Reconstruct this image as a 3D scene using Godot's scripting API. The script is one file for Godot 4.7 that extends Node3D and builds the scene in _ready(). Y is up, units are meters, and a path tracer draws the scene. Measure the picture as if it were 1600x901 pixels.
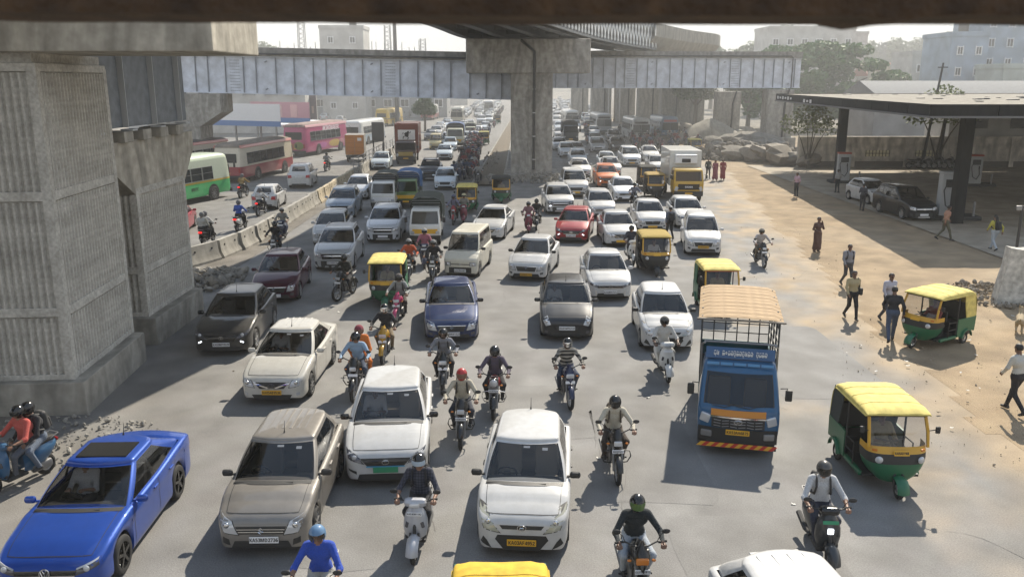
extends Node3D
# A congested Indian road seen from a footbridge. Metres, y up. The camera stands at the origin, CH above the road, looking along -Z.
const F := 1330.0          # focal length in photo pixels (1600 wide)
const CH := 8.0            # eye height
const HY := 126.0          # photo row of the horizon
var TH := atan((450.5 - HY)/F)
var names := {}
var mats := {}
var rng := RandomNumberGenerator.new()

# ---------- photo pixel -> point at height h (depth comes from the ground or the known height) ----------
func gp(u: float,v: float,h := 0.0) -> Vector3:
	var d := (CH - h)*F/(cos(TH)*(v - HY))
	return Vector3((u - 800.0)/F*d,h,-(d - (CH - h)*sin(TH))/cos(TH))

# ---------- triangle collector ----------
class MB:
	var v := PackedVector3Array()
	func tri(a: Vector3,b: Vector3,c: Vector3) -> void:
		v.append(a); v.append(b); v.append(c)
	func quad(a: Vector3,b: Vector3,c: Vector3,d: Vector3) -> void:
		v.append(a); v.append(b); v.append(c); v.append(a); v.append(c); v.append(d)
	func add(m: MB,x: Transform3D) -> void:
		for p in m.v: v.append(x*p)
	func box(c: Vector3,s: Vector3,b := Basis()) -> MB:
		var h := s*0.5
		var p := []
		for i in 8: p.append(c + b*Vector3(h.x if i & 1 else -h.x,h.y if i & 2 else -h.y,h.z if i & 4 else -h.z))
		quad(p[4],p[5],p[7],p[6]); quad(p[1],p[0],p[2],p[3]); quad(p[5],p[1],p[3],p[7])
		quad(p[0],p[4],p[6],p[2]); quad(p[6],p[7],p[3],p[2]); quad(p[0],p[1],p[5],p[4])
		return self
	# box with chamfered or rounded vertical and top edges: superellipse rings
	func rbox(c: Vector3,s: Vector3,r: float,b := Basis(),n := 2) -> MB:
		var h := s*0.5
		r = minf(r,minf(h.x,minf(h.y,h.z))*0.98)
		var rows := []
		var lev := []
		for k in n + 1:
			var a := PI*0.5*k/n
			lev.append([-h.y + r - r*cos(a),r - r*sin(a)])
		for k in n + 1:
			var a := PI*0.5*k/n
			lev.append([h.y - r + r*sin(a),r - r*cos(a)])
		for l in lev:
			var row := PackedVector3Array()
			for q in 4:
				var sx := 1.0 if q == 0 or q == 3 else -1.0
				var sz := 1.0 if q < 2 else -1.0
				for k in n + 1:
					var a := PI*0.5*(q + float(k)/n)
					var rr: float = r - l[1]
					row.append(c + b*Vector3(sx*(h.x - r) + rr*cos(a),l[0],sz*(h.z - r) + rr*sin(a)))
			rows.append(row)
		grid(rows,true,true)
		fan(rows[0],false); fan(rows[rows.size() - 1],true)
		return self
	func fan(row: PackedVector3Array,up: bool) -> void:
		var c := Vector3()
		for p in row: c += p
		c /= row.size()
		for i in row.size():
			var a := row[i]
			var d := row[(i + 1) % row.size()]
			if up: tri(c,d,a)
			else: tri(c,a,d)
	func grid(rows: Array,closed := false,flip := false) -> MB:
		for i in rows.size() - 1:
			var a: PackedVector3Array = rows[i]
			var b: PackedVector3Array = rows[i + 1]
			var n := a.size()
			for j in (n if closed else n - 1):
				var k := (j + 1) % n
				if flip: quad(a[k],a[j],b[j],b[k])
				else: quad(a[j],a[k],b[k],b[j])
		return self
	func cyl(a: Vector3,b: Vector3,r0: float,r1 := -1.0,n := 10,caps := true) -> MB:
		return tube([a,b],[r0,r0 if r1 < 0.0 else r1],n,caps)
	func tube(pts: Array,rad,n := 8,caps := true) -> MB:
		var rows := []
		var side := Vector3.ZERO
		for i in pts.size():
			var t: Vector3 = (pts[mini(i + 1,pts.size() - 1)] - pts[maxi(i - 1,0)]).normalized()
			if side == Vector3.ZERO: side = t.cross(Vector3.UP if absf(t.y) < 0.9 else Vector3.RIGHT).normalized()
			side = (side - t*side.dot(t)).normalized()
			var w := side.cross(t)
			var r: float = rad[i] if rad is Array else rad
			var row := PackedVector3Array()
			for k in n:
				var an := TAU*k/n
				row.append(pts[i] + (side*cos(an) + w*sin(an))*r)
			rows.append(row)
		grid(rows,true,true)
		if caps:
			fan(rows[0],false); fan(rows[rows.size() - 1],true)
		return self
	func ell(c: Vector3,r: Vector3,b := Basis(),nu := 12,nv := 8) -> MB:
		var rows := []
		for j in nv + 1:
			var p := -PI/2 + PI*j/nv
			var row := PackedVector3Array()
			for i in nu:
				var a := TAU*i/nu
				row.append(c + b*Vector3(r.x*cos(p)*cos(a),r.y*sin(p),r.z*cos(p)*sin(a)))
			rows.append(row)
		return grid(rows,true,true)
	# lathe about the x axis through c: profile of (radius, x)
	func lathe_x(c: Vector3,prof: Array,n := 20) -> MB:
		var rows := []
		for q in prof:
			var row := PackedVector3Array()
			for i in n:
				var a := TAU*i/n
				row.append(c + Vector3(q.y,q.x*sin(a),q.x*cos(a)))
			rows.append(row)
		return grid(rows,true,true)
	# extrude a polygon given in (x,y) [ccw] along z from z0 to z1
	func prism(poly: Array,z0: float,z1: float,x := Transform3D()) -> MB:
		var flat := PackedVector2Array(poly)
		var t := Geometry2D.triangulate_polygon(flat)
		for i in range(0,t.size(),3):
			var a: Vector2 = flat[t[i]]; var b: Vector2 = flat[t[i + 1]]; var c: Vector2 = flat[t[i + 2]]
			if (b - a).cross(c - a) < 0.0:
				var q := b; b = c; c = q
			tri(x*Vector3(a.x,a.y,z1),x*Vector3(b.x,b.y,z1),x*Vector3(c.x,c.y,z1))
			tri(x*Vector3(a.x,a.y,z0),x*Vector3(c.x,c.y,z0),x*Vector3(b.x,b.y,z0))
		for i in flat.size():
			var a: Vector2 = flat[i]; var b: Vector2 = flat[(i + 1) % flat.size()]
			quad(x*Vector3(a.x,a.y,z0),x*Vector3(b.x,b.y,z0),x*Vector3(b.x,b.y,z1),x*Vector3(a.x,a.y,z1))
		return self
	func mirror_x() -> MB:
		var n := v.size()
		for i in range(0,n,3):
			var a := v[i]; var b := v[i + 1]; var c := v[i + 2]
			tri(Vector3(-a.x,a.y,a.z),Vector3(-c.x,c.y,c.z),Vector3(-b.x,b.y,b.z))
		return self
	# commit: smooth across edges flatter than crease degrees
	func mesh(crease := 35.0,colors := PackedColorArray()) -> ArrayMesh:
		var n := v.size()
		var fn := PackedVector3Array()
		var out := PackedVector3Array()
		var pos := PackedVector3Array()
		pos.resize(n); out.resize(n)
		var nf := n/3
		fn.resize(nf)
		for f in nf: fn[f] = (v[3*f + 1] - v[3*f]).cross(v[3*f + 2] - v[3*f])
		if crease <= 0.0:
			for i in n: out[i] = fn[i/3].normalized()
		else:
			var at := {}
			var key := []
			key.resize(n)
			for i in n:
				var k := Vector3i((v[i]*4000.0).round())
				key[i] = k
				if at.has(k): at[k].append(i/3)
				else: at[k] = PackedInt32Array([i/3])
			var un := PackedVector3Array()
			un.resize(nf)
			for f in nf: un[f] = fn[f].normalized()
			var lim := cos(deg_to_rad(crease))
			for i in n:
				var f := i/3
				var s := Vector3()
				var me := un[f]
				for g in at[key[i]]:
					if me.dot(un[g]) > lim: s += fn[g]
				out[i] = s.normalized() if s.length_squared() > 1e-18 else me
		var order := PackedInt32Array()
		order.resize(n)
		for f in nf:
			order[3*f] = 3*f; order[3*f + 1] = 3*f + 2; order[3*f + 2] = 3*f + 1
		var arr := []
		arr.resize(Mesh.ARRAY_MAX)
		arr[Mesh.ARRAY_VERTEX] = v
		arr[Mesh.ARRAY_NORMAL] = out
		arr[Mesh.ARRAY_INDEX] = order
		if colors.size() == n: arr[Mesh.ARRAY_COLOR] = colors
		var m := ArrayMesh.new()
		if n: m.add_surface_from_arrays(Mesh.PRIMITIVE_TRIANGLES,arr)
		return m

# ---------- nodes ----------
func numbered(called: String) -> String:
	names[called] = names.get(called,0) + 1
	return called if names[called] == 1 else "%s_%03d" % [called,names[called] - 1]

func thing(called: String,label: String,category: String,at := Vector3.ZERO,turn := 0.0,group := "") -> Node3D:
	var o := Node3D.new()
	o.name = numbered(called)
	add_child(o)
	o.position = at
	o.rotation.y = turn
	tag(o,label,category,group)
	return o

func tag(o: Node,label: String,category: String,group := "",kind := "") -> void:
	if label: o.set_meta("label",label)
	if category: o.set_meta("category",category)
	if group: o.set_meta("group",group)
	if kind: o.set_meta("kind",kind)

func part(parent: Node,called: String,m,material: Material,x := Transform3D()) -> MeshInstance3D:
	var o := MeshInstance3D.new()
	o.name = called if parent != self else numbered(called)
	o.mesh = m.mesh() if m is MB else m
	o.material_override = material
	o.transform = x
	parent.add_child(o,true)
	return o

func struct(called: String,m,material: Material) -> MeshInstance3D:
	var o := part(self,called,m,material)
	o.set_meta("kind","structure")
	return o

func hub(parent: Node,called: String,at := Vector3.ZERO) -> Node3D:
	var o := Node3D.new()
	o.name = called
	parent.add_child(o,true)
	o.position = at
	return o

# ---------- materials ----------
func lin(r: float,g := -1.0,b := -1.0) -> Color:
	return Color(r,g if g >= 0 else r,b if b >= 0 else r).linear_to_srgb()

func mat(key: String,c: Color,rough := 0.7,metal := 0.0) -> StandardMaterial3D:
	if mats.has(key): return mats[key]
	var m := StandardMaterial3D.new()
	m.resource_name = key
	m.albedo_color = c
	m.roughness = rough
	m.metallic = metal
	mats[key] = m
	return m

func noise_tex(seed_: int,freq: float,lo: Color,hi: Color,oct := 4,size := 512,kind := FastNoiseLite.TYPE_SIMPLEX_SMOOTH) -> NoiseTexture2D:
	var n := FastNoiseLite.new()
	n.seed = seed_
	n.noise_type = kind
	n.frequency = freq
	n.fractal_octaves = oct
	var t := NoiseTexture2D.new()
	t.width = size; t.height = size
	t.seamless = true
	t.noise = n
	var g := Gradient.new()
	g.set_color(0,lo); g.set_color(1,hi)
	t.color_ramp = g
	return t

func textured(key: String,c: Color,rough: float,tex: Texture2D,scale: float,bump: Texture2D = null,relief := 1.0,bscale := -1.0,detail: Texture2D = null,dscale := 1.0) -> StandardMaterial3D:
	if mats.has(key): return mats[key]
	var m := mat(key,c,rough)
	m.albedo_texture = tex
	m.uv1_triplanar = true
	m.uv1_world_triplanar = true
	m.uv1_scale = Vector3.ONE*scale
	if bump:
		m.heightmap_enabled = true
		m.heightmap_texture = bump
		m.heightmap_scale = relief
	if detail:
		m.detail_enabled = true
		m.detail_albedo = detail
		m.detail_blend_mode = BaseMaterial3D.BLEND_MODE_MUL
		m.detail_uv_layer = BaseMaterial3D.DETAIL_UV_2
		m.uv2_triplanar = true
		m.uv2_world_triplanar = true
		m.uv2_scale = Vector3.ONE*dscale
	return m

# car paint: coloured base under a clear coat, with a thin film of road dust on the rougher base
func paint(key: String,c: Color,metal := 0.0) -> StandardMaterial3D:
	if mats.has("paint_" + key): return mats["paint_" + key]
	var m := mat("paint_" + key,c,0.42,metal)
	m.clearcoat_enabled = true
	m.clearcoat = 0.75
	m.clearcoat_roughness = 0.05
	m.metallic_specular = 0.25
	m.albedo_texture = dust_tex
	m.uv1_triplanar = true
	m.uv1_scale = Vector3.ONE*0.33
	return m

func glass(key: String,c: Color,a: float) -> StandardMaterial3D:
	if mats.has(key): return mats[key]
	var m := mat(key,Color(c.r,c.g,c.b,a),0.03)
	m.transparency = BaseMaterial3D.TRANSPARENCY_ALPHA
	return m

var dust_tex: Texture2D
var tex_fine: Texture2D
var tex_coarse: Texture2D
var tex_streak: Texture2D
var tex_bump: Texture2D
var tex_cloth: Texture2D
var tex_soft: Texture2D

func make_textures() -> void:
	dust_tex = noise_tex(3,0.03,Color(0.945,0.94,0.93),Color(1,1,1),6)
	tex_fine = noise_tex(5,0.09,Color(0.80,0.80,0.80),Color(1,1,1),5)
	tex_coarse = noise_tex(9,0.012,Color(0.66,0.66,0.66),Color(1,1,1),6)
	tex_soft = noise_tex(19,0.016,Color(0.80,0.795,0.79),Color(1,1,1),6)
	tex_bump = noise_tex(11,0.08,Color(0,0,0),Color(1,1,1),5)
	tex_cloth = noise_tex(15,0.03,Color(0.82,0.82,0.82),Color(1,1,1),4)
	# vertical rain streaks: noise stretched along v
	var im := Image.create(512,512,false,Image.FORMAT_RGB8)
	var n := FastNoiseLite.new()
	n.seed = 21; n.frequency = 1.0; n.fractal_octaves = 4
	for y in 512:
		for x in 512:
			var a := TAU*x/512.0
			var b := TAU*y/512.0
			var s := n.get_noise_3d(cos(a)*2.6 + 3.0 + 0.5*cos(b),sin(a)*2.6 + 0.5*sin(b),0.5*sin(b + 1.0))
			var q := clampf(0.92 + 0.24*s,0.6,1.0)
			im.set_pixel(x,y,Color(q,q*0.995,q*0.985))
	tex_streak = ImageTexture.create_from_image(im)

func concrete(key: String,c: Color,rough := 0.9) -> StandardMaterial3D:
	return textured("concrete_" + key,c,rough,tex_streak,0.11,tex_bump,0.4,-1.0,tex_soft,0.23)

func text_mesh(s: String,size: float,depth := 0.004,font := "Droid Sans",bold := true) -> TextMesh:
	var t := TextMesh.new()
	t.text = s
	var f := SystemFont.new()
	f.font_names = PackedStringArray([font])
	if bold: f.font_weight = 700
	t.font = f
	t.font_size = 16
	t.pixel_size = size/16.0
	t.depth = depth
	t.curve_step = 2.0
	return t

# monotone cubic through (xs, ys)
func mono(xs: Array,ys: Array,x: float) -> float:
	var n := xs.size()
	if x <= xs[0]: return ys[0]
	if x >= xs[n - 1]: return ys[n - 1]
	var i := 0
	while x > xs[i + 1]: i += 1
	var h: float = xs[i + 1] - xs[i]
	var d: float = (ys[i + 1] - ys[i])/h
	var m0 := d
	var m1 := d
	if i > 0:
		var e: float = (ys[i] - ys[i - 1])/(xs[i] - xs[i - 1])
		m0 = 0.0 if e*d <= 0.0 else 2.0*e*d/(e + d)
	if i < n - 2:
		var e: float = (ys[i + 2] - ys[i + 1])/(xs[i + 2] - xs[i + 1])
		m1 = 0.0 if e*d <= 0.0 else 2.0*e*d/(e + d)
	var t: float = (x - xs[i])/h
	var t2 := t*t
	var t3 := t2*t
	return (2*t3 - 3*t2 + 1)*ys[i] + (t3 - 2*t2 + t)*h*m0 + (-2*t3 + 3*t2)*ys[i + 1] + (t3 - t2)*h*m1

func v3(x: float,y: float,z: float) -> Vector3:
	return Vector3(x,y,z)

func v2(x: float,y: float) -> Vector2:
	return Vector2(x,y)

func at_(p: Vector3) -> Transform3D:
	return Transform3D(Basis(),p)
# ---------- cars: front faces +Z, origin on the ground under the middle ----------
var STY := {}
var M := {}

func common_materials() -> void:
	M.rubber = mat("tyre_rubber",lin(0.016),0.85)
	M.black = mat("black_plastic",lin(0.018),0.55)
	M.dark = mat("dark_trim",lin(0.03),0.7)
	M.gloss_black = mat("gloss_black",lin(0.012),0.15)
	M.seat = mat("seat_cloth",lin(0.09,0.085,0.08),0.9)
	M.seat_beige = mat("beige_seat_cloth",lin(0.33,0.29,0.23),0.9)
	M.interior = mat("cabin_lining",lin(0.035),0.9)
	M.alloy = mat("alloy_metal",lin(0.45),0.35,0.8)
	M.steel = mat("steel_wheel",lin(0.22),0.5,0.6)
	M.chrome = mat("chrome",lin(0.6),0.12,1.0)
	M.lamp = mat("headlamp_lens",lin(0.46,0.47,0.48),0.1,0.3)
	M.lamp_old = mat("hazed_headlamp_lens",lin(0.36,0.35,0.28),0.2,0.2)
	M.lamp_dark = mat("smoked_headlamp_lens",lin(0.09,0.09,0.1),0.06,0.4)
	M.red_lamp = mat("tail_lamp_lens",lin(0.30,0.012,0.015),0.15)
	M.amber = mat("amber_lens",lin(0.5,0.16,0.02),0.2)
	M.wind = glass("windscreen_glass",Color(0.02,0.028,0.028),0.38)
	M.side = glass("side_window_glass",Color(0.02,0.03,0.03),0.5)
	M.plate_white = mat("white_number_plate",lin(0.68),0.5)
	M.plate_yellow = mat("yellow_number_plate",lin(0.62,0.34,0.02),0.5)
	M.plate_green = mat("green_number_plate",lin(0.02,0.22,0.10),0.5)
	M.ink = mat("black_lettering",lin(0.015),0.6)
	M.white_ink = mat("white_lettering",lin(0.75),0.6)
	M.sticker = mat("white_sticker",lin(0.7),0.6)
	var led := mat("lit_led_lamp",lin(0.9,0.9,0.95),0.3)
	led.emission_enabled = true
	led.emission = Color(0.95,0.97,1.0)
	led.emission_energy_multiplier = 2.5
	M.led = led
	var led_r := mat("lit_brake_lamp",lin(0.6,0.02,0.02),0.3)
	led_r.emission_enabled = true
	led_r.emission = Color(1.0,0.1,0.08)
	led_r.emission_energy_multiplier = 1.2
	M.brake = led_r

# [L, W, H, nose_h, cowl_s, cowl_h, roof_f, roof_r, rear_base, deck_h, belt_r, wheel_r, wheelbase, front_overhang, roof_width_frac, sB]
var SHAPES := {
	"hatch": [3.75,1.66,1.53,0.78,0.86,0.97,1.70,3.30,3.62,1.03,1.00,0.295,2.43,0.74,0.72,2.14],
	"hatch_wide": [3.98,1.75,1.52,0.77,0.98,0.97,1.84,3.44,3.82,1.05,1.01,0.315,2.52,0.80,0.71,2.28],
	"sedan": [4.32,1.70,1.50,0.76,1.06,0.97,1.90,3.14,3.76,1.05,0.99,0.30,2.55,0.82,0.70,2.34],
	"sedan_long": [4.56,1.76,1.48,0.73,1.18,0.95,2.08,3.36,4.08,1.05,0.98,0.335,2.65,0.88,0.68,2.50],
	"sedan_short": [3.99,1.70,1.53,0.78,0.90,0.98,1.73,3.00,3.52,1.07,1.01,0.295,2.43,0.77,0.71,2.17],
	"suv": [4.0,1.79,1.65,0.91,0.98,1.08,1.76,3.52,3.86,1.16,1.11,0.335,2.50,0.78,0.73,2.22],
	"suv_big": [4.3,1.79,1.66,0.92,1.08,1.09,1.90,3.78,4.14,1.18,1.13,0.345,2.60,0.84,0.73,2.38],
	"mpv": [4.42,1.74,1.69,0.86,0.98,1.04,1.90,3.98,4.28,1.12,1.07,0.315,2.74,0.80,0.74,2.38],
	"mpv_big": [4.73,1.83,1.79,0.92,1.10,1.10,2.04,4.26,4.58,1.18,1.13,0.345,2.75,0.90,0.74,2.52],
	"van": [3.68,1.48,1.82,0.86,0.52,1.06,0.98,3.50,3.62,1.06,1.05,0.285,2.35,0.66,0.80,1.72],
}

func car_style(key: String) -> Dictionary:
	if STY.has(key): return STY[key]
	var q: Array = SHAPES[key]
	var L: float = q[0]; var W: float = q[1]; var H: float = q[2]; var nh: float = q[3]
	var cs: float = q[4]; var ch: float = q[5]; var rf: float = q[6]; var rr: float = q[7]
	var rb: float = q[8]; var dh: float = q[9]; var bh: float = q[10]; var wr: float = q[11]
	var sF: float = q[13]; var sR: float = q[13] + q[12]; var rt: float = q[14]; var sB: float = q[15]
	var van := key == "van"
	var hatch: bool = L - rb < 0.4
	var hw := W*0.5
	# lower body stations: s, top height, half-width share, bottom
	var S := [0.0,0.02,0.06,0.13,0.24,0.42,cs*0.72,cs,(cs + rb)*0.5,rb - 0.1]
	var T := [nh*0.74,nh*0.83,nh*0.91,nh*0.965,nh + 0.01,nh + (ch - nh)*0.36,nh + (ch - nh)*0.78,ch,bh,dh]
	var Wf := [0.66,0.76,0.84,0.90,0.94,0.968,0.985,0.995,1.0,0.985]
	if van:
		S = [0.0,0.02,0.06,0.13,0.22,0.34,cs*0.85,cs,(cs + rb)*0.5,rb - 0.1]
		T = [nh*0.80,nh*0.90,nh*0.97,nh*1.0,nh + 0.05,nh + 0.10,ch - 0.03,ch,bh,dh]
		Wf = [0.80,0.87,0.92,0.955,0.975,0.985,0.99,0.995,1.0,1.0]
	if hatch:
		S += [rb,L - 0.16,L - 0.07,L - 0.02,L]
		T += [dh - 0.02,dh - 0.05,dh - 0.12,dh - 0.24,dh - 0.36]
		Wf += [0.955,0.93,0.89,0.82,0.74]
		if S[10] > S[11] - 0.02: S[10] = S[11] - 0.03
	else:
		S += [rb + 0.12,L - 0.20,L - 0.08,L - 0.02,L]
		T += [dh - 0.01,dh - 0.05,dh - 0.10,dh - 0.22,dh - 0.36]
		Wf += [0.965,0.925,0.86,0.78,0.70]
	var ss := []
	for i in S.size() - 1:
		var n := maxi(1,int(ceil((S[i + 1] - S[i])/0.11)))
		for k in n: ss.append(lerpf(S[i],S[i + 1],float(k)/n))
	ss.append(L)
	var Ra := wr + 0.055
	for c in [sF,sR]:
		for a in [-1.0,-0.985,-0.93,-0.82,-0.66,-0.46,-0.24,0.0,0.24,0.46,0.66,0.82,0.93,0.985,1.0]: ss.append(c + Ra*a)
	ss.sort()
	var us := []
	for s in ss:
		if us.is_empty() or s - us[-1] > 0.004: us.append(s)
	var xt := [0.0,0.22,0.44,0.64,0.80,0.88,0.925]
	var sx := [0.965,0.988,0.998,1.0,0.990,0.986,0.983,0.975,0.955,0.925]
	var st := [-1,0.0,0.13,0.235,0.265,0.45,0.65,0.84,0.94,1.0]
	var rows := []
	for s in us:
		var yt := mono(S,T,s)
		var w := hw*mono(S,Wf,s)
		var yb := 0.19 + 0.045*maxf(0.0,1.0 - s/0.12) + 0.12*maxf(0.0,1.0 - (L - s)/0.2)
		for c in [sF,sR]:
			var e: float = (s - c)/Ra
			if absf(e) < 1.0: yb = maxf(yb,minf(wr + Ra*sqrt(1.0 - e*e),yt - 0.16))
		var crown := 0.05*clampf(s/0.3,0.25,1.0)*(1.0 if s < cs + 0.3 else (0.4 if s < rb - 0.1 else 1.5))
		var row := PackedVector3Array()
		for f in xt:
			# a shallow fold along the bonnet sides
			var fold := 0.012 if f > 0.6 and f < 0.7 and s > 0.15 and s < cs else 0.0
			row.append(Vector3(w*f,yt + crown*(1.0 - pow(f/0.925,2.0)) + fold,L*0.5 - s))
		for i in sx.size():
			var y: float = yt - 0.016 if st[i] < 0.0 else lerpf(yt - 0.045,yb,st[i])
			row.append(Vector3(w*sx[i],y,L*0.5 - s))
		row.append(Vector3(w*0.8,yb - 0.004,L*0.5 - s))
		row.append(Vector3(0,yb - 0.004,L*0.5 - s))
		rows.append(row)
	var body := MB.new()
	var under := MB.new()
	var nt := xt.size()
	var holeA := cs + 0.24
	var holeB := rb - 0.16
	for i in rows.size() - 1:
		var a: PackedVector3Array = rows[i]
		var b: PackedVector3Array = rows[i + 1]
		var mid: float = (us[i] + us[i + 1])*0.5
		for j in a.size() - 1:
			if j < nt - 2 and mid > holeA and mid < holeB: continue
			var t := under if j >= a.size() - 3 else body
			t.quad(a[j],b[j],b[j + 1],a[j + 1])
	for e in [0,rows.size() - 1]:
		var r: PackedVector3Array = rows[e]
		# end caps, row by row between the centre line and the outline
		for j in range(0,r.size() - 1):
			var p := r[j]; var n := r[j + 1]
			var c0 := Vector3(0,p.y,p.z); var c1 := Vector3(0,n.y,n.z)
			if e == 0: body.quad(c0,p,n,c1)
			else: body.quad(p,c0,c1,n)
	body.mirror_x(); under.mirror_x()
	# ---- greenhouse ----
	var tr := [0.0,0.055,0.085,0.28,0.5,0.72,0.915,0.945,1.0]
	var fu := [-1.0,-0.985,-0.96,-0.72,-0.48,-0.24,0.0,0.24,0.48,0.72,0.96,0.985,1.0]
	var cf0 := 0.17 if not van else 0.06
	var base := [cs + cf0 + 0.05,cs + cf0 + 0.13,cs + cf0 + 0.17]
	var top := [rf + 0.15,rf + 0.22,rf + 0.25]
	var back_b := rb - (0.14 if van else 0.20)
	var back_t := rr - (0.10 if van else 0.30)
	var cb := back_b - (0.16 if hatch else 0.30)
	var ct := back_t - (0.12 if hatch else 0.16)
	var kinds := [0,1]        # column kinds: 0 body, 1 seal, 2 glass front, 3 pillar, 4 glass rear, 5 quarter glass
	var segs := [[sB - 0.06,sB - 0.05,4,2],[sB - 0.035,sB - 0.03,1,1],[sB + 0.035,sB + 0.03,1,3],[sB + 0.06,sB + 0.05,1,1]]
	var mpv := key.begins_with("mpv") or van
	if mpv:
		var c2 := sB + 0.95
		segs += [[c2 - 0.05,c2 - 0.05,4,4],[c2 + 0.05,c2 + 0.05,1,3],[cb,ct,3,5]]
	else: segs += [[cb,ct,4,4]]
	segs += [[cb + 0.04,ct + 0.03,1,1],[back_b,back_t,2,0]]
	for g in segs:
		var b0: float = base[-1]; var t0: float = top[-1]
		for k in range(1,g[2] + 1):
			base.append(lerpf(b0,g[0],float(k)/g[2])); top.append(lerpf(t0,g[1],float(k)/g[2])); kinds.append(g[3])
	var ring_kind := []
	var rings := []
	for t in tr:
		var w: float = hw*lerpf(0.905,rt,t) + 0.025*sin(PI*t)
		var sf: float = lerpf(cs - 0.03,rf,t) - 0.035*sin(PI*t)
		var cf: float = lerpf(cf0,0.09,t)
		var sr: float = lerpf(rb + 0.02,rr,t) + (0.03 if hatch else 0.0)*sin(PI*t)
		var ring := PackedVector3Array()
		var kk := []
		for u in fu: ring.append(gh(w*0.945*u,sf + cf*u*u,t,S,T,H,L)); kk.append(6 if u < 0.955 and u > -0.97 else 1)
		kk[-1] = 0
		ring.append(gh(w*0.98,sf + cf + 0.018,t,S,T,H,L)); kk.append(0)
		for i in base.size(): ring.append(gh(w*(1.0 - (0.0 if van else 0.075)*pow(clampf((lerpf(base[i],top[i],t) - sB)/(back_b - sB),0,1),2.0)),lerpf(base[i],top[i],t),t,S,T,H,L)); kk.append(kinds[i] if i < kinds.size() else 0)
		var w2 := w*(0.97 if van else 0.925)
		ring.append(gh(w2*0.975,sr - (0.05 if van else 0.10 + 0.10*t),t,S,T,H,L)); kk.append(0)
		for i in 9:
			var u := 1.0 - i*0.25
			ring.append(gh(w2*0.92*u,sr - (0.035 if van else 0.05 + 0.10*t)*u*u,t,S,T,H,L)); kk.append(7 if i > 0 and i < 7 else 0)
		ring.append(gh(-w2*0.975,sr - (0.05 if van else 0.10 + 0.10*t),t,S,T,H,L)); kk.append(kinds[kinds.size() - 1] if false else 0)
		var m := base.size()
		for k in m:
			var i := m - 1 - k
			var p := ring[fu.size() + 1 + i]
			ring.append(Vector3(-p.x,p.y,p.z)); kk.append(kinds[i - 1] if i > 0 else 0)
		ring.append(gh(-w*0.98,sf + cf + 0.018,t,S,T,H,L)); kk.append(0)
		rings.append(ring)
		ring_kind = kk
	var wind := MB.new(); var rear := MB.new(); var seal := MB.new()
	var side := [MB.new(),MB.new(),MB.new(),MB.new(),MB.new(),MB.new()]
	var roof := MB.new()
	for i in rings.size() - 1:
		var a: PackedVector3Array = rings[i]
		var b: PackedVector3Array = rings[i + 1]
		var n := a.size()
		for j in n:
			var k := (j + 1) % n
			var kind: int = ring_kind[j]
			var inside: bool = i >= 2 and i <= 5
			var edge: bool = i == 1 or i == 6
			var t := body
			if kind == 6: t = wind if i >= 1 and i <= 6 else (seal if i == 0 else body)
			elif kind == 7: t = rear if i >= (3 if hatch else 2) and i <= 5 else body
			elif kind == 1: t = seal if inside or edge else body
			elif kind == 3: t = seal if inside or edge else body
			elif kind in [2,4,5]:
				var right: bool = j < n/2
				var idx: int = (0 if kind == 2 else 1 if kind == 4 else 2) + (0 if right else 3)
				t = side[idx] if inside else (seal if edge else body)
			t.quad(a[k],a[j],b[j],b[k])
	# roof skin
	var last: PackedVector3Array = rings[rings.size() - 1]
	var mid_s := (rf + rr)*0.5
	var prev := last
	for rk in [[0.993,0.26],[0.975,0.46],[0.93,0.63],[0.84,0.77],[0.68,0.89],[0.4,0.97],[0.0,1.0]]:
		var r: float = rk[0]
		var row := PackedVector3Array()
		for p in last:
			var zc := L*0.5 - mid_s
			var rx: float = r
			row.append(Vector3(p.x*rx,p.y + (H - p.y)*rk[1],zc + (p.z - zc)*r))
		roof.grid([prev,row],true,true)
		prev = row
	if key != "suv_split": body.add(roof,Transform3D())
	# ---- cabin: tub, dashboard, seats ----
	var zc := L*0.5
	var tub := MB.new()
	var z0 := zc - holeA + 0.25; var z1 := zc - holeB - 0.1; var tw := hw*0.86
	tub.box(Vector3(0,0.34,(z0 + z1)*0.5),Vector3(tw*2,0.04,z0 - z1))
	for sgn in [-1.0,1.0]: tub.box(Vector3(sgn*tw,0.62,(z0 + z1)*0.5),Vector3(0.03,0.6,z0 - z1))
	tub.box(Vector3(0,0.62,z1),Vector3(tw*2,0.6,0.03))
	var dash := MB.new()
	dash.rbox(Vector3(0,ch - 0.20,zc - cs - 0.30),Vector3(tw*1.98,0.36,0.5),0.1)
	var seats := []
	for sgn in [-1.0,1.0]:
		var m := MB.new()
		var zs := zc - sB - 0.05
		m.rbox(Vector3(sgn*hw*0.43,0.52,zs + 0.28),Vector3(0.48,0.18,0.52),0.07)
		m.rbox(Vector3(sgn*hw*0.43,0.86,zs - 0.06),Vector3(0.46,0.62,0.15),0.07,Basis(Vector3.RIGHT,-0.22))
		m.rbox(Vector3(sgn*hw*0.43,1.24 if H < 1.6 else 1.3,zs - 0.14),Vector3(0.25,0.17,0.11),0.05,Basis(Vector3.RIGHT,-0.15))
		seats.append(m.mesh(40))
	var bench := MB.new()
	var zb := zc - minf(sB + 0.92,holeB + 0.02)
	bench.rbox(Vector3(0,0.55,zb + 0.25),Vector3(tw*1.9,0.2,0.5),0.07)
	bench.rbox(Vector3(0,0.86,zb - 0.04),Vector3(tw*1.9,0.58,0.15),0.07,Basis(Vector3.RIGHT,-0.25))
	var wheel := MB.new()
	var ring := []
	for i in 17: ring.append(Vector3(cos(TAU*i/16.0)*0.18,sin(TAU*i/16.0)*0.18,0))
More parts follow.
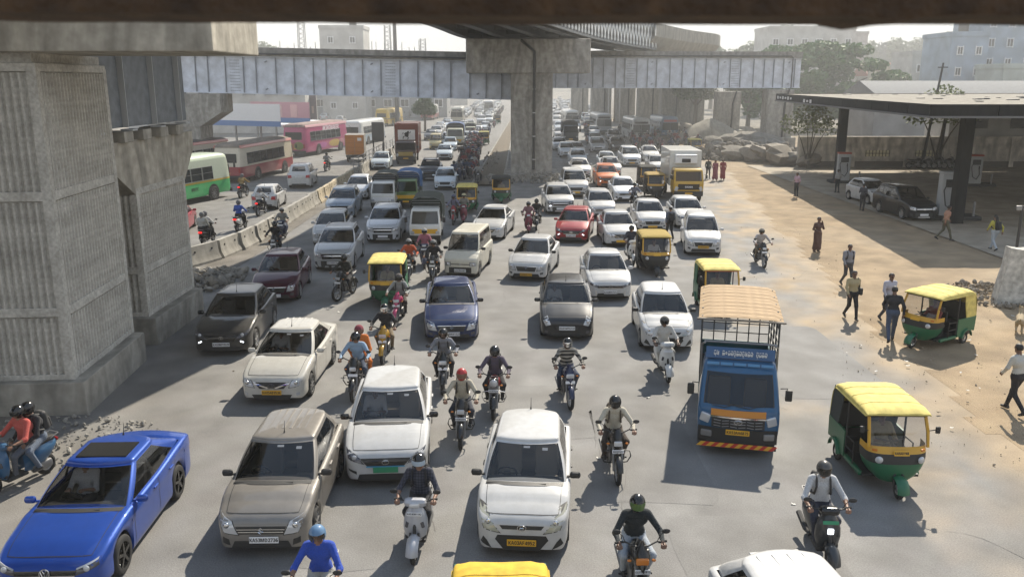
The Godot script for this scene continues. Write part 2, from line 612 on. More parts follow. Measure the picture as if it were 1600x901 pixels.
	wheel.tube(ring,0.016,6,false)
	wheel.rbox(Vector3.ZERO,Vector3(0.14,0.10,0.05),0.03)
	wheel.box(Vector3(0,0,0),Vector3(0.35,0.03,0.02))
	var d := {"L": L,"W": W,"H": H,"hw": hw,"body": body,"under": under.mesh(30),"wind": wind.mesh(60),"rear": rear.mesh(60),"seal": seal.mesh(40),"tub": tub.mesh(0),"dash": dash.mesh(50),
		"seats": seats,"bench": bench.mesh(40),"steer": wheel.mesh(40),"steer_at": Vector3(-hw*0.43,ch - 0.06,zc - cs - 0.62),"wr": wr,"zf": zc - sF,"zr": zc - sR,"cs": cs,"ch": ch,"rf": rf,"rr": rr,"sB": sB,"bh": bh,"dh": dh,"rt": rt,"nh": nh,"S": S,"T": T,"Wf": Wf,"rb": rb}
	d.side = []
	for m in side: d.side.append(m.mesh(60) if m.v.size() else null)
	# nose and tail triangles for laying fittings on
	var nose := PackedVector3Array(); var tail := PackedVector3Array()
	for i in range(0,body.v.size(),3):
		var c := (body.v[i] + body.v[i + 1] + body.v[i + 2])/3.0
		if c.x < -0.05: continue
		if c.z > zc - 0.75 and c.y < ch: nose.append_array([body.v[i],body.v[i + 1],body.v[i + 2]])
		if c.z < -zc + 0.5: tail.append_array([body.v[i],body.v[i + 1],body.v[i + 2]])
	d.nose = nose; d.tail = tail
	d.body_mesh = body.mesh(46)
	# door seams and sills
	d.seam = []
	for s in [sF + Ra + 0.10,sB,mono([0,1],[sB + 0.85,sB + 0.85],0)]:
		if s > sR + 0.1: continue
		var seam := MB.new()
		for k in 8:
			var ya := lerpf(0.24,bh - 0.02,k/8.0); var yb2 := lerpf(0.24,bh - 0.02,(k + 1)/8.0)
			if absf(s - sR) < Ra and ya < wr + Ra*sqrt(maxf(0,1.0 - pow((s - sR)/Ra,2))): continue
			var xa := side_x(d,s,ya) + 0.003; var xb := side_x(d,s,yb2) + 0.003
			seam.quad(Vector3(xa,ya,zc - s + 0.006),Vector3(xa,ya,zc - s - 0.006),Vector3(xb,yb2,zc - s - 0.006),Vector3(xb,yb2,zc - s + 0.006))
		d.seam.append(seam.mesh(0))
	# shut lines of the bonnet and the dark cowl under the screen
	var hood := func(s: float,f: float,lift: float) -> Vector3:
		var w: float = hw*mono(S,Wf,s)
		return Vector3(w*f,mono(S,T,s) + 0.05*clampf(s/0.3,0.25,1.0)*(1.0 - pow(f/0.925,2.0)) + lift,zc - s)
	var hs := MB.new()
	if not van:
		for k in 16:
			var f0 := -0.80 + 0.1*k; var f1 := f0 + 0.1
			var sa := 0.15 + 0.10*pow(f0,4.0); var sb := 0.15 + 0.10*pow(f1,4.0)
			hs.quad(hood.call(sa,f0,0.004),hood.call(sb,f1,0.004),hood.call(sb + 0.016,f1,0.004),hood.call(sa + 0.016,f0,0.004))
		for k in 8:
			var s0 := lerpf(0.20,cs + 0.02,k/8.0); var s1 := lerpf(0.20,cs + 0.02,(k + 1)/8.0)
			for g in [-1.0,1.0]: hs.quad(hood.call(s0,g*0.80 - 0.006,0.004),hood.call(s0,g*0.80 + 0.006,0.004),hood.call(s1,g*0.80 + 0.006,0.004),hood.call(s1,g*0.80 - 0.006,0.004))
	d.hood_seam = hs.mesh(0)
	var cw := MB.new()
	for k in 14:
		var f0 := -0.84 + 0.12*k; var f1 := f0 + 0.12
		var a0 := cs - 0.085 + 0.15*f0*f0; var a1 := cs - 0.085 + 0.15*f1*f1
		cw.quad(hood.call(a0,f0,0.007),hood.call(a1,f1,0.007),hood.call(a1 + 0.13,f1,0.007),hood.call(a0 + 0.13,f0,0.007))
	d.cowl = cw.mesh(60)
	var handle := MB.new()
	handle.rbox(Vector3.ZERO,Vector3(0.035,0.035,0.19),0.015)
	d.handle = handle.mesh(40)
	STY[key] = d
	return d

func gh(x: float,s: float,t: float,S: Array,T: Array,H: float,L: float) -> Vector3:
	var yb := mono(S,T,s) - 0.014
	return Vector3(x,lerpf(yb,H - 0.085,t),L*0.5 - s)

func side_x(d: Dictionary,s: float,y: float) -> float:
	var w: float = d.hw*mono(d.S,d.Wf,s)
	var yt: float = mono(d.S,d.T,s) - 0.045
	var t := clampf((y - yt)/(0.19 - yt),0.0,1.0)
	return w*mono([0.0,0.13,0.235,0.265,0.45,0.65,0.84,0.94,1.0],[0.988,0.998,1.0,0.990,0.986,0.983,0.975,0.955,0.925],t)

# depth of the nose (or tail) skin at (x, y), cast along z
func skin_z(tris: PackedVector3Array,x: float,y: float,front := true) -> float:
	var best := -1e9
	var s := 1.0 if front else -1.0
	var px := absf(x)
	for i in range(0,tris.size(),3):
		var a := tris[i]; var b := tris[i + 1]; var c := tris[i + 2]
		var d := (b.y - c.y)*(a.x - c.x) + (c.x - b.x)*(a.y - c.y)
		if absf(d) < 1e-9: continue
		var l0 := ((b.y - c.y)*(px - c.x) + (c.x - b.x)*(y - c.y))/d
		var l1 := ((c.y - a.y)*(px - c.x) + (a.x - c.x)*(y - c.y))/d
		var l2 := 1.0 - l0 - l1
		if l0 < -0.002 or l1 < -0.002 or l2 < -0.002: continue
		best = maxf(best,s*(l0*a.z + l1*b.z + l2*c.z))
	return best

# a fitting that follows the skin: quad p0..p3 in (x, y) counter-clockwise seen from its side
func fit(d: Dictionary,p: Array,off := 0.012,front := true,nu := 6,nv := 4) -> MB:
	var m := MB.new()
	var tris: PackedVector3Array = d.nose if front else d.tail
	var rows := []
	var base := []
	var s := 1.0 if front else -1.0
	var last := []
	for i in nu + 1: last.append(d.L*0.5 - 0.15)
	for jj in nv + 1:
		var j := nv - jj
		var row := PackedVector3Array()
		var lo := PackedVector3Array()
		for i in nu + 1:
			var u := float(i)/nu; var w := float(j)/nv
			var a: Vector2 = p[0].lerp(p[1],u).lerp(p[3].lerp(p[2],u),w)
			var z := skin_z(tris,a.x,a.y,front)
			if z < -1e8: z = last[i]
			last[i] = z
			row.append(Vector3(a.x,a.y,s*(z + off)))
			lo.append(Vector3(a.x,a.y,s*(z - 0.02)))
		rows.push_front(row); base.push_front(lo)
	m.grid(rows,false,not front)
	# skirts
	m.grid([base[0],rows[0]],false,not front)
	m.grid([rows[nv],base[nv]],false,not front)
	for e in [0,nu]:
		var ra := PackedVector3Array(); var rbk := PackedVector3Array()
		for j in nv + 1:
			ra.append(rows[j][e]); rbk.append(base[j][e])
		m.grid([rbk,ra],false,(e == 0) == front)
	return m

func pts(a: Array) -> Array:
	var o := []
	for i in range(0,a.size(),2): o.append(Vector2(a[i],a[i + 1]))
	return o

func flip_pts(p: Array) -> Array:
	return [Vector2(-p[1].x,p[1].y),Vector2(-p[0].x,p[0].y),Vector2(-p[3].x,p[3].y),Vector2(-p[2].x,p[2].y)]

var FACE := {}
# front faces: lists of [part name, material key, both sides, p0x, p0y, ...] in shares of half-width and of nose height
func face_spec(face: String) -> Array:
	match face:
		"wide_bar": # slim lamps joined by a black bar with chrome edges
			return [["grille","gloss_black",false,[-0.52,0.70,0.52,0.70,0.55,0.80,-0.55,0.80]],["chrome_bar","chrome",false,[-0.52,0.675,0.52,0.675,0.52,0.70,-0.52,0.70]],
				["headlight","lamp_dark",true,[0.54,0.70,0.90,0.84,0.88,0.97,0.56,0.83]],["lamp_strip","lamp",true,[0.55,0.82,0.88,0.955,0.88,0.985,0.55,0.85]],["air_intake","black",false,[-0.6,0.30,0.6,0.30,0.56,0.44,-0.56,0.44]],
				["fog_lamp","lamp",true,[0.64,0.36,0.80,0.38,0.82,0.52,0.66,0.50]],["lamp_surround","chrome",true,[0.60,0.33,0.64,0.35,0.66,0.56,0.62,0.56]]]
		"two_bar": # big swept lamps, thin chrome bars
			return [["grille","black",false,[-0.46,0.62,0.46,0.62,0.52,0.80,-0.52,0.80]],["chrome_bar","chrome",false,[-0.46,0.665,0.46,0.665,0.47,0.69,-0.47,0.69]],["chrome_bar","chrome",false,[-0.49,0.73,0.49,0.73,0.5,0.75,-0.5,0.75]],
				["headlight","lamp",true,[0.47,0.61,0.76,0.66,0.94,1.04,0.60,0.90]],["air_intake","black",false,[-0.62,0.30,0.62,0.30,0.55,0.46,-0.55,0.46]],["fog_lamp","black",true,[0.64,0.36,0.8,0.40,0.8,0.54,0.66,0.50]]]
		"hexagon": # large open mouth below, slim bar above, tall kite lamps
			return [["grille","black",false,[-0.40,0.76,0.40,0.76,0.46,0.84,-0.46,0.84]],["air_intake","black",false,[-0.36,0.26,0.36,0.26,0.55,0.52,-0.55,0.52]],["air_intake","black",false,[-0.55,0.52,0.55,0.52,0.50,0.62,-0.50,0.62]],
				["headlight","lamp_old",true,[0.46,0.68,0.78,0.76,0.93,1.12,0.74,1.06]],["fog_lamp","black",true,[0.62,0.30,0.86,0.40,0.80,0.56,0.72,0.48]]]
		"smile": # thin grille smile and slim dark lamps
			return [["grille","gloss_black",false,[-0.42,0.66,0.42,0.66,0.58,0.86,-0.58,0.86]],["chrome_bar","accent",false,[-0.44,0.63,0.44,0.63,0.44,0.66,-0.44,0.66]],["headlight","lamp_dark",true,[0.50,0.72,0.84,0.84,0.92,1.04,0.64,0.92]],
				["air_intake","black",false,[-0.66,0.26,0.66,0.26,0.60,0.44,-0.60,0.44]],["fog_lamp","black",true,[0.66,0.44,0.84,0.52,0.86,0.58,0.66,0.52]]]
		"winged": # chrome V grille with lamps either side
			return [["grille","black",false,[-0.36,0.62,0.36,0.62,0.52,0.84,-0.52,0.84]],["chrome_bar","chrome",true,[0.08,0.66,0.14,0.63,0.54,0.80,0.52,0.86]],["headlight","lamp",true,[0.52,0.66,0.82,0.72,0.92,1.0,0.60,0.88]],
				["air_intake","black",false,[-0.52,0.26,0.52,0.26,0.60,0.42,-0.60,0.42]],["fog_lamp","lamp",true,[0.72,0.38,0.82,0.40,0.82,0.50,0.72,0.48]]]
		"mouth": # round-cornered dark mouth, big lamps
			return [["grille","black",false,[-0.42,0.56,0.42,0.56,0.50,0.80,-0.50,0.80]],["chrome_bar","chrome",false,[-0.50,0.80,0.50,0.80,0.50,0.825,-0.50,0.825]],["headlight","lamp",true,[0.52,0.60,0.82,0.66,0.94,1.04,0.62,0.92]],
				["air_intake","black",false,[-0.66,0.28,0.66,0.28,0.60,0.44,-0.60,0.44]],["fog_lamp","lamp_dark",true,[0.68,0.40,0.82,0.44,0.82,0.54,0.68,0.52]]]
		"upright": # tall SUV face: bar grille, square lamps, dark lower bumper
			return [["grille","gloss_black",false,[-0.50,0.62,0.50,0.62,0.54,0.86,-0.54,0.86]],["chrome_bar","chrome",false,[-0.50,0.75,0.50,0.75,0.51,0.785,-0.51,0.785]],["headlight","lamp",true,[0.56,0.68,0.88,0.74,0.92,0.96,0.57,0.88]],
				["air_intake","black",false,[-0.72,0.24,0.72,0.24,0.80,0.54,-0.80,0.54]],["skid_plate","alloy",false,[-0.40,0.22,0.40,0.22,0.36,0.30,-0.36,0.30]],["fog_lamp","lamp_dark",true,[0.74,0.34,0.86,0.38,0.88,0.52,0.74,0.48]]]
		"flat": # box van: plain face, rectangular lamps, dark bumper
			return [["headlight","lamp",true,[0.56,0.62,0.90,0.64,0.90,0.80,0.56,0.80]],["grille","dark",false,[-0.54,0.68,0.54,0.68,0.54,0.72,-0.54,0.72]],["bumper","black",false,[-0.95,0.28,0.95,0.28,0.95,0.56,-0.95,0.56]]]
		"oval": # two large oval lamps low on the corners
			return [["grille","black",false,[-0.36,0.52,0.36,0.52,0.42,0.66,-0.42,0.66]],["headlight","lamp",true,[0.58,0.74,0.76,0.68,0.90,0.94,0.70,1.04]],["air_intake","black",false,[-0.60,0.26,0.60,0.26,0.56,0.40,-0.56,0.40]],
				["fog_lamp","lamp_dark",true,[0.68,0.38,0.80,0.40,0.80,0.50,0.68,0.48]]]
	return []

func car_face(key: String,face: String) -> Array:
	var id := key + "/" + face
	if FACE.has(id): return FACE[id]
	var d := car_style(key)
	var out := []
	for sp in face_spec(face):
		var a: Array = sp[3].duplicate()
		for i in range(0,a.size(),2):
			a[i] *= d.hw; a[i + 1] *= d.nh
		var p := pts(a)
		var proud := 0.013 if sp[0] in ["chrome_bar","lamp_strip","lamp_surround","skid_plate"] else 0.006
		if sp[0] == "chrome_bar": proud = 0.018
		if sp[0] == "headlight":
			var mid: Vector2 = (p[0] + p[1] + p[2] + p[3])*0.25
			var big := []
			for e in p: big.append(mid + (e - mid)*1.10 + (e - mid).normalized()*0.006)
			out.append(["lamp_bezel","black",fit(d,big,0.002).mesh(35)])
			out.append(["lamp_bezel","black",fit(d,flip_pts(big),0.002).mesh(35)])
		out.append([sp[0],sp[1],fit(d,p,proud).mesh(35)])
		if sp[2]: out.append([sp[0],sp[1],fit(d,flip_pts(p),proud).mesh(35)])
	FACE[id] = out
	return out

var WHEEL := {}
func wheel_meshes(r: float,kind: String) -> Array:
	var id := "%s%.3f" % [kind,r]
	if WHEEL.has(id): return WHEEL[id]
	var w := 0.19
	var ri := r*0.66
	var tyre := MB.new()
	tyre.lathe_x(Vector3.ZERO,[Vector2(ri,-w/2 + 0.01),Vector2(r*0.86,-w/2),Vector2(r*0.96,-w/2 + 0.02),Vector2(r,-w/2 + 0.05),Vector2(r,w/2 - 0.05),Vector2(r*0.96,w/2 - 0.02),Vector2(r*0.86,w/2),Vector2(ri,w/2 - 0.01)],28)
	var rim := MB.new()
	rim.lathe_x(Vector3.ZERO,[Vector2(ri,-w/2 + 0.01),Vector2(ri*0.97,w/2 - 0.06),Vector2(ri*0.96,w/2 - 0.012),Vector2(ri,w/2 - 0.006)],24)
	rim.lathe_x(Vector3.ZERO,[Vector2(0.001,w/2 - 0.075),Vector2(ri*0.97,w/2 - 0.075)],24)
	rim.lathe_x(Vector3.ZERO,[Vector2(ri*0.22,w/2 - 0.07),Vector2(ri*0.2,w/2 - 0.01),Vector2(0.001,w/2 - 0.008)],12)
	var ns := 5 if kind == "alloy" else 9
	for i in ns:
		var a := TAU*i/ns
		rim.box(Basis(Vector3.RIGHT,a)*Vector3(w/2 - 0.025,ri*0.56,0),Vector3(0.03,ri*0.82,ri*(0.24 if kind == "alloy" else 0.16)),Basis(Vector3.RIGHT,a))
	WHEEL[id] = [tyre.mesh(40),rim.mesh(30)]
	return WHEEL[id]

func add_wheel(parent: Node,at: Vector3,r: float,kind: String,rim_mat: Material,steer := 0.0) -> void:
	var h := hub(parent,"wheel",at)
	h.rotation.y = steer if at.x > 0 else PI + steer
	var ms := wheel_meshes(r,kind)
	part(h,"tyre",ms[0],M.rubber)
	part(h,"rim",ms[1],rim_mat)

func emblem_mesh(kind: String) -> ArrayMesh:
	if WHEEL.has("emblem_" + kind): return WHEEL["emblem_" + kind]
	var m := MB.new()
	var ring := func(rx: float,ry: float,r: float) -> void:
		var p := []
		for i in 21: p.append(Vector3(rx*cos(TAU*i/20.0),ry*sin(TAU*i/20.0),0))
		m.tube(p,r,5,false)
	var line := func(a: Array,r: float) -> void:
		var p := []
		for i in range(0,a.size(),2): p.append(Vector3(a[i],a[i + 1],0))
		m.tube(p,r,5)
	match kind:
		"vw":
			ring.call(0.062,0.062,0.007)
			line.call([-0.028,0.05,0.0,0.004,0.028,0.05],0.006)
			line.call([-0.05,0.03,-0.022,-0.045,0.0,0.0,0.022,-0.045,0.05,0.03],0.006)
		"h":
			ring.call(0.075,0.045,0.007)
			line.call([-0.04,-0.028,-0.022,0.03],0.007); line.call([0.022,-0.03,0.04,0.028],0.007); line.call([-0.03,-0.004,0.03,0.004],0.007)
		"s":
			line.call([0.045,0.02,0.0,0.052,-0.045,0.02,0.02,-0.008],0.009); line.call([-0.02,0.008,0.045,-0.02,0.0,-0.052,-0.045,-0.02],0.009)
		"t":
			ring.call(0.068,0.045,0.006)
			line.call([-0.045,0.018,0.0,0.032,0.045,0.018],0.006); line.call([-0.012,0.03,-0.012,-0.03],0.006); line.call([0.012,0.03,0.012,-0.03],0.006)
		_:
			ring.call(0.07,0.046,0.006); ring.call(0.022,0.044,0.005); ring.call(0.05,0.02,0.005)
	WHEEL["emblem_" + kind] = m.mesh(40)
	return WHEEL["emblem_" + kind]

func plate(parent: Node,at: Vector3,text: String,kind: String,size := Vector2(0.5,0.12),tilt := 0.0,back := false) -> void:
	var h := hub(parent,"number_plate",at)
	h.rotation = Vector3(tilt,PI if back else 0.0,0)
	var id := "plate%.2f" % size.x
	if not WHEEL.has(id): WHEEL[id] = MB.new().rbox(Vector3.ZERO,Vector3(size.x,size.y,0.015),0.006).mesh(30)
	part(h,"plate",WHEEL[id],M["plate_" + kind])
	if text:
		var t := text_mesh(text,size.y*0.74)
		part(h,"lettering",t,M.white_ink if kind == "green" else M.ink,Transform3D(Basis().scaled(Vector3(minf(1.0,size.x*0.94/(text.length()*size.y*0.74*0.60)),1,1)),Vector3(0,0,0.0095)))

# o: shape, face, paint, plus options
func make_car(called: String,label: String,o: Dictionary,at: Vector3,turn: float,group := "",category := "car") -> Node3D:
	var d := car_style(o.shape)
	var lod: int = o.get("lod",0)
	var c := thing(called,label,category,at,turn,group)
	var paint_m: Material = o.paint
	part(c,"body",d.body_mesh,paint_m)
	part(c,"underbody",d.under,M.black)
	if lod < 3:
		part(c,"cowl_panel",d.cowl,M.black)
		if lod < 2 and o.shape != "van": part(c,"bonnet_seam",d.hood_seam,M.black)
	part(c,"window_seal",d.seal,M.gloss_black).set_meta("kind","stuff")
	part(c,"windscreen",d.wind,M.wind)
	if lod < 2: part(c,"rear_window",d.rear,M.side)
	for i in 6:
		if d.side[i]: part(c,"side_window",d.side[i],M.side)
	if lod < 3: part(c,"cabin_lining",d.tub,M.interior)
	part(c,"dashboard",d.dash,M.interior)
	var sm: Material = M.seat_beige if o.get("beige",false) else M.seat
	if lod < 2:
		for m in d.seats: part(c,"front_seat",m,sm)
		part(c,"rear_seat",d.bench,sm)
		part(c,"steering_wheel",d.steer,M.black,Transform3D(Basis(Vector3.RIGHT,0.45),d.steer_at))
	for sx in [-1.0,1.0]:
		for z in [d.zf,d.zr]:
			add_wheel(c,Vector3(sx*(d.hw - 0.115),d.wr,z),d.wr,o.get("rim","alloy"),o.get("rim_mat",M.alloy),o.get("steer",0.0) if z == d.zf else 0.0)
	for f in car_face(o.shape,o.face):
		var fm: Material = o.get("accent",M.chrome) if f[1] == "accent" else M[f[1]]
		if f[0] == "headlight" and o.has("lamp"): fm = o.lamp
		if lod > 2 and not f[0] in ["headlight","grille","air_intake"]: continue
		var fp := part(c,f[0],f[2],fm)
		if f[0] == "headlight" and lod < 2:
			var bb: AABB = f[2].get_aabb()
			if not WHEEL.has("bulb"): WHEEL.bulb = MB.new().ell(Vector3.ZERO,Vector3(0.052,0.052,0.03)).mesh(60)
			part(fp,"reflector",WHEEL.bulb,M.chrome if fm != M.lamp_dark else M.lamp,Transform3D(Basis(),Vector3(bb.get_center().x,bb.get_center().y,skin_z(d.nose,bb.get_center().x,bb.get_center().y) + 0.004)))
	# mirrors
	if not WHEEL.has("mirror"): WHEEL.mirror = MB.new().rbox(Vector3(0.11,0,0),Vector3(0.20,0.13,0.10),0.05).box(Vector3(0.0,-0.03,0),Vector3(0.08,0.03,0.04)).mesh(45)
	var ym: float = d.ch + 0.06
	for sx in [-1.0,1.0]: part(c,"wing_mirror",WHEEL.mirror,o.get("mirror",paint_m),Transform3D(Basis(Vector3.UP,0.0 if sx > 0 else PI),Vector3(sx*d.hw*0.955,ym,d.L*0.5 - d.cs - 0.38)))
	# tail
	var td: float = d.dh
	if not FACE.has("tail" + o.shape):
		var p := pts([-0.93*d.hw,td - 0.36,-0.56*d.hw,td - 0.34,-0.60*d.hw,td - 0.14,-0.93*d.hw,td - 0.12])
		FACE["tail" + o.shape] = [fit(d,[p[1],p[0],p[3],p[2]],0.008,false).mesh(35),fit(d,[Vector2(-p[0].x,p[0].y),Vector2(-p[1].x,p[1].y),Vector2(-p[2].x,p[2].y),Vector2(-p[3].x,p[3].y)],0.008,false).mesh(35),fit(d,pts([0.6*d.hw,0.30,-0.6*d.hw,0.30,-0.6*d.hw,0.40,0.6*d.hw,0.40]),0.01,false).mesh(35)]
	for k in 2: part(c,"tail_light",FACE["tail" + o.shape][k],M.red_lamp)
	if o.get("rear_seen",false):
		part(c,"rear_bumper_trim",FACE["tail" + o.shape][2],M.dark)
		plate(c,Vector3(0,td - 0.30,-d.L*0.5 - 0.01),o.get("text",""),o.get("plate","white"),Vector2(0.5,0.12),0.0,true)
	if lod < 2:
		for sx in [-1.0,1.0]:
			for m in d.seam: part(c,"door_seam",m,M.black,Transform3D(Basis.from_scale(Vector3(sx,1,1)),Vector3.ZERO))
			for s in [d.sB - 0.16,d.sB + 0.62]: part(c,"door_handle",d.handle,o.get("handle",paint_m),Transform3D(Basis(),Vector3(sx*(side_x(d,s,d.bh - 0.13) + 0.012),d.bh - 0.13,d.L*0.5 - s)))
	if lod < 1:
		# wipers
		if not WHEEL.has("wiper" + o.shape):
			var w := MB.new()
			var wt: Array = [Vector3(-0.50*d.hw,0,0),Vector3(0.10*d.hw,0,0)]
			for a in wt:
				var s0: float = d.cs + 0.005 + 0.17*pow(a.x/d.hw,2.0)
				var p0 := Vector3(a.x,mono(d.S,d.T,s0) + 0.012,d.L*0.5 - s0 + 0.02)
				w.tube([p0 + Vector3(0.30,0.035,-0.01),p0 + Vector3(0.05,0.02,0.0),p0 + Vector3(-0.28,0.012,-0.02)],0.011,5)
			WHEEL["wiper" + o.shape] = w.mesh(40)
		part(c,"wiper",WHEEL["wiper" + o.shape],M.black)
	if o.get("antenna",lod < 2):
		if not WHEEL.has("antenna"): WHEEL.antenna = MB.new().tube([Vector3.ZERO,Vector3(0,0.06,-0.01),Vector3(0,0.22,-0.07)],[0.02,0.008,0.004],6).mesh(40)
		part(c,"antenna",WHEEL.antenna,M.black,Transform3D(Basis(),Vector3(0,d.H - 0.02,d.L*0.5 - (d.rf + 0.22 if o.get("antenna_front",false) else d.rr - 0.12))))
	if o.get("rails",false):
		for sx in [-1.0,1.0]:
			var y: float = d.H - 0.02
			var x: float = sx*d.hw*d.rt*0.93
			part(c,"roof_rail",MB.new().tube([Vector3(x,y - 0.05,d.L*0.5 - d.rf - 0.25),Vector3(x,y + 0.03,d.L*0.5 - d.rf - 0.4),Vector3(x,y + 0.04,d.L*0.5 - d.rr + 0.35),Vector3(x,y - 0.04,d.L*0.5 - d.rr + 0.2)],0.02,6).mesh(40),o.get("rail_mat",M.alloy))
	if o.get("ribs",0) > 0:
		for k in o.ribs:
			var x: float = d.hw*d.rt*0.72*(2.0*(k + 0.5)/o.ribs - 1.0)
			part(c,"roof_rib",MB.new().rbox(Vector3(x,d.H - 0.012 - 0.05*pow(x/d.hw,2),d.L*0.5 - (d.rf + d.rr)*0.5 - 0.1),Vector3(0.07,0.03,(d.rr - d.rf)*0.62),0.014),paint_m)
	if o.has("emblem"):
		var ey: float = o.get("emblem_y",0.76)*d.nh
		part(c,"emblem",emblem_mesh(o.emblem),M.chrome,Transform3D(Basis(Vector3.RIGHT,-0.12).scaled(Vector3.ONE*o.get("emblem_size",1.0)),Vector3(0,ey,skin_z(d.nose,0.0,ey) + 0.022)))
	if o.get("plate","") and not o.get("rear_seen",false):
		var py: float = o.get("plate_y",0.42)*d.nh
		plate(c,Vector3(o.get("plate_x",0.0),py,skin_z(d.nose,0.02,py) + 0.03),o.get("text",""),o.plate)
	if o.has("roof_mat"):
		pass
	if o.get("sunroof",false):
		part(c,"sunroof",MB.new().rbox(Vector3(0,d.H - 0.008,d.L*0.5 - d.rf - 0.48),Vector3(d.hw*1.02,0.03,0.62),0.014),M.gloss_black)
	if o.get("led",false):
		for sx in [-1.0,1.0]:
			var p := Vector2(sx*0.70*d.hw,0.62*d.nh)
			part(c,"daytime_lamp",MB.new().rbox(Vector3(p.x,p.y,skin_z(d.nose,p.x,p.y) + 0.01),Vector3(0.11,0.03,0.04),0.012,Basis(Vector3.BACK,-sx*0.4)),M.led)
	if o.get("stickers",false):
		# permit and tax stickers inside the top edge of the glass
		for sp in [[0.0,0.86,0.12,0.045],[0.62,0.80,0.10,0.06]]:
			var s: float = lerpf(d.cs - 0.03,d.rf,sp[1]) - 0.035*sin(PI*sp[1]) + 0.13*sp[0]*sp[0] + 0.03
			var y: float = lerpf(d.ch,d.H - 0.065,sp[1]) - 0.01
			part(c,"sticker",MB.new().box(Vector3(sp[0]*d.hw*0.66,y,d.L*0.5 - s - 0.015),Vector3(sp[2],0.002,sp[3]),Basis(Vector3.RIGHT,atan2(d.H - d.ch,d.rf - d.cs))),M.sticker)
	return c
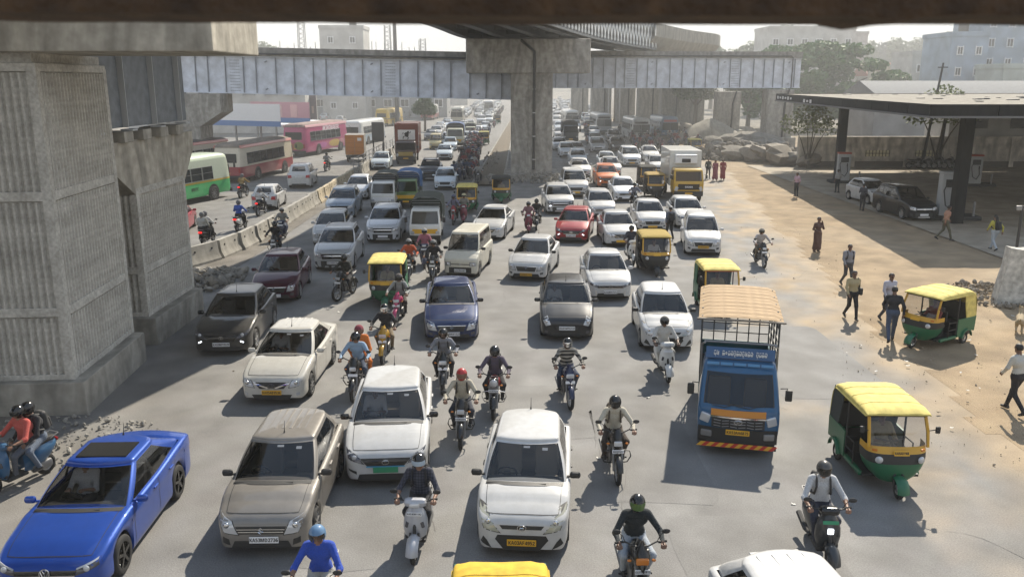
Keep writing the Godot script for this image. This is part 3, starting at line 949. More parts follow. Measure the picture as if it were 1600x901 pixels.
# ---------- people: one continuous skin from smooth-joined tapered bones, meshed as surface nets ----------
# regions: 0 skin, 1 upper garment, 2 lower garment, 3 shoes, 4 dark (brows, eyes)
class Flesh:
	var bones := []      # [a, b, ra, rb, region]
	func bone(a: Vector3,b: Vector3,ra: float,rb: float,region: int) -> void: bones.append([a,b,ra,rb,region])
	func net(cell: float,blend: float,out: Array) -> void:
		var lo := Vector3.ONE*1e9
		var hi := -lo
		for q in bones:
			var r: float = maxf(q[2],q[3]) + cell*3.0
			lo = lo.min(q[0] - Vector3.ONE*r).min(q[1] - Vector3.ONE*r)
			hi = hi.max(q[0] + Vector3.ONE*r).max(q[1] + Vector3.ONE*r)
		var nx := int((hi.x - lo.x)/cell) + 2
		var ny := int((hi.y - lo.y)/cell) + 2
		var nz := int((hi.z - lo.z)/cell) + 2
		var acc := PackedFloat32Array(); acc.resize(nx*ny*nz)
		var best := PackedFloat32Array(); best.resize(nx*ny*nz); best.fill(1e9)
		var reg := PackedByteArray(); reg.resize(nx*ny*nz)
		var kk := 1.0/blend
		var lim := maxf(cell*2.5,blend*5.0)
		for q in bones:
			var a: Vector3 = q[0]; var b: Vector3 = q[1]
			var ra: float = q[2]; var rb: float = q[3]
			var g: int = q[4]
			var m := maxf(ra,rb) + lim
			var i0 := Vector3i(((a.min(b) - Vector3.ONE*m - lo)/cell).floor()).max(Vector3i.ZERO)
			var i1 := Vector3i(((a.max(b) + Vector3.ONE*m - lo)/cell).ceil()).min(Vector3i(nx - 1,ny - 1,nz - 1))
			var ab := b - a
			var inv := 1.0/maxf(ab.length_squared(),1e-9)
			for z in range(i0.z,i1.z + 1):
				for y in range(i0.y,i1.y + 1):
					var at := (z*ny + y)*nx
					var p := lo + Vector3(i0.x,y,z)*cell - a
					for x in range(i0.x,i1.x + 1):
						var t := clampf(p.dot(ab)*inv,0.0,1.0)
						var d := (p - ab*t).length() - ra - (rb - ra)*t
						if d < lim:
							acc[at + x] += exp(-d*kk)
							if d < best[at + x]:
								best[at + x] = d; reg[at + x] = g
						p.x += cell
		var f := PackedFloat32Array(); f.resize(acc.size())
		for i in acc.size(): f[i] = -log(acc[i])*blend if acc[i] > 1e-30 else 1.0
		# one vertex per crossed cell
		var vid := PackedInt32Array(); vid.resize(acc.size()); vid.fill(-1)
		var verts := PackedVector3Array()
		var vreg := PackedByteArray()
		var off := [0,1,nx,nx + 1,nx*ny,nx*ny + 1,nx*ny + nx,nx*ny + nx + 1]
		for z in nz - 1:
			for y in ny - 1:
				for x in nx - 1:
					var i := (z*ny + y)*nx + x
					if best[i] > 4.0*cell: continue
					var neg := 0
					for k in 8:
						if f[i + off[k]] < 0.0: neg += 1
					if neg == 0 or neg == 8: continue
					var s := Vector3.ZERO
					var c := 0
					for e in 12:
						var ia: int = EA[e]; var ib: int = EB[e]
						var fa := f[i + off[ia]]; var fb := f[i + off[ib]]
						if (fa < 0.0) != (fb < 0.0):
							var t := fa/(fa - fb)
							s += Vector3(ia & 1,(ia >> 1) & 1,ia >> 2).lerp(Vector3(ib & 1,(ib >> 1) & 1,ib >> 2),t)
							c += 1
					vid[i] = verts.size()
					verts.append(lo + (Vector3(x,y,z) + s/c)*cell)
					vreg.append(reg[i])
		var st := [1,nx,nx*ny]
		var nrm := PackedVector3Array(); nrm.resize(verts.size())
		var quads := []
		for z in range(1,nz - 1):
			for y in range(1,ny - 1):
				for x in range(1,nx - 1):
					var i := (z*ny + y)*nx + x
					if best[i] > 4.0*cell: continue
					for ax in 3:
						var f0 := f[i]; var f1 := f[i + st[ax]]
						if (f0 < 0.0) == (f1 < 0.0): continue
						var u: int = st[(ax + 1) % 3]; var w: int = st[(ax + 2) % 3]
						var q := [vid[i - u - w],vid[i - w],vid[i],vid[i - u]]
						if q[0] < 0 or q[1] < 0 or q[2] < 0 or q[3] < 0: continue
						if f0 > 0.0: q.reverse()
						var n := (verts[q[2]] - verts[q[0]]).cross(verts[q[3]] - verts[q[1]])
						for k in q: nrm[k] += n
						quads.append(q)
		for q in quads:
			var o: Array = out[vreg[q[2]]]
			for k in [0,2,1,0,3,2]:
				o[0].append(verts[q[k]]); o[1].append(nrm[q[k]].normalized())
	const EA := [0,2,4,6,0,1,4,5,0,1,2,3]
	const EB := [1,3,5,7,2,3,6,7,4,5,6,7]

var POSE := {}
# pose: joint positions; returns [mesh with a surface per region, list of regions, head transform]
func figure(key: String) -> Dictionary:
	if POSE.has(key): return POSE[key]
	var j := {}
	var ride := key.begins_with("ride") or key.begins_with("scoot") or key.begins_with("pillion") or key == "drive"
	var dress := key == "walk_dress" or key == "stand_dress"
	# default standing, facing +Z, 1.70 m
	j.hip = Vector3(0,0.93,0); j.chest = Vector3(0,1.24,0.0); j.neck = Vector3(0,1.44,-0.01); j.head = Vector3(0,1.585,0.02)
	var sh := 0.185
	var A := {}   # elbow, hand per side; knee, ankle
	match key:
		"ride","ride_lean","ride_foot":
			var lean := 0.10 if key == "ride_lean" else 0.0
			j.hip = Vector3(0,0.88,-0.26); j.chest = Vector3(0,1.18,-0.17 + lean); j.neck = Vector3(0,1.385,-0.09 + lean*1.6); j.head = Vector3(0,1.525,-0.035 + lean*1.8)
			for s in [-1,1]: A[s] = [Vector3(s*0.36,1.10,0.10),Vector3(s*0.34,1.06,0.37),Vector3(s*0.23,0.73,0.16),Vector3(s*0.19,0.37,-0.06)]
			if key == "ride_foot": A[1] = [Vector3(0.36,1.10,0.10),Vector3(0.34,1.06,0.37),Vector3(0.34,0.60,0.06),Vector3(0.42,0.10,0.02)]
		"scoot":
			j.hip = Vector3(0,0.87,-0.24); j.chest = Vector3(0,1.18,-0.22); j.neck = Vector3(0,1.39,-0.18); j.head = Vector3(0,1.53,-0.13)
			for s in [-1,1]: A[s] = [Vector3(s*0.34,1.06,0.02),Vector3(s*0.31,1.02,0.29),Vector3(s*0.19,0.74,0.20),Vector3(s*0.13,0.36,0.17)]
		"pillion":
			j.hip = Vector3(0,0.95,-0.62); j.chest = Vector3(0,1.25,-0.56); j.neck = Vector3(0,1.45,-0.52); j.head = Vector3(0,1.59,-0.47)
			for s in [-1,1]: A[s] = [Vector3(s*0.27,1.08,-0.40),Vector3(s*0.19,0.96,-0.18),Vector3(s*0.25,0.80,-0.20),Vector3(s*0.24,0.42,-0.38)]
		"drive":
			j.hip = Vector3(0,0.10,0); j.chest = Vector3(0,0.40,-0.08); j.neck = Vector3(0,0.61,-0.12); j.head = Vector3(0,0.75,-0.08)
			for s in [-1,1]: A[s] = [Vector3(s*0.25,0.28,0.12),Vector3(s*0.14,0.40,0.36),Vector3(s*0.14,0.18,0.44),Vector3(s*0.12,-0.12,0.70)]
		"walk":
			A[1] = [Vector3(0.26,1.13,-0.12),Vector3(0.25,0.89,-0.10),Vector3(0.10,0.50,0.14),Vector3(0.10,0.09,0.22)]
			A[-1] = [Vector3(-0.26,1.13,0.06),Vector3(-0.24,0.92,0.22),Vector3(-0.10,0.50,0.02),Vector3(-0.09,0.14,-0.30)]
		"stride":
			A[1] = [Vector3(0.27,1.14,0.10),Vector3(0.22,0.96,0.26),Vector3(0.10,0.51,-0.02),Vector3(0.10,0.16,-0.34)]
			A[-1] = [Vector3(-0.27,1.14,-0.14),Vector3(-0.27,0.90,-0.16),Vector3(-0.11,0.50,0.18),Vector3(-0.11,0.09,0.30)]
			j.chest.z = 0.04; j.neck.z = 0.06; j.head.z = 0.10
		"stand":
			A[1] = [Vector3(0.25,1.12,-0.04),Vector3(0.24,0.87,0.05),Vector3(0.11,0.50,0.02),Vector3(0.12,0.09,0.0)]
			A[-1] = [Vector3(-0.25,1.12,-0.04),Vector3(-0.16,1.04,0.20),Vector3(-0.11,0.50,0.02),Vector3(-0.12,0.09,-0.03)]
		"phone","stand_dress":
			A[1] = [Vector3(0.27,1.14,0.05),Vector3(0.12,1.46,0.11),Vector3(0.10,0.50,0.02),Vector3(0.10,0.09,0.0)]
			A[-1] = [Vector3(-0.25,1.12,-0.04),Vector3(-0.14,1.02,0.20),Vector3(-0.10,0.50,0.02),Vector3(-0.10,0.09,-0.04)]
		"walk_dress":
			A[1] = [Vector3(0.25,1.13,-0.08),Vector3(0.23,0.90,-0.04),Vector3(0.09,0.50,0.10),Vector3(0.09,0.09,0.14)]
			A[-1] = [Vector3(-0.25,1.13,0.04),Vector3(-0.22,0.90,0.14),Vector3(-0.09,0.50,0.0),Vector3(-0.08,0.11,-0.16)]
	var out := []
	for i in 5: out.append([PackedVector3Array(),PackedVector3Array()])
	var b := Flesh.new()
	var up: Vector3 = (j.neck - j.hip).normalized()
	# trunk
	b.bone(j.hip + Vector3(-0.075,0.0,0),j.hip + Vector3(0.075,0.0,0),0.125,0.125,1 if dress else 2)
	b.bone(j.hip + up*0.10 + Vector3(-0.05,0,0),j.hip + up*0.10 + Vector3(0.05,0,0),0.118,0.118,1)
	b.bone(j.hip + up*0.2,j.chest,0.125,0.13,1)
	b.bone(j.chest + Vector3(-0.085,0.03,0),j.chest + Vector3(0.085,0.03,0),0.125,0.125,1)
	b.bone(j.neck + Vector3(-sh*0.75,-0.055,0),j.neck + Vector3(sh*0.75,-0.055,0),0.07,0.07,1)
	b.bone(j.neck - up*0.06,j.neck + (j.head - j.neck)*0.45,0.062,0.056,0)
	var hands := []
	for s in A:
		var el: Vector3 = A[s][0]; var ha: Vector3 = A[s][1]; var kn: Vector3 = A[s][2]; var an: Vector3 = A[s][3]
		var so: Vector3 = j.neck + Vector3(s*sh,-0.065,0)
		b.bone(so,el,0.062,0.047,1)
		var short := key in ["scoot","stand","drive"]
		var mid := el.lerp(ha,0.12 if short else 0.90)
		b.bone(el,mid,0.046,0.044 if short else 0.036,1)
		b.bone(mid,ha,0.038 if short else 0.03,0.028,0)
		hands.append([el,ha,s])
		var hj: Vector3 = j.hip + Vector3(s*0.09,-0.03,0)
		if dress: b.bone(hj,kn.lerp(Vector3(0,kn.y,kn.z),0.3),0.12,0.13,1)
		else: b.bone(hj,kn,0.092,0.066,2)
		if dress: b.bone(j.hip,Vector3(0,0.30,0),0.13,0.15,1)
		if dress: b.bone(kn.lerp(Vector3(0,kn.y,kn.z),0.3),an.lerp(kn,0.28),0.13,0.12,1)
		b.bone(kn,an,0.062,0.048,2)
		# shoe: heel to toe
		var fwd := Vector3(0,0,1)
		if not ride and an.z < -0.2: fwd = Vector3(0,-0.45,0.89)
		var heel := an + Vector3(0,-0.045,0) - fwd*0.05
		b.bone(heel,an + Vector3(0,-0.055,0) + fwd*0.12,0.042,0.036,3)
	b.net(0.021,0.012,out)
	# head and neck
	var h := Flesh.new()
	var c: Vector3 = j.head
	h.bone(c + Vector3(0,0.035,-0.02),c + Vector3(0,0.03,0.012),0.082,0.080,0)
	h.bone(c + Vector3(0,-0.03,0.02),c + Vector3(0,-0.075,0.045),0.062,0.040,0)
	h.bone(c + Vector3(0,0.015,0.088),c + Vector3(0,-0.022,0.104),0.010,0.014,0)
	for s in [-1,1]:
		h.bone(c + Vector3(s*0.080,0.01,-0.01),c + Vector3(s*0.083,-0.025,-0.005),0.014,0.011,0)
		h.bone(c + Vector3(s*0.030,0.012,0.082),c + Vector3(s*0.034,0.012,0.080),0.010,0.009,4)
		h.bone(c + Vector3(s*0.018,0.030,0.088),c + Vector3(s*0.046,0.030,0.080),0.007,0.006,4)
	h.bone(c + Vector3(-0.018,-0.052,0.080),c + Vector3(0.018,-0.052,0.080),0.008,0.008,0)
	h.bone(c + Vector3(0,-0.06,-0.01),j.neck,0.055,0.055,0)
	h.net(0.012,0.006,out)
	# hands: palm, four fingers, thumb; curled round a grip when riding
	for q in hands:
		var el: Vector3 = q[0]; var ha: Vector3 = q[1]; var s: float = q[2]
		var f := Flesh.new()
		var dir := (ha - el).normalized()
		var across := Vector3(s,0,0) if ride else Vector3(0,0,1)
		across = (across - dir*across.dot(dir)).normalized()
		var palm_n := dir.cross(across).normalized()
		if ride and palm_n.y > 0: palm_n = -palm_n
		if not ride and palm_n.x*s > 0: palm_n = -palm_n
		f.bone(ha + across*0.018,ha + dir*0.055 + across*0.022,0.018,0.016,0)
		f.bone(ha - across*0.018,ha + dir*0.055 - across*0.022,0.018,0.016,0)
		for k in 4:
			var o := across*(0.033 - 0.022*k)
			var ln: float = [0.055,0.066,0.062,0.048][k]
			var p0 := ha + dir*0.065 + o
			var curl := 1.0 if ride else 0.35
			var p1 := p0 + (dir*(1.0 - 0.45*curl) + palm_n*0.9*curl).normalized()*ln*0.55
			var p2 := p1 + (dir*(1.0 - 1.5*curl) + palm_n*1.0*curl).normalized()*ln*0.5
			f.bone(p0,p1,0.0095,0.009,0); f.bone(p1,p2,0.009,0.008,0)
		var th := ha + dir*0.02 + across*0.034
		f.bone(th,th + (dir*0.6 + across*0.5 + palm_n*0.5).normalized()*0.035,0.0115,0.010,0)
		f.bone(th + (dir*0.6 + across*0.5 + palm_n*0.5).normalized()*0.035,th + (dir*0.9 + palm_n*0.7 + across*0.2).normalized()*0.062,0.010,0.009,0)
		f.net(0.0085,0.003,out)
	var m := ArrayMesh.new()
	var regs := []
	for i in 5:
		if out[i][0].size() == 0: continue
		var arr := []
		arr.resize(Mesh.ARRAY_MAX)
		arr[Mesh.ARRAY_VERTEX] = out[i][0]; arr[Mesh.ARRAY_NORMAL] = out[i][1]
		m.add_surface_from_arrays(Mesh.PRIMITIVE_TRIANGLES,arr)
		regs.append(i)
	POSE[key] = {"mesh": m,"regs": regs,"head": c,"neck": j.neck,"hip": j.hip,"chest": j.chest}
	return POSE[key]

var HEAD := {}
func head_gear(kind: String) -> Array:
	if HEAD.has(kind): return HEAD[kind]
	var shell := MB.new(); var visor := MB.new()
	if kind == "helmet" or kind == "open":
		# full-face or open-face shell round the head, visor opening in front
		for j in 12:
			for i in 20:
				var p := []
				for q in [[0,0],[1,0],[1,1],[0,1]]:
					var la := lerpf(-0.95,PI/2,(j + q[1])/12.0)
					var lo: float = TAU*(i + q[0])/20.0
					var r := Vector3(0.128,0.142,0.150)
					var n := Vector3(cos(la)*sin(lo),sin(la),cos(la)*cos(lo))
					var v := Vector3(n.x*r.x,n.y*r.y,n.z*r.z)
					if n.z > 0.3 and n.y < -0.35 and kind == "helmet": v.z += 0.018
					p.append(v)
				var lm := lerpf(-0.95,PI/2,(j + 0.5)/12.0)
				var mid := Vector3(cos(lm)*sin(TAU*(i + 0.5)/20.0),sin(lm),cos(lm)*cos(TAU*(i + 0.5)/20.0))
				var front := mid.z > 0.42
				var open_: bool = front and mid.y < 0.28 and (mid.y > -0.42 or kind == "open")
				if open_:
					if kind == "helmet" or mid.y > -0.3: visor.quad(p[0]*1.0,p[1]*1.0,p[2]*1.0,p[3]*1.0)
				else: shell.quad(p[0],p[1],p[2],p[3])

	elif kind == "hair" or kind == "long_hair":
		for j in 8:
			for i in 16:
				var lm := lerpf(-0.5,PI/2,(j + 0.5)/8.0)
				var lo_m := TAU*(i + 0.5)/16.0
				var mid := Vector3(cos(lm)*sin(lo_m),sin(lm),cos(lm)*cos(lo_m))
				if mid.z > 0.35 and mid.y < 0.52: continue
				if mid.z > -0.1 and mid.y < 0.0: continue
				var p := []
				for q in [[0,0],[1,0],[1,1],[0,1]]:
					var la := lerpf(-0.5,PI/2,(j + q[1])/8.0)
					var lo: float = TAU*(i + q[0])/16.0
					p.append(Vector3(cos(la)*sin(lo)*0.092,0.028 + sin(la)*0.102,cos(la)*cos(lo)*0.108 - 0.006))
				shell.quad(p[0],p[1],p[2],p[3])
		if kind == "long_hair": shell.tube([Vector3(0,0.03,-0.10),Vector3(0,-0.10,-0.12),Vector3(0,-0.30,-0.15),Vector3(0,-0.42,-0.15)],[0.06,0.065,0.05,0.015],8)
	elif kind == "backpack":
		shell.rbox(Vector3(0,-0.22,-0.19),Vector3(0.29,0.42,0.17),0.07)
		shell.rbox(Vector3(0,-0.30,-0.285),Vector3(0.22,0.22,0.06),0.03)
		for s in [1.0]: visor.tube([Vector3(s*0.11,-0.02,-0.10),Vector3(s*0.115,0.035,-0.01),Vector3(s*0.115,-0.01,0.075),Vector3(s*0.12,-0.14,0.128),Vector3(s*0.14,-0.28,0.11),Vector3(s*0.15,-0.36,-0.08)],0.019,6)
	HEAD[kind] = [shell.mesh(60),visor.mesh(60) if visor.v.size() else null]
	return HEAD[kind]

func cloth(r: float,g: float,b: float) -> StandardMaterial3D:
	var key := "cloth_%.3f_%.3f_%.3f" % [r,g,b]
	if mats.has(key): return mats[key]
	var m := mat(key,lin(r,g,b),0.92)
	m.albedo_texture = tex_cloth
	m.uv1_triplanar = true
	m.uv1_scale = Vector3.ONE*2.2
	m.heightmap_enabled = true
	m.heightmap_texture = tex_cloth
	m.heightmap_scale = 5.0
	m.rim_enabled = true
	m.rim = 0.2
	return m

func skin(t := 0) -> StandardMaterial3D:
	return mat("skin%d" % t,[lin(0.20,0.105,0.065),lin(0.13,0.068,0.042),lin(0.27,0.15,0.095)][t % 3],0.55)

# o: pose, top, bottom (materials), gear ("helmet", "open", "hair" ...), gear_mat, pack (material), skin index
func person(label: String,o: Dictionary,at: Vector3,turn: float,group := "",scale := 1.0) -> Node3D:
	var f := figure(o.pose)
	var c := thing("person",label,"person",at,turn,group)
	c.scale = Vector3.ONE*scale
	var body := MeshInstance3D.new()
	body.name = "body"
	body.mesh = f.mesh
	var ms := [skin(o.get("skin",0)),o.top,o.bottom,o.get("shoes",M.dark),mat("dark_hair",lin(0.012,0.010,0.009),0.6)]
	for i in f.regs.size(): body.set_surface_override_material(i,ms[f.regs[i]])
	c.add_child(body)
	var x := Transform3D(Basis(Vector3.UP,o.get("look",0.0))*Basis(Vector3.RIGHT,o.get("nod",0.0)),f.head)
	var gear: String = o.get("gear","hair")
	if gear != "none":
		var hg := head_gear(gear)
		if gear in ["helmet","open"]:
			var hm := part(c,"helmet",hg[0],o.get("gear_mat",M.gloss_black),x.translated_local(Vector3(0,0.012,0.0)))
			if hg[1]: part(hm,"visor",hg[1],o.get("visor",M.gloss_black))
		else: part(c,"hair",hg[0],mat("dark_hair",lin(0.012,0.010,0.009),0.6),x)
	if o.has("pack"):
		var bp := head_gear("backpack")
		var up: Vector3 = (f.neck - f.hip).normalized()
		var bx := Transform3D(Basis(Vector3.RIGHT,atan2(up.z,up.y)),f.neck + Vector3(0,-0.02,0))
		var pk := part(c,"backpack",bp[0],o.pack,bx)
		part(pk,"strap",bp[1],o.pack)
		part(pk,"strap",bp[1],o.pack,Transform3D(Basis.from_scale(Vector3(-1,1,1)),Vector3.ZERO))
	return c

# woven stripes or checks, printed round the garment
func striped(key: String,a: Color,b: Color,n: int,check := false) -> StandardMaterial3D:
	if mats.has(key): return mats[key]
	var im := Image.create(64,64,false,Image.FORMAT_RGB8)
	for y in 64:
		for x in 64:
			var q := (y*n/64) % 2 == 0
			if check: im.set_pixel(x,y,a.lerp(b,(0.5 if q else 0.0) + (0.5 if (x*n/64) % 2 == 0 else 0.0)))
			else: im.set_pixel(x,y,a if q else b)
	var m := mat(key,Color.WHITE,0.92)
	m.albedo_texture = ImageTexture.create_from_image(im)
	m.uv1_triplanar = true
	m.uv1_scale = Vector3.ONE*1.6
	return m

# weathered canvas of the rickshaw hoods and truck covers
func canvas(key: String,c: Color) -> StandardMaterial3D:
	if mats.has(key): return mats[key]
	var m := mat(key,c,0.85)
	m.albedo_texture = tex_soft
	m.uv1_triplanar = true
	m.uv1_scale = Vector3.ONE*0.5
	m.heightmap_enabled = true
	m.heightmap_texture = tex_coarse
	m.heightmap_scale = 2.0
	return m
# ---------- two-wheelers and auto rickshaws: front faces +Z ----------
var BK := {}
func bm(key: String,make: Callable,crease := 40.0) -> ArrayMesh:
	if not BK.has(key):
		var m := MB.new()
		make.call(m)
		BK[key] = m.mesh(crease)
	return BK[key]

func bike_wheel(parent: Node,called: String,at: Vector3,r: float,wide: float,spokes: bool,steer := 0.0) -> void:
	var h := hub(parent,called,at)
	h.rotation.y = steer
	var id := "%.3f%.3f%s" % [r,wide,spokes]
	part(h,"tyre",bm("tyre" + id,func(m: MB):
		var prof := []
		for k in 9:
			var a := TAU*k/8.0
			prof.append(v2(r - wide*0.55 + wide*0.55*cos(a),-sin(a)*wide*0.5))
		prof.reverse()
		m.lathe_x(Vector3.ZERO,prof,24)),M.rubber)
	part(h,"rim",bm("rim" + id,func(m: MB):
		var ri := r - wide*1.0
		m.lathe_x(Vector3.ZERO,[v2(ri - 0.012,-wide*0.3),v2(ri,-wide*0.34),v2(ri,wide*0.34),v2(ri - 0.012,wide*0.3),v2(ri - 0.012,-wide*0.3)],24)
		m.cyl(v3(-0.06,0,0),v3(0.06,0,0),0.045,0.045,12)
		var n := 16 if spokes else 5
		for k in n:
			var b := Basis(Vector3.RIGHT,TAU*k/n)
			if spokes: m.cyl(b*v3(0.03 if k % 2 else -0.03,0.04,0),b*v3(0,ri - 0.005,0),0.004,0.004,4,false)
			else: m.box(b*v3(0,ri*0.52,0),v3(wide*0.35,ri*0.9,0.035),b)),M.alloy if not spokes else M.chrome)

# kind: commuter, naked, classic; o: tank, trim materials, plate
func motorcycle(label: String,o: Dictionary,at: Vector3,turn: float,group := "",lean := 0.0) -> Node3D:
	var kind: String = o.get("kind","commuter")
	var c := thing("motorcycle",label,"motorcycle",at,turn,group)
	var steer: float = o.get("steer",0.0)
	var tank: Material = o.get("tank",paint("bike_black",lin(0.012)))
	var far: bool = o.get("far",false)
	bike_wheel(c,"wheel",v3(0,0.30,0.64),0.30,0.095,kind == "classic",steer)
	bike_wheel(c,"wheel",v3(0,0.30,-0.64),0.30,0.115,kind == "classic")
	part(c,"fork",bm("fork",func(m: MB):
		for s in [-1.0,1.0]: m.tube([v3(s*0.085,0.30,0.64),v3(s*0.09,0.66,0.50),v3(s*0.09,1.0,0.37)],[0.026,0.024,0.02],7)
		m.box(v3(0,0.96,0.385),v3(0.22,0.04,0.08)); m.box(v3(0,0.76,0.46),v3(0.22,0.04,0.08))),M.steel)
	part(c,"front_mudguard",bm("mud_f",func(m: MB):
		var rows := []
		for k in 11:
			var a := lerpf(0.3,2.7,k/10.0)
			var row := PackedVector3Array()
			for i in 5:
				var w := (i - 2)/2.0
				var r := 0.345 - 0.03*w*w
				row.append(v3(w*0.07,0.30 + r*sin(a),0.64 + r*cos(a)))
			rows.append(row)
		m.grid(rows)),tank if kind != "classic" else M.gloss_black)
	part(c,"handlebar",bm("bar",func(m: MB): m.tube([v3(-0.38,1.07,0.33),v3(-0.24,1.09,0.37),v3(-0.1,1.03,0.40),v3(0.1,1.03,0.40),v3(0.24,1.09,0.37),v3(0.38,1.07,0.33)],0.014,6)),M.black)
	for s in [-1.0,1.0]:
		part(c,"grip",bm("grip",func(m: MB): m.cyl(v3(-0.065,0,0.018),v3(0.065,0,-0.012),0.02,0.02,8)),M.rubber,Transform3D(Basis(Vector3.UP,0.0 if s > 0 else PI*0.0),v3(s*0.34,1.075,0.345)))
		part(c,"mirror",bm("bmirror%d" % int(s),func(m: MB):
			m.tube([v3(s*0.25,1.09,0.37),v3(s*0.29,1.20,0.38),v3(s*0.35,1.24,0.36)],0.007,5)
			m.ell(v3(s*0.385,1.255,0.355),v3(0.068,0.042,0.018))),M.black)
		part(c,"footpeg",bm("peg",func(m: MB): m.cyl(v3(-0.07,0,0),v3(0.07,0,0),0.018,0.016,6)),M.rubber,at_(v3(s*0.20,0.31,0.0)))
		if not far: part(c,"indicator",bm("ind",func(m: MB): m.ell(Vector3.ZERO,v3(0.035,0.022,0.025))),M.amber,at_(v3(s*0.19,0.83,0.47)))
	if kind == "classic":
		part(c,"headlight_shell",bm("hl_c",func(m: MB): m.ell(v3(0,0.90,0.45),v3(0.11,0.11,0.13))),M.gloss_black)
		part(c,"headlight",bm("hl_c2",func(m: MB): m.ell(v3(0,0.90,0.535),v3(0.10,0.10,0.05))),M.lamp)
	else:
		var ang := kind == "naked"
		part(c,"headlight_cowl",bm("cowl" + kind,func(m: MB):
			var rows := []
			var prof := [[0.72,0.05,0.52],[0.76,0.10,0.545],[0.88,0.13,0.545],[0.98,0.12,0.50],[1.06,0.09,0.44],[1.10,0.06,0.40]] if not ang else [[0.66,0.02,0.60],[0.74,0.09,0.60],[0.86,0.15,0.55],[0.95,0.13,0.50],[1.04,0.07,0.44],[1.12,0.04,0.41]]
			for q in prof:
				var row := PackedVector3Array()
				for i in 9:
					var a := lerpf(-PI/2,PI/2,i/8.0)
					row.append(v3(q[1]*sin(a),q[0],q[2] - 0.14 + 0.14*cos(a)))
				rows.append(row)
			m.grid(rows)),tank)
		part(c,"headlight",bm("lens" + kind,func(m: MB): m.rbox(v3(0,0.85,0.545),v3(0.17 if not ang else 0.2,0.11,0.05),0.025,Basis(Vector3.RIGHT,-0.15))),o.get("lamp",M.lamp))
	part(c,"fuel_tank",bm("tank" + kind,func(m: MB):
		var rows := []
		for k in 9:
			var t := k/8.0
			var z := lerpf(0.36,-0.12,t)
			var w: float = [0.06,0.11,0.14,0.155,0.155,0.145,0.125,0.10,0.07][k]
			var y: float = [0.90,0.955,0.985,0.995,0.99,0.97,0.94,0.90,0.87][k]
			var row := PackedVector3Array()
			for i in 9:
				var a := lerpf(-0.5,PI + 0.5,i/8.0)
				row.append(v3(w*cos(a),0.80 + (y - 0.80)*maxf(sin(a),-0.3),z))
			rows.append(row)
		m.grid(rows,false,true); m.fan(rows[0],false); m.fan(rows[8],true)),tank)
	part(c,"seat",bm("bseat",func(m: MB): m.rbox(v3(0,0.79,-0.22),v3(0.27,0.11,0.36),0.05).rbox(v3(0,0.82,-0.56),v3(0.25,0.10,0.40),0.045,Basis(Vector3.RIGHT,0.08))),M.black)
	part(c,"engine",bm("engine",func(m: MB):
		m.rbox(v3(0,0.40,0.02),v3(0.26,0.22,0.38),0.05)
		for k in 5: m.box(v3(0,0.54 + k*0.032,0.12),v3(0.20,0.014,0.20),Basis(Vector3.RIGHT,-0.15))
		m.box(v3(0,0.62,0.12),v3(0.15,0.2,0.15),Basis(Vector3.RIGHT,-0.15))),M.steel)
	part(c,"frame",bm("frame",func(m: MB):
		for s in [-1.0,1.0]:
			m.tube([v3(s*0.03,0.90,0.37),v3(s*0.10,0.62,0.30),v3(s*0.10,0.30,0.22),v3(s*0.10,0.28,-0.12),v3(s*0.10,0.42,-0.25)],0.016,5)
			m.tube([v3(s*0.05,0.85,0.30),v3(s*0.10,0.72,-0.1),v3(s*0.10,0.74,-0.6)],0.016,5)
			m.tube([v3(s*0.09,0.42,-0.2),v3(s*0.10,0.31,-0.64)],0.018,5)
			m.tube([v3(s*0.12,0.34,-0.60),v3(s*0.12,0.72,-0.46)],0.028,7)),M.black)
	part(c,"side_panel",bm("spanel",func(m: MB):
		for s in [-1.0,1.0]: m.rbox(v3(s*0.12,0.66,-0.32),v3(0.035,0.16,0.34),0.016,Basis(Vector3.RIGHT,0.12))
		m.box(v3(0,0.66,-0.3),v3(0.23,0.1,0.1))),tank)
	part(c,"exhaust",bm("exhaust",func(m: MB): m.tube([v3(-0.10,0.50,0.26),v3(-0.13,0.26,0.22),v3(-0.15,0.23,-0.10),v3(-0.17,0.27,-0.22),v3(-0.18,0.36,-0.80)],[0.02,0.022,0.025,0.045,0.05],8)),M.chrome if kind == "classic" else M.steel)
	part(c,"rear_mudguard",bm("mud_r",func(m: MB):
		var rows := []
		for k in 9:
			var a := lerpf(0.9,3.0,k/8.0)
			var row := PackedVector3Array()
			for i in 5:
				var w := (i - 2)/2.0
				row.append(v3(w*0.085,0.30 + (0.37 - 0.03*w*w)*sin(a),-0.64 + (0.37 - 0.03*w*w)*cos(a)))
			rows.append(row)
		m.grid(rows)),M.black)
	part(c,"tail_light",bm("btail",func(m: MB): m.rbox(v3(0,0.80,-0.80),v3(0.15,0.07,0.08),0.025)),o.get("tail",M.red_lamp))
	part(c,"grab_rail",bm("grab",func(m: MB): m.tube([v3(-0.13,0.82,-0.45),v3(-0.14,0.88,-0.70),v3(-0.08,0.89,-0.82),v3(0.08,0.89,-0.82),v3(0.14,0.88,-0.70),v3(0.13,0.82,-0.45)],0.013,5)),M.steel)
	if o.get("guard",kind != "naked"):
		part(c,"crash_guard",bm("guard",func(m: MB): m.tube([v3(0,0.66,0.36),v3(-0.27,0.62,0.36),v3(-0.30,0.50,0.35),v3(-0.24,0.34,0.28),v3(0,0.30,0.25),v3(0.24,0.34,0.28),v3(0.30,0.50,0.35),v3(0.27,0.62,0.36),v3(0,0.66,0.36)],0.013,6)),M.chrome if kind == "classic" else M.black)
	if not far: plate(c,v3(0,0.70 if kind != "classic" else 0.72,0.585),o.get("text",""),o.get("plate","white"),v2(0.24,0.07),-0.2)
	c.rotation.z = lean
	return c

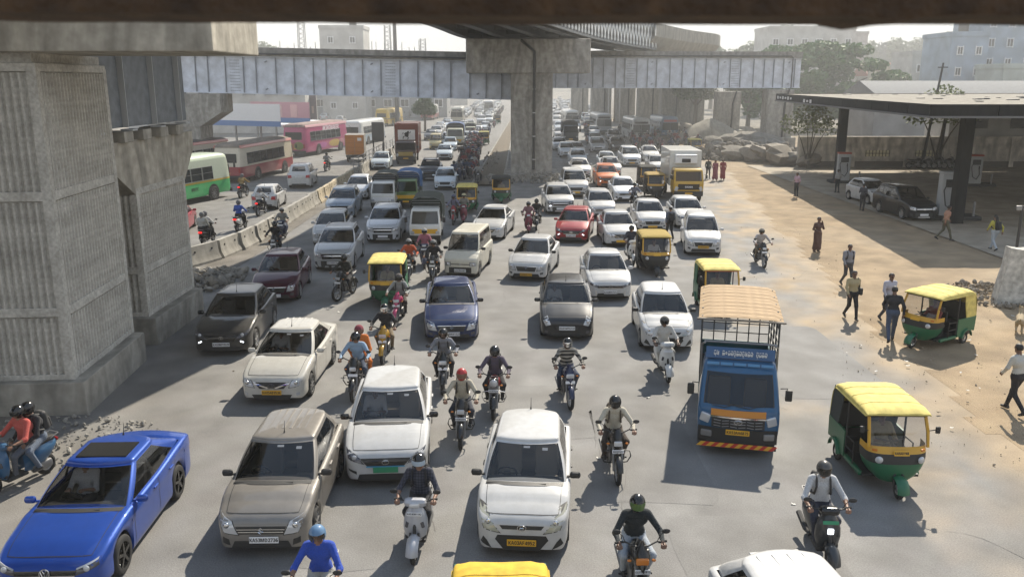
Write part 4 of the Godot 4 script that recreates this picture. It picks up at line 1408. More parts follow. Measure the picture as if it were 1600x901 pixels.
func scooter(label: String,o: Dictionary,at: Vector3,turn: float,group := "") -> Node3D:
	var c := thing("scooter",label,"scooter",at,turn,group)
	var body: Material = o.get("body",paint("scooter_grey",lin(0.3),0.3))
	var ev: bool = o.get("electric",false)
	bike_wheel(c,"wheel",v3(0,0.225,0.62),0.225,0.09,false)
	bike_wheel(c,"wheel",v3(0,0.225,-0.58),0.225,0.095,false)
	part(c,"fork",bm("sfork",func(m: MB):
		for s in [-1.0,1.0]: m.tube([v3(s*0.075,0.22,0.63),v3(s*0.07,0.52,0.52)],0.022,6)
		m.tube([v3(0,0.50,0.52),v3(0,0.98,0.34)],0.03,7)),M.black)
	part(c,"front_mudguard",bm("smud",func(m: MB):
		var rows := []
		for k in 11:
			var a := lerpf(0.15,2.6,k/10.0)
			var row := PackedVector3Array()
			for i in 7:
				var w := (i - 3)/3.0
				var r := 0.30 - 0.07*w*w
				row.append(v3(w*0.105,0.225 + r*sin(a),0.62 + r*cos(a)))
			rows.append(row)
		m.grid(rows)),body)
	part(c,"apron",bm("apron" + str(ev),func(m: MB):
		var rows := []
		var prof := [[0.30,0.10,0.40,0.05],[0.42,0.19,0.46,0.10],[0.56,0.215,0.49,0.14],[0.70,0.205,0.49,0.15],[0.82,0.17,0.46,0.13],[0.90,0.12,0.42,0.10],[0.95,0.08,0.39,0.07]]
		for q in prof:
			var row := PackedVector3Array()
			for i in 13:
				var a := lerpf(-1.75,1.75,i/12.0)
				row.append(v3(q[1]*sin(a),q[0],q[2] - q[3] + q[3]*cos(a)))
			rows.append(row)
		m.grid(rows)),body)
	part(c,"leg_shield",bm("legsh",func(m: MB): m.rbox(v3(0,0.60,0.335),v3(0.36,0.52,0.03),0.014,Basis(Vector3.RIGHT,-0.25))),M.dark)
	part(c,"floorboard",bm("floorb",func(m: MB): m.rbox(v3(0,0.275,0.14),v3(0.34,0.07,0.46),0.03)),M.dark)
	for s in [-1.0,1.0]:
		part(c,"side_panel",bm("sside%d" % int(s),func(m: MB):
			var rows := []
			var prof := [[-0.04,0.30,0.62,0.12],[-0.16,0.28,0.70,0.165],[-0.35,0.32,0.72,0.19],[-0.58,0.42,0.73,0.185],[-0.75,0.54,0.73,0.14],[-0.86,0.62,0.71,0.06]]
			for q in prof:
				var row := PackedVector3Array()
				for i in 7:
					var t := i/6.0
					row.append(v3(s*q[3]*(0.72 + 0.28*sin(PI*t)),lerpf(q[1],q[2],t),q[0]))
				rows.append(row)
			m.grid(rows,false,s < 0)),body)
		part(c,"grip",bm("grip",func(m: MB): m.cyl(v3(-0.065,0,0.018),v3(0.065,0,-0.012),0.02,0.02,8)),M.rubber,at_(v3(s*0.31,1.03,0.28)))
		part(c,"mirror",bm("smirror%d" % int(s),func(m: MB):
			m.tube([v3(s*0.22,1.03,0.32),v3(s*0.27,1.15,0.34),v3(s*0.33,1.18,0.33)],0.007,5)
			m.ell(v3(s*0.37,1.19,0.33),v3(0.07,0.042,0.018))),M.black)
		if not o.get("far",false): part(c,"indicator",bm("sind",func(m: MB): m.rbox(Vector3.ZERO,v3(0.06,0.11,0.03),0.014)),M.lamp_dark if not ev else M.dark,Transform3D(Basis(Vector3.BACK,s*0.25)*Basis(Vector3.UP,s*0.6),v3(s*0.135,0.64,0.455)))
	part(c,"handle_cover",bm("hcover" + str(ev),func(m: MB): m.rbox(v3(0,1.0,0.34),v3(0.40 if not ev else 0.34,0.15,0.20),0.07,Basis(Vector3.RIGHT,-0.25))),body if not ev else M.gloss_black)
	part(c,"handlebar",bm("sbar",func(m: MB): m.tube([v3(-0.37,1.03,0.27),v3(-0.2,1.02,0.33),v3(0.2,1.02,0.33),v3(0.37,1.03,0.27)],0.014,6)),M.black)
	if ev: part(c,"headlight",bm("slamp_e",func(m: MB): m.rbox(v3(0,0.70,0.505),v3(0.10,0.10,0.03),0.03)),M.led)
	else: part(c,"headlight",bm("slamp",func(m: MB): m.rbox(v3(0,0.99,0.435),v3(0.19,0.09,0.05),0.03,Basis(Vector3.RIGHT,-0.25))),M.lamp)
	part(c,"seat",bm("sseat",func(m: MB): m.rbox(v3(0,0.78,-0.42),v3(0.28,0.12,0.74),0.055)),M.black)
	part(c,"engine",bm("sengine",func(m: MB): m.rbox(v3(0.1,0.28,-0.42),v3(0.13,0.18,0.46),0.05)),M.steel)
	part(c,"exhaust",bm("sexh",func(m: MB): m.tube([v3(-0.12,0.24,-0.2),v3(-0.15,0.26,-0.4),v3(-0.16,0.34,-0.82)],[0.02,0.05,0.055],8)),M.dark)
	part(c,"tail_light",bm("stail",func(m: MB): m.rbox(v3(0,0.70,-0.85),v3(0.2,0.07,0.06),0.025)),o.get("tail",M.red_lamp))
	part(c,"grab_rail",bm("sgrab",func(m: MB): m.tube([v3(-0.13,0.78,-0.66),v3(-0.13,0.84,-0.86),v3(0.13,0.84,-0.86),v3(0.13,0.78,-0.66)],0.014,5)),M.steel)
	if not o.get("far",false): plate(c,v3(0,0.845,0.475),o.get("text",""),o.get("plate","white"),v2(0.26,0.06),-0.35)
	return c

# o: hood (roof canvas material), body, driver clothing
func auto_rickshaw(label: String,o: Dictionary,at: Vector3,turn: float,group := "") -> Node3D:
	var c := thing("auto_rickshaw",label,"auto rickshaw",at,turn,group)
	var body: Material = o.get("body",M.auto_green)
	var hood: Material = o.get("hood",M.auto_yellow)
	var trim: Material = o.get("trim",M.auto_trim)
	var far: bool = o.get("far",false)
	bike_wheel(c,"wheel",v3(0,0.20,1.02),0.20,0.10,false)
	for s in [-1.0,1.0]: bike_wheel(c,"wheel",v3(s*0.56,0.20,-0.78),0.20,0.11,false)
	part(c,"front_mudguard",bm("amud",func(m: MB):
		var rows := []
		for k in 10:
			var a := lerpf(0.0,2.7,k/9.0)
			var row := PackedVector3Array()
			for i in 7:
				var w := (i - 3)/3.0
				var r := 0.285 - 0.05*w*w
				row.append(v3(w*0.12,0.20 + r*sin(a),1.02 + r*cos(a)))
			rows.append(row)
		m.grid(rows)),body)
	part(c,"fork",bm("afork",func(m: MB): m.tube([v3(0.09,0.2,1.02),v3(0.09,0.45,0.95),v3(0,0.6,0.9)],0.025,6).tube([v3(-0.09,0.2,1.02),v3(-0.09,0.45,0.95),v3(0,0.6,0.9)],0.025,6)),M.black)
	# rounded nose, three bands of one shell
	var nose := [[0.28,0.30,0.86],[0.40,0.43,0.93],[0.55,0.53,0.97],[0.70,0.585,0.98],[0.70,0.585,0.98],[0.80,0.60,0.97],[0.90,0.605,0.94],[0.90,0.605,0.94],[0.97,0.605,0.90],[1.03,0.60,0.86]]
	for band in [[0,3,"front_panel",body],[4,6,"lamp_band",M.black],[7,9,"windscreen_sill",trim]]:
		part(c,band[2],bm("nose" + band[2],func(m: MB):
			var rows := []
			for k in range(band[0],band[1] + 1):
				var row := PackedVector3Array()
				for i in 15:
					var a := lerpf(-PI/2,PI/2,i/14.0)
					var sx := signf(sin(a))*pow(absf(sin(a)),0.75)
					row.append(v3(nose[k][1]*sx,nose[k][0],0.42 + (nose[k][2] - 0.42)*pow(maxf(cos(a),0.0),0.42)))
				rows.append(row)
			m.grid(rows)),band[3])
	for s in [-1.0,1.0]:
		part(c,"headlight",bm("ahl",func(m: MB): m.ell(Vector3.ZERO,v3(0.075,0.075,0.04))),M.lamp,Transform3D(Basis(Vector3.UP,s*0.35),v3(s*0.41,0.79,0.945)))
		part(c,"indicator",bm("aind",func(m: MB): m.rbox(Vector3.ZERO,v3(0.10,0.05,0.04),0.015)),M.amber,Transform3D(Basis(Vector3.UP,s*0.5),v3(s*0.47,0.955,0.84)))
		# windscreen pillar, door-post, side rail, step
		part(c,"windscreen_pillar",bm("apil%d" % int(s),func(m: MB): m.tube([v3(s*0.575,1.0,0.80),v3(s*0.575,1.3,0.74),v3(s*0.555,1.58,0.62)],0.032,6)),trim)
		part(c,"door_post",bm("apost%d" % int(s),func(m: MB): m.tube([v3(s*0.60,0.40,-0.28),v3(s*0.60,1.62,-0.28)],0.022,6)),M.black)
		part(c,"side_rail",bm("arail%d" % int(s),func(m: MB):
			m.tube([v3(s*0.60,0.78,-0.28),v3(s*0.60,0.80,0.15)],0.016,5)
			m.tube([v3(s*0.60,0.56,-0.28),v3(s*0.60,0.56,0.15)],0.016,5)
			m.tube([v3(s*0.60,0.34,0.15),v3(s*0.60,0.82,0.15)],0.016,5)),M.black)
		part(c,"sill",bm("asill%d" % int(s),func(m: MB): m.rbox(v3(s*0.57,0.30,0.10),v3(0.09,0.10,0.85),0.03)),body)
		part(c,"rear_panel",bm("apan%d" % int(s),func(m: MB):
			m.prism([v2(-1.22,0.42),v2(-1.02,0.42),v2(-0.97,0.47),v2(-0.78,0.53),v2(-0.59,0.47),v2(-0.52,0.30),v2(-0.30,0.30),v2(-0.30,0.86),v2(-1.25,0.86)],-0.02,0.02,Transform3D(Basis(v3(0,0,1),v3(0,1,0),v3(-1,0,0)),v3(s*0.615,0,0)))),body)
		part(c,"wheel_arch",bm("aarch%d" % int(s),func(m: MB):
			var rows := []
			for k in 9:
				var a := lerpf(0.1,PI - 0.1,k/8.0)
				rows.append(PackedVector3Array([v3(s*0.60,0.22 + 0.30*sin(a),-0.78 + 0.29*cos(a)),v3(s*0.69,0.22 + 0.29*sin(a),-0.78 + 0.28*cos(a)),v3(s*0.695,0.22 + 0.25*sin(a),-0.78 + 0.25*cos(a))]))
			m.grid(rows,false,s < 0)),body)
		part(c,"side_curtain",bm("acurt%d" % int(s),func(m: MB):
			m.prism([v2(-1.24,0.86),v2(-0.74,0.86),v2(-0.62,1.25),v2(-0.55,1.60),v2(-1.10,1.60)],-0.012,0.012,Transform3D(Basis(v3(0,0,1),v3(0,1,0),v3(-1,0,0)),v3(s*0.612,0,0)))),o.get("curtain",body))
		part(c,"mirror",bm("amir%d" % int(s),func(m: MB):
			m.tube([v3(s*0.58,1.32,0.74),v3(s*0.70,1.36,0.78)],0.01,5)
			m.rbox(v3(s*0.74,1.36,0.79),v3(0.10,0.15,0.05),0.024)),M.black)
	part(c,"windscreen",bm("awind",func(m: MB):
		var rows := []
		for k in 6:
			var t := k/5.0
			var row := PackedVector3Array()
			for i in 9:
				var u := (i - 4)/4.0
				row.append(v3(u*lerpf(0.57,0.545,t),lerpf(1.03,1.575,t),lerpf(0.865,0.655,t*t*0.5 + t*0.5) - 0.055*u*u))
			rows.append(row)
		m.grid(rows)),M.wind)
	part(c,"windscreen_header",bm("ahead",func(m: MB): m.rbox(v3(0,1.60,0.62),v3(1.18,0.075,0.07),0.03)),o.get("header",M.black))
	part(c,"wiper",bm("awip",func(m: MB): m.tube([v3(0.05,1.07,0.885),v3(0.10,1.35,0.80)],0.008,5)),M.black)
	if not far: plate(c,v3(0.0,0.945,0.985),o.get("text",""),"yellow",v2(0.30,0.10),-0.3)
	# canvas hood stretched over hoops, sagging a little between them
	part(c,"hood",bm("ahood",func(m: MB):
		var rows := []
		var prof := [[0.70,1.615,1.625,0.60],[0.70,1.62,1.655,0.62],[0.62,1.61,1.70,0.635],[0.45,1.60,1.745,0.64],[0.15,1.595,1.735,0.64],[-0.15,1.59,1.755,0.64],[-0.45,1.59,1.735,0.64],[-0.75,1.585,1.745,0.64],[-0.95,1.57,1.715,0.64],[-1.08,1.52,1.64,0.638],[-1.16,1.42,1.53,0.635],[-1.20,1.28,1.36,0.632],[-1.235,1.05,1.09,0.63],[-1.26,0.86,0.87,0.625]]
		for q in prof:
			var row := PackedVector3Array()
			for i in 17:
				var a := lerpf(0.0,PI,i/16.0)
				var cx := signf(cos(a))*pow(absf(cos(a)),0.45)
				row.append(v3(q[3]*cx,q[1] + (q[2] - q[1])*pow(maxf(sin(a),0.0),0.55),q[0] + 0.015*sin(9.0*a)))
			rows.append(row)
		m.grid(rows,false,true)),hood)
	part(c,"hood_edge",bm("ahedge",func(m: MB):
		for s in [-1.0,1.0]: m.tube([v3(s*0.635,1.60,0.66),v3(s*0.645,1.595,0.2),v3(s*0.645,1.59,-0.4),v3(s*0.645,1.58,-0.95)],0.016,5)
		m.tube([v3(-0.635,1.60,0.66),v3(-0.60,1.63,0.70),v3(0.60,1.63,0.70),v3(0.635,1.60,0.66)],0.016,5)),hood)
	for q in [[0.30,1.742],[-0.15,1.757],[-0.60,1.742]]: part(c,"hood_seam",bm("aseam%.2f" % q[0],func(m: MB):
		var p := []
		for i in 13:
			var a := lerpf(0.12,PI - 0.12,i/12.0)
			p.append(v3(0.642*signf(cos(a))*pow(absf(cos(a)),0.45),1.595 + (q[1] + 0.004 - 1.595)*pow(sin(a),0.55),q[0] + 0.015*sin(9.0*a)))
		m.tube(p,0.004,4)),hood)
	part(c,"floor",bm("afloor",func(m: MB): m.box(v3(0,0.30,-0.15),v3(1.12,0.05,1.5)).box(v3(0,0.30,-1.0),v3(1.0,0.12,0.5))),M.black)
	part(c,"passenger_seat",bm("apseat",func(m: MB): m.rbox(v3(0,0.62,-0.68),v3(1.12,0.16,0.46),0.05).rbox(v3(0,0.98,-0.98),v3(1.12,0.55,0.12),0.05,Basis(Vector3.RIGHT,-0.2)).box(v3(0,0.45,-0.68),v3(1.12,0.28,0.42))),M.auto_seat)
	part(c,"driver_seat",bm("adseat",func(m: MB): m.rbox(v3(0,0.62,0.06),v3(0.7,0.12,0.34),0.05).rbox(v3(0,0.90,-0.14),v3(0.7,0.34,0.08),0.035).box(v3(0,0.45,0.06),v3(0.6,0.3,0.3))),M.auto_seat)
	part(c,"handlebar",bm("abar",func(m: MB): m.tube([v3(0,0.6,0.68),v3(0,0.98,0.52)],0.03,6).tube([v3(-0.30,1.02,0.40),v3(-0.1,1.0,0.5),v3(0.1,1.0,0.5),v3(0.30,1.02,0.40)],0.016,6)),M.black)
	part(c,"back_panel",bm("aback",func(m: MB): m.rbox(v3(0,0.62,-1.24),v3(1.24,0.5,0.06),0.028)),body)
	for s in [-1.0,1.0]: part(c,"tail_light",bm("atail",func(m: MB): m.rbox(Vector3.ZERO,v3(0.10,0.16,0.03),0.014)),M.red_lamp,at_(v3(s*0.5,0.62,-1.275)))
	if o.has("driver"):
		var q := v3(0,0.58,0.03)
		person(o.driver,{"pose": "drive","top": o.get("shirt",cloth(0.32,0.27,0.16)),"bottom": cloth(0.12,0.10,0.07),"skin": 1},at + Basis(Vector3.UP,turn)*q,turn,o.get("driver_group",""),0.97)
	return c
# ---------- trucks and buses: front faces +Z, origin on the ground under the middle ----------
# cab shell: rows of [y, half-width, z front, z back]; glass between the rows gl[0]..gl[1]
func cab_shell(key: String,rows_: Array,gl: Array,bow: float) -> Dictionary:
	if BK.has(key): return BK[key]
	var fu := [-1.0,-0.93,-0.90,-0.6,-0.3,0.0,0.3,0.6,0.90,0.93,1.0]
	var sv := [0.0,0.12,0.16,0.5,0.78,0.82,1.0]
	var rows := []
	for q in rows_:
		var r := PackedVector3Array()
		for u in fu: r.append(v3(u*q[1]*0.94,q[0],q[2] - bow*u*u))
		r.append(v3(q[1]*0.985,q[0],q[2] - bow - 0.03))
		for v in sv: r.append(v3(q[1],q[0],lerpf(q[2] - bow - 0.09,q[3] + 0.04,v)))
		r.append(v3(q[1]*0.97,q[0],q[3]))
		r.append(v3(-q[1]*0.97,q[0],q[3]))
		for k in sv.size(): r.append(v3(-q[1],q[0],lerpf(q[2] - bow - 0.09,q[3] + 0.04,sv[sv.size() - 1 - k])))
		r.append(v3(-q[1]*0.985,q[0],q[2] - bow - 0.03))
		rows.append(r)
	var d := {"body": MB.new(),"wind": MB.new(),"left": MB.new(),"right": MB.new(),"seal": MB.new()}
	var nf := fu.size()
	var ns := sv.size()
	for i in rows.size() - 1:
		var a: PackedVector3Array = rows[i]; var b: PackedVector3Array = rows[i + 1]
		var n := a.size()
		for j in n:
			var k := (j + 1) % n
			var g: bool = i >= gl[0] and i < gl[1]
			var t: MB = d.body
			if g:
				if j >= 2 and j < 8: t = d.wind
				elif j == 1 or j == 8: t = d.seal
				var sj := j - (nf + 1)
				if sj >= 2 and sj < 4: t = d.right
				if sj == 1 or sj == 4: t = d.seal
				var lj := j - (nf + 1 + ns + 2)
				if lj >= 2 and lj < 4: t = d.left
				if lj == 1 or lj == 4: t = d.seal
			t.quad(a[k],a[j],b[j],b[k])
	d.body.fan(rows[rows.size() - 1],false); d.body.fan(rows[0],true)
	var out := {}
	for q in d: out[q] = d[q].mesh(42)
	BK[key] = out
	return out

func bent(m: MB,w: float,y0: float,y1: float,z0: float,z1: float,bow: float,n := 10,proud := 0.01) -> void:
	var rows := []
	for e in [[y0,z0 - 0.03],[y0,z0 + proud],[y1,z1 + proud],[y1,z1 - 0.03]]:
		var r := PackedVector3Array()
		for i in n + 1:
			var u := 2.0*i/n - 1.0
			r.append(v3(u*w,e[0],e[1] - bow*u*u))
		rows.append(r)
	m.grid(rows)

func put_cab(c: Node,key: String,rows_: Array,gl: Array,bow: float,m: Material,x := Transform3D()) -> void:
	var d := cab_shell(key,rows_,gl,bow)
	part(c,"cab",d.body,m,x)
	part(c,"windscreen",d.wind,M.wind,x)
	part(c,"side_window",d.left,M.side,x); part(c,"side_window",d.right,M.side,x)
	part(c,"window_seal",d.seal,M.black,x).set_meta("kind","stuff")

func truck_mirrors(c: Node,x: float,y: float,z: float) -> void:
	for s in [-1.0,1.0]: part(c,"wing_mirror",bm("tmir%d" % int(s),func(m: MB):
		m.tube([v3(0,0.1,0),v3(s*0.14,0.12,0.02),v3(s*0.16,0.0,0.02)],0.012,5)
		m.rbox(v3(s*0.18,-0.04,0.02),v3(0.15,0.26,0.07),0.03)),M.black,at_(v3(s*x,y,z)))

# Kannada-like board lettering drawn as strokes is text on a sign: loops and hooks on a common headline
func board_text(parent: Node,at: Vector3,width: float,h: float,m: Material) -> void:
	var o := MB.new()
	var glyphs := [ # each glyph: strokes of (x, y) in a unit cell
		[[0.1,0.75,0.5,0.95,0.9,0.75],[0.15,0.55,0.1,0.2,0.4,0.1,0.5,0.45,0.6,0.1,0.9,0.2,0.85,0.55],[0.6,0.0,0.8,-0.2]],
		[[0.1,0.7,0.4,0.9],[0.4,0.6,0.1,0.4,0.3,0.1,0.6,0.3,0.5,0.6],[0.8,0.8,0.8,0.1]],
		[[0.1,0.8,0.5,0.95,0.8,0.75],[0.2,0.6,0.1,0.2,0.4,0.05,0.5,0.35,0.3,0.5],[0.6,0.55,0.7,0.1,0.95,0.2,0.9,0.55]],
		[[0.5,0.75,0.8,0.5,0.5,0.2,0.2,0.5,0.5,0.75]],
		[[0.1,0.8,0.9,0.85],[0.15,0.55,0.2,0.1,0.5,0.1,0.5,0.5,0.7,0.1,0.95,0.3,0.8,0.6]],
		[[0.1,0.85,0.5,0.95,0.9,0.8],[0.3,0.65,0.1,0.35,0.35,0.1,0.65,0.1,0.9,0.35,0.7,0.65],[0.4,-0.05,0.6,-0.25,0.8,-0.05]],
		[[0.1,0.8,0.6,0.9],[0.2,0.6,0.15,0.2,0.45,0.1,0.55,0.4,0.35,0.5],[0.7,0.9,0.95,0.6,0.75,0.1]],
	]
	var order := [0,1,-1,2,3,4,6,5,2,6,5,1,2,6,-1,5,4,2,6]
	var cw := width/order.size()
	for i in order.size():
		if order[i] < 0: continue
		for s in glyphs[order[i]]:
			var p := []
			for k in range(0,s.size(),2): p.append(v3(-width/2 + cw*(i + 0.05 + 0.9*s[k]),h*s[k + 1],0))
			# round the corners with one subdivision pass
			var q := [p[0]]
			for k in p.size() - 1:
				q.append(p[k].lerp(p[k + 1],0.25)); q.append(p[k].lerp(p[k + 1],0.75))
			q.append(p[-1])
			o.tube(q,0.0085,5)
	var t := part(parent,"lettering",o,m,at_(at))
	t.set_meta("kind","stuff")

func blue_pickup(label: String,at: Vector3,turn: float) -> void:
	var c := thing("pickup_truck",label,"truck",at,turn)
	var blue := paint("truck_blue",lin(0.022,0.085,0.175))
	# z: bumper front at +2.35
	var rows := [[0.36,0.80,2.22,0.75],[0.55,0.86,2.33,0.72],[0.80,0.87,2.34,0.72],[1.02,0.87,2.28,0.72],[1.08,0.865,2.24,0.72],[1.14,0.86,2.20,0.72],[1.45,0.835,1.98,0.72],[1.74,0.80,1.76,0.73],[1.80,0.79,1.71,0.74],[1.88,0.77,1.58,0.76],[1.92,0.70,1.40,0.85]]
	put_cab(c,"pickup_cab",rows,[5,7],0.10,blue)
	var L := func(nm: String,w: float,y0: float,y1: float,z0: float,z1: float,mm: Material) -> void:
		part(c,nm,bm("pk_%s%.2f%.2f" % [nm,w,y0],func(m: MB): bent(m,w,y0,y1,z0,z1,0.10*pow(w/0.82,2.0))),mm)
	L.call("sticker_band",0.58,0.93,1.06,2.305,2.26,mat("amber_band",lin(0.45,0.17,0.01),0.4))
	L.call("chrome_strip",0.60,0.895,0.925,2.325,2.32,M.chrome)
	L.call("bumper",0.84,0.34,0.66,2.33,2.345,M.black)
	# mesh of the grille: lozenge bars
	part(c,"grille",bm("pk_grille",func(m: MB): bent(m,0.56,0.68,0.89,2.345,2.33,0.05)),M.black)
	for k in 3:
		for i in 6: part(c,"grille_bar",bm("pk_gbar",func(m: MB): m.rbox(Vector3.ZERO,v3(0.15,0.02,0.02),0.008)),M.steel,Transform3D(Basis(Vector3.BACK,0.12 if i % 2 else -0.12),v3(-0.44 + 0.175*i,0.72 + 0.065*k,2.37 - 0.05*pow((-0.44 + 0.175*i)/0.56,2.0))))
	part(c,"emblem",emblem_mesh("t"),M.chrome,Transform3D(Basis.from_scale(Vector3.ONE*1.25),v3(0,0.84,2.365)))
	for s in [-1.0,1.0]:
		part(c,"headlight",bm("pk_hl",func(m: MB): m.rbox(Vector3.ZERO,v3(0.22,0.20,0.08),0.03)),M.lamp,Transform3D(Basis(Vector3.UP,s*0.28)*Basis(Vector3.BACK,s*0.25),v3(s*0.70,0.86,2.25)))
		part(c,"fog_lamp",bm("pk_fog",func(m: MB): m.rbox(Vector3.ZERO,v3(0.24,0.15,0.06),0.03)),M.steel,Transform3D(Basis(Vector3.UP,s*0.22),v3(s*0.66,0.52,2.30)))
	plate(c,v3(0,0.60,2.375),"KA53AA6875","yellow",v2(0.50,0.12))
	# striped underrun board: slanted pieces
	for i in 16: part(c,"warning_stripe",bm("pk_stripe",func(m: MB): m.prism([v2(-0.05,-0.05),v2(0.0,-0.05),v2(0.05,0.05),v2(0.0,0.05)],-0.006,0.006)),mat("stripe_red",lin(0.42,0.03,0.02),0.5) if i % 2 else mat("stripe_yellow",lin(0.6,0.33,0.03),0.5),Transform3D(Basis.from_scale(v3(2.0,1,1)),v3(-0.76 + 0.101*i,0.27,2.32)))
	part(c,"underrun_board",MB.new().rbox(v3(0,0.27,2.30),v3(1.66,0.115,0.025),0.01),M.dark)
	truck_mirrors(c,0.86,1.42,1.92)
	for s in [-0.30,0.22]: part(c,"wiper",bm("pk_wip",func(m: MB): m.tube([v3(0.22,0.06,-0.02),v3(0,0,0.03),v3(-0.28,0.03,0.0)],0.011,5)),M.black,at_(v3(s,1.12,2.22)))
	# roof board with lettering
	var wb := hub(c,"name_board",v3(0,2.06,1.32))
	part(wb,"board",MB.new().rbox(Vector3.ZERO,v3(1.5,0.26,0.03),0.012,Basis(Vector3.RIGHT,-0.45)),mat("board_blue",lin(0.02,0.07,0.16),0.4))
	board_text(wb,v3(0,-0.055,0.045),1.16,0.13,mat("board_letters",lin(0.55,0.56,0.55),0.5))
	for k in 5: part(c,"visor_panel",bm("pk_vis",func(m: MB): m.rbox(Vector3.ZERO,v3(0.26,0.07,0.03),0.012,Basis(Vector3.RIGHT,-0.75))),paint("visor_blue",lin(0.07,0.19,0.33)),at_(v3(-0.58 + 0.29*k,1.90,1.62)))
	# load bed
	var steel_dark := mat("bed_steel",lin(0.03,0.035,0.04),0.6)
	part(c,"bed_floor",MB.new().box(v3(0,0.74,-0.85),v3(1.74,0.08,2.95)),steel_dark)
	for s in [-1.0,1.0]: part(c,"bed_side",MB.new().rbox(v3(s*0.86,1.02,-0.85),v3(0.04,0.50,2.95),0.015),paint("bed_teal",lin(0.02,0.09,0.11)))
	part(c,"tailgate",MB.new().rbox(v3(0,1.02,-2.33),v3(1.74,0.5,0.04),0.015),paint("bed_teal",lin(0.02,0.09,0.11)))
	part(c,"headboard",MB.new().box(v3(0,1.30,0.64),v3(1.74,1.0,0.03)),mat("headboard_dark",lin(0.02),0.7))
	for k in 5:
		for s in [-1.0,1.0]: part(c,"cage_post",bm("pk_post",func(m: MB): m.box(v3(0,0.72,0),v3(0.04,1.44,0.04))),steel_dark,at_(v3(s*0.865,1.27,0.60 - 0.72*k)))
	for y in [1.55,1.85,2.15,2.45]:
		for s in [-1.0,1.0]: part(c,"cage_rail",bm("pk_rail",func(m: MB): m.box(Vector3.ZERO,v3(0.03,0.03,2.92))),steel_dark,at_(v3(s*0.865,y,-0.85)))
	for x in [-0.55,-0.25,0.05,0.35,0.62]: part(c,"rear_grille_bar",bm("pk_rbar",func(m: MB): m.box(Vector3.ZERO,v3(0.03,1.42,0.03))),steel_dark,at_(v3(x,1.98,-2.32)))
	for y in [1.5,1.75,2.0,2.3,2.55]: part(c,"rear_grille_rail",bm("pk_rrail",func(m: MB): m.box(Vector3.ZERO,v3(1.72,0.03,0.028))),steel_dark,at_(v3(0,y,-2.345)))
	for s in [-1.0,1.0]: part(c,"front_tube",MB.new().tube([v3(s*0.84,1.30,0.70),v3(s*0.84,2.08,0.80),v3(s*0.78,2.20,1.05)],0.025,6),M.steel)
	part(c,"front_crossbar",MB.new().tube([v3(-0.80,2.22,1.02),v3(0.80,2.22,1.02)],0.025,6),M.steel)
	var tan := canvas("tan_tarpaulin",lin(0.38,0.26,0.14))
	# tarpaulin laid over hoops: a ribbed shell, each rib a part
	for k in 10:
		part(c,"tarpaulin_rib",bm("pk_tarp",func(m: MB):
			var rws := []
			for q in [[-0.17,0.0],[-0.13,0.022],[0.0,0.026],[0.13,0.022],[0.17,0.0]]:
				var r := PackedVector3Array()
				for i in 11:
					var u := i/5.0 - 1.0
					r.append(v3(u*0.95,0.04*(1.0 - u*u) + q[1] - (0.06 if absf(u) > 0.95 else 0.0),-q[0]))
				rws.append(r)
			m.grid(rws)),tan,at_(v3(0,2.70 + 0.006*sin(k*2.1),0.62 - 0.325*k)))
	part(c,"roof_board",MB.new().rbox(v3(0,2.685,0.80),v3(1.98,0.035,0.10),0.015),mat("old_board",lin(0.08,0.07,0.06),0.8))
	for z in [1.62,-1.35]:
		for s in [-1.0,1.0]: add_wheel(c,v3(s*0.74,0.33,z),0.33,"steel",M.steel)
	part(c,"chassis",MB.new().box(v3(0,0.55,-0.3),v3(0.7,0.16,4.0)),M.black)
	for s in [-1.0,1.0]: part(c,"front_seat",MB.new().rbox(v3(s*0.4,1.05,1.0),v3(0.5,0.7,0.15),0.06),M.seat)

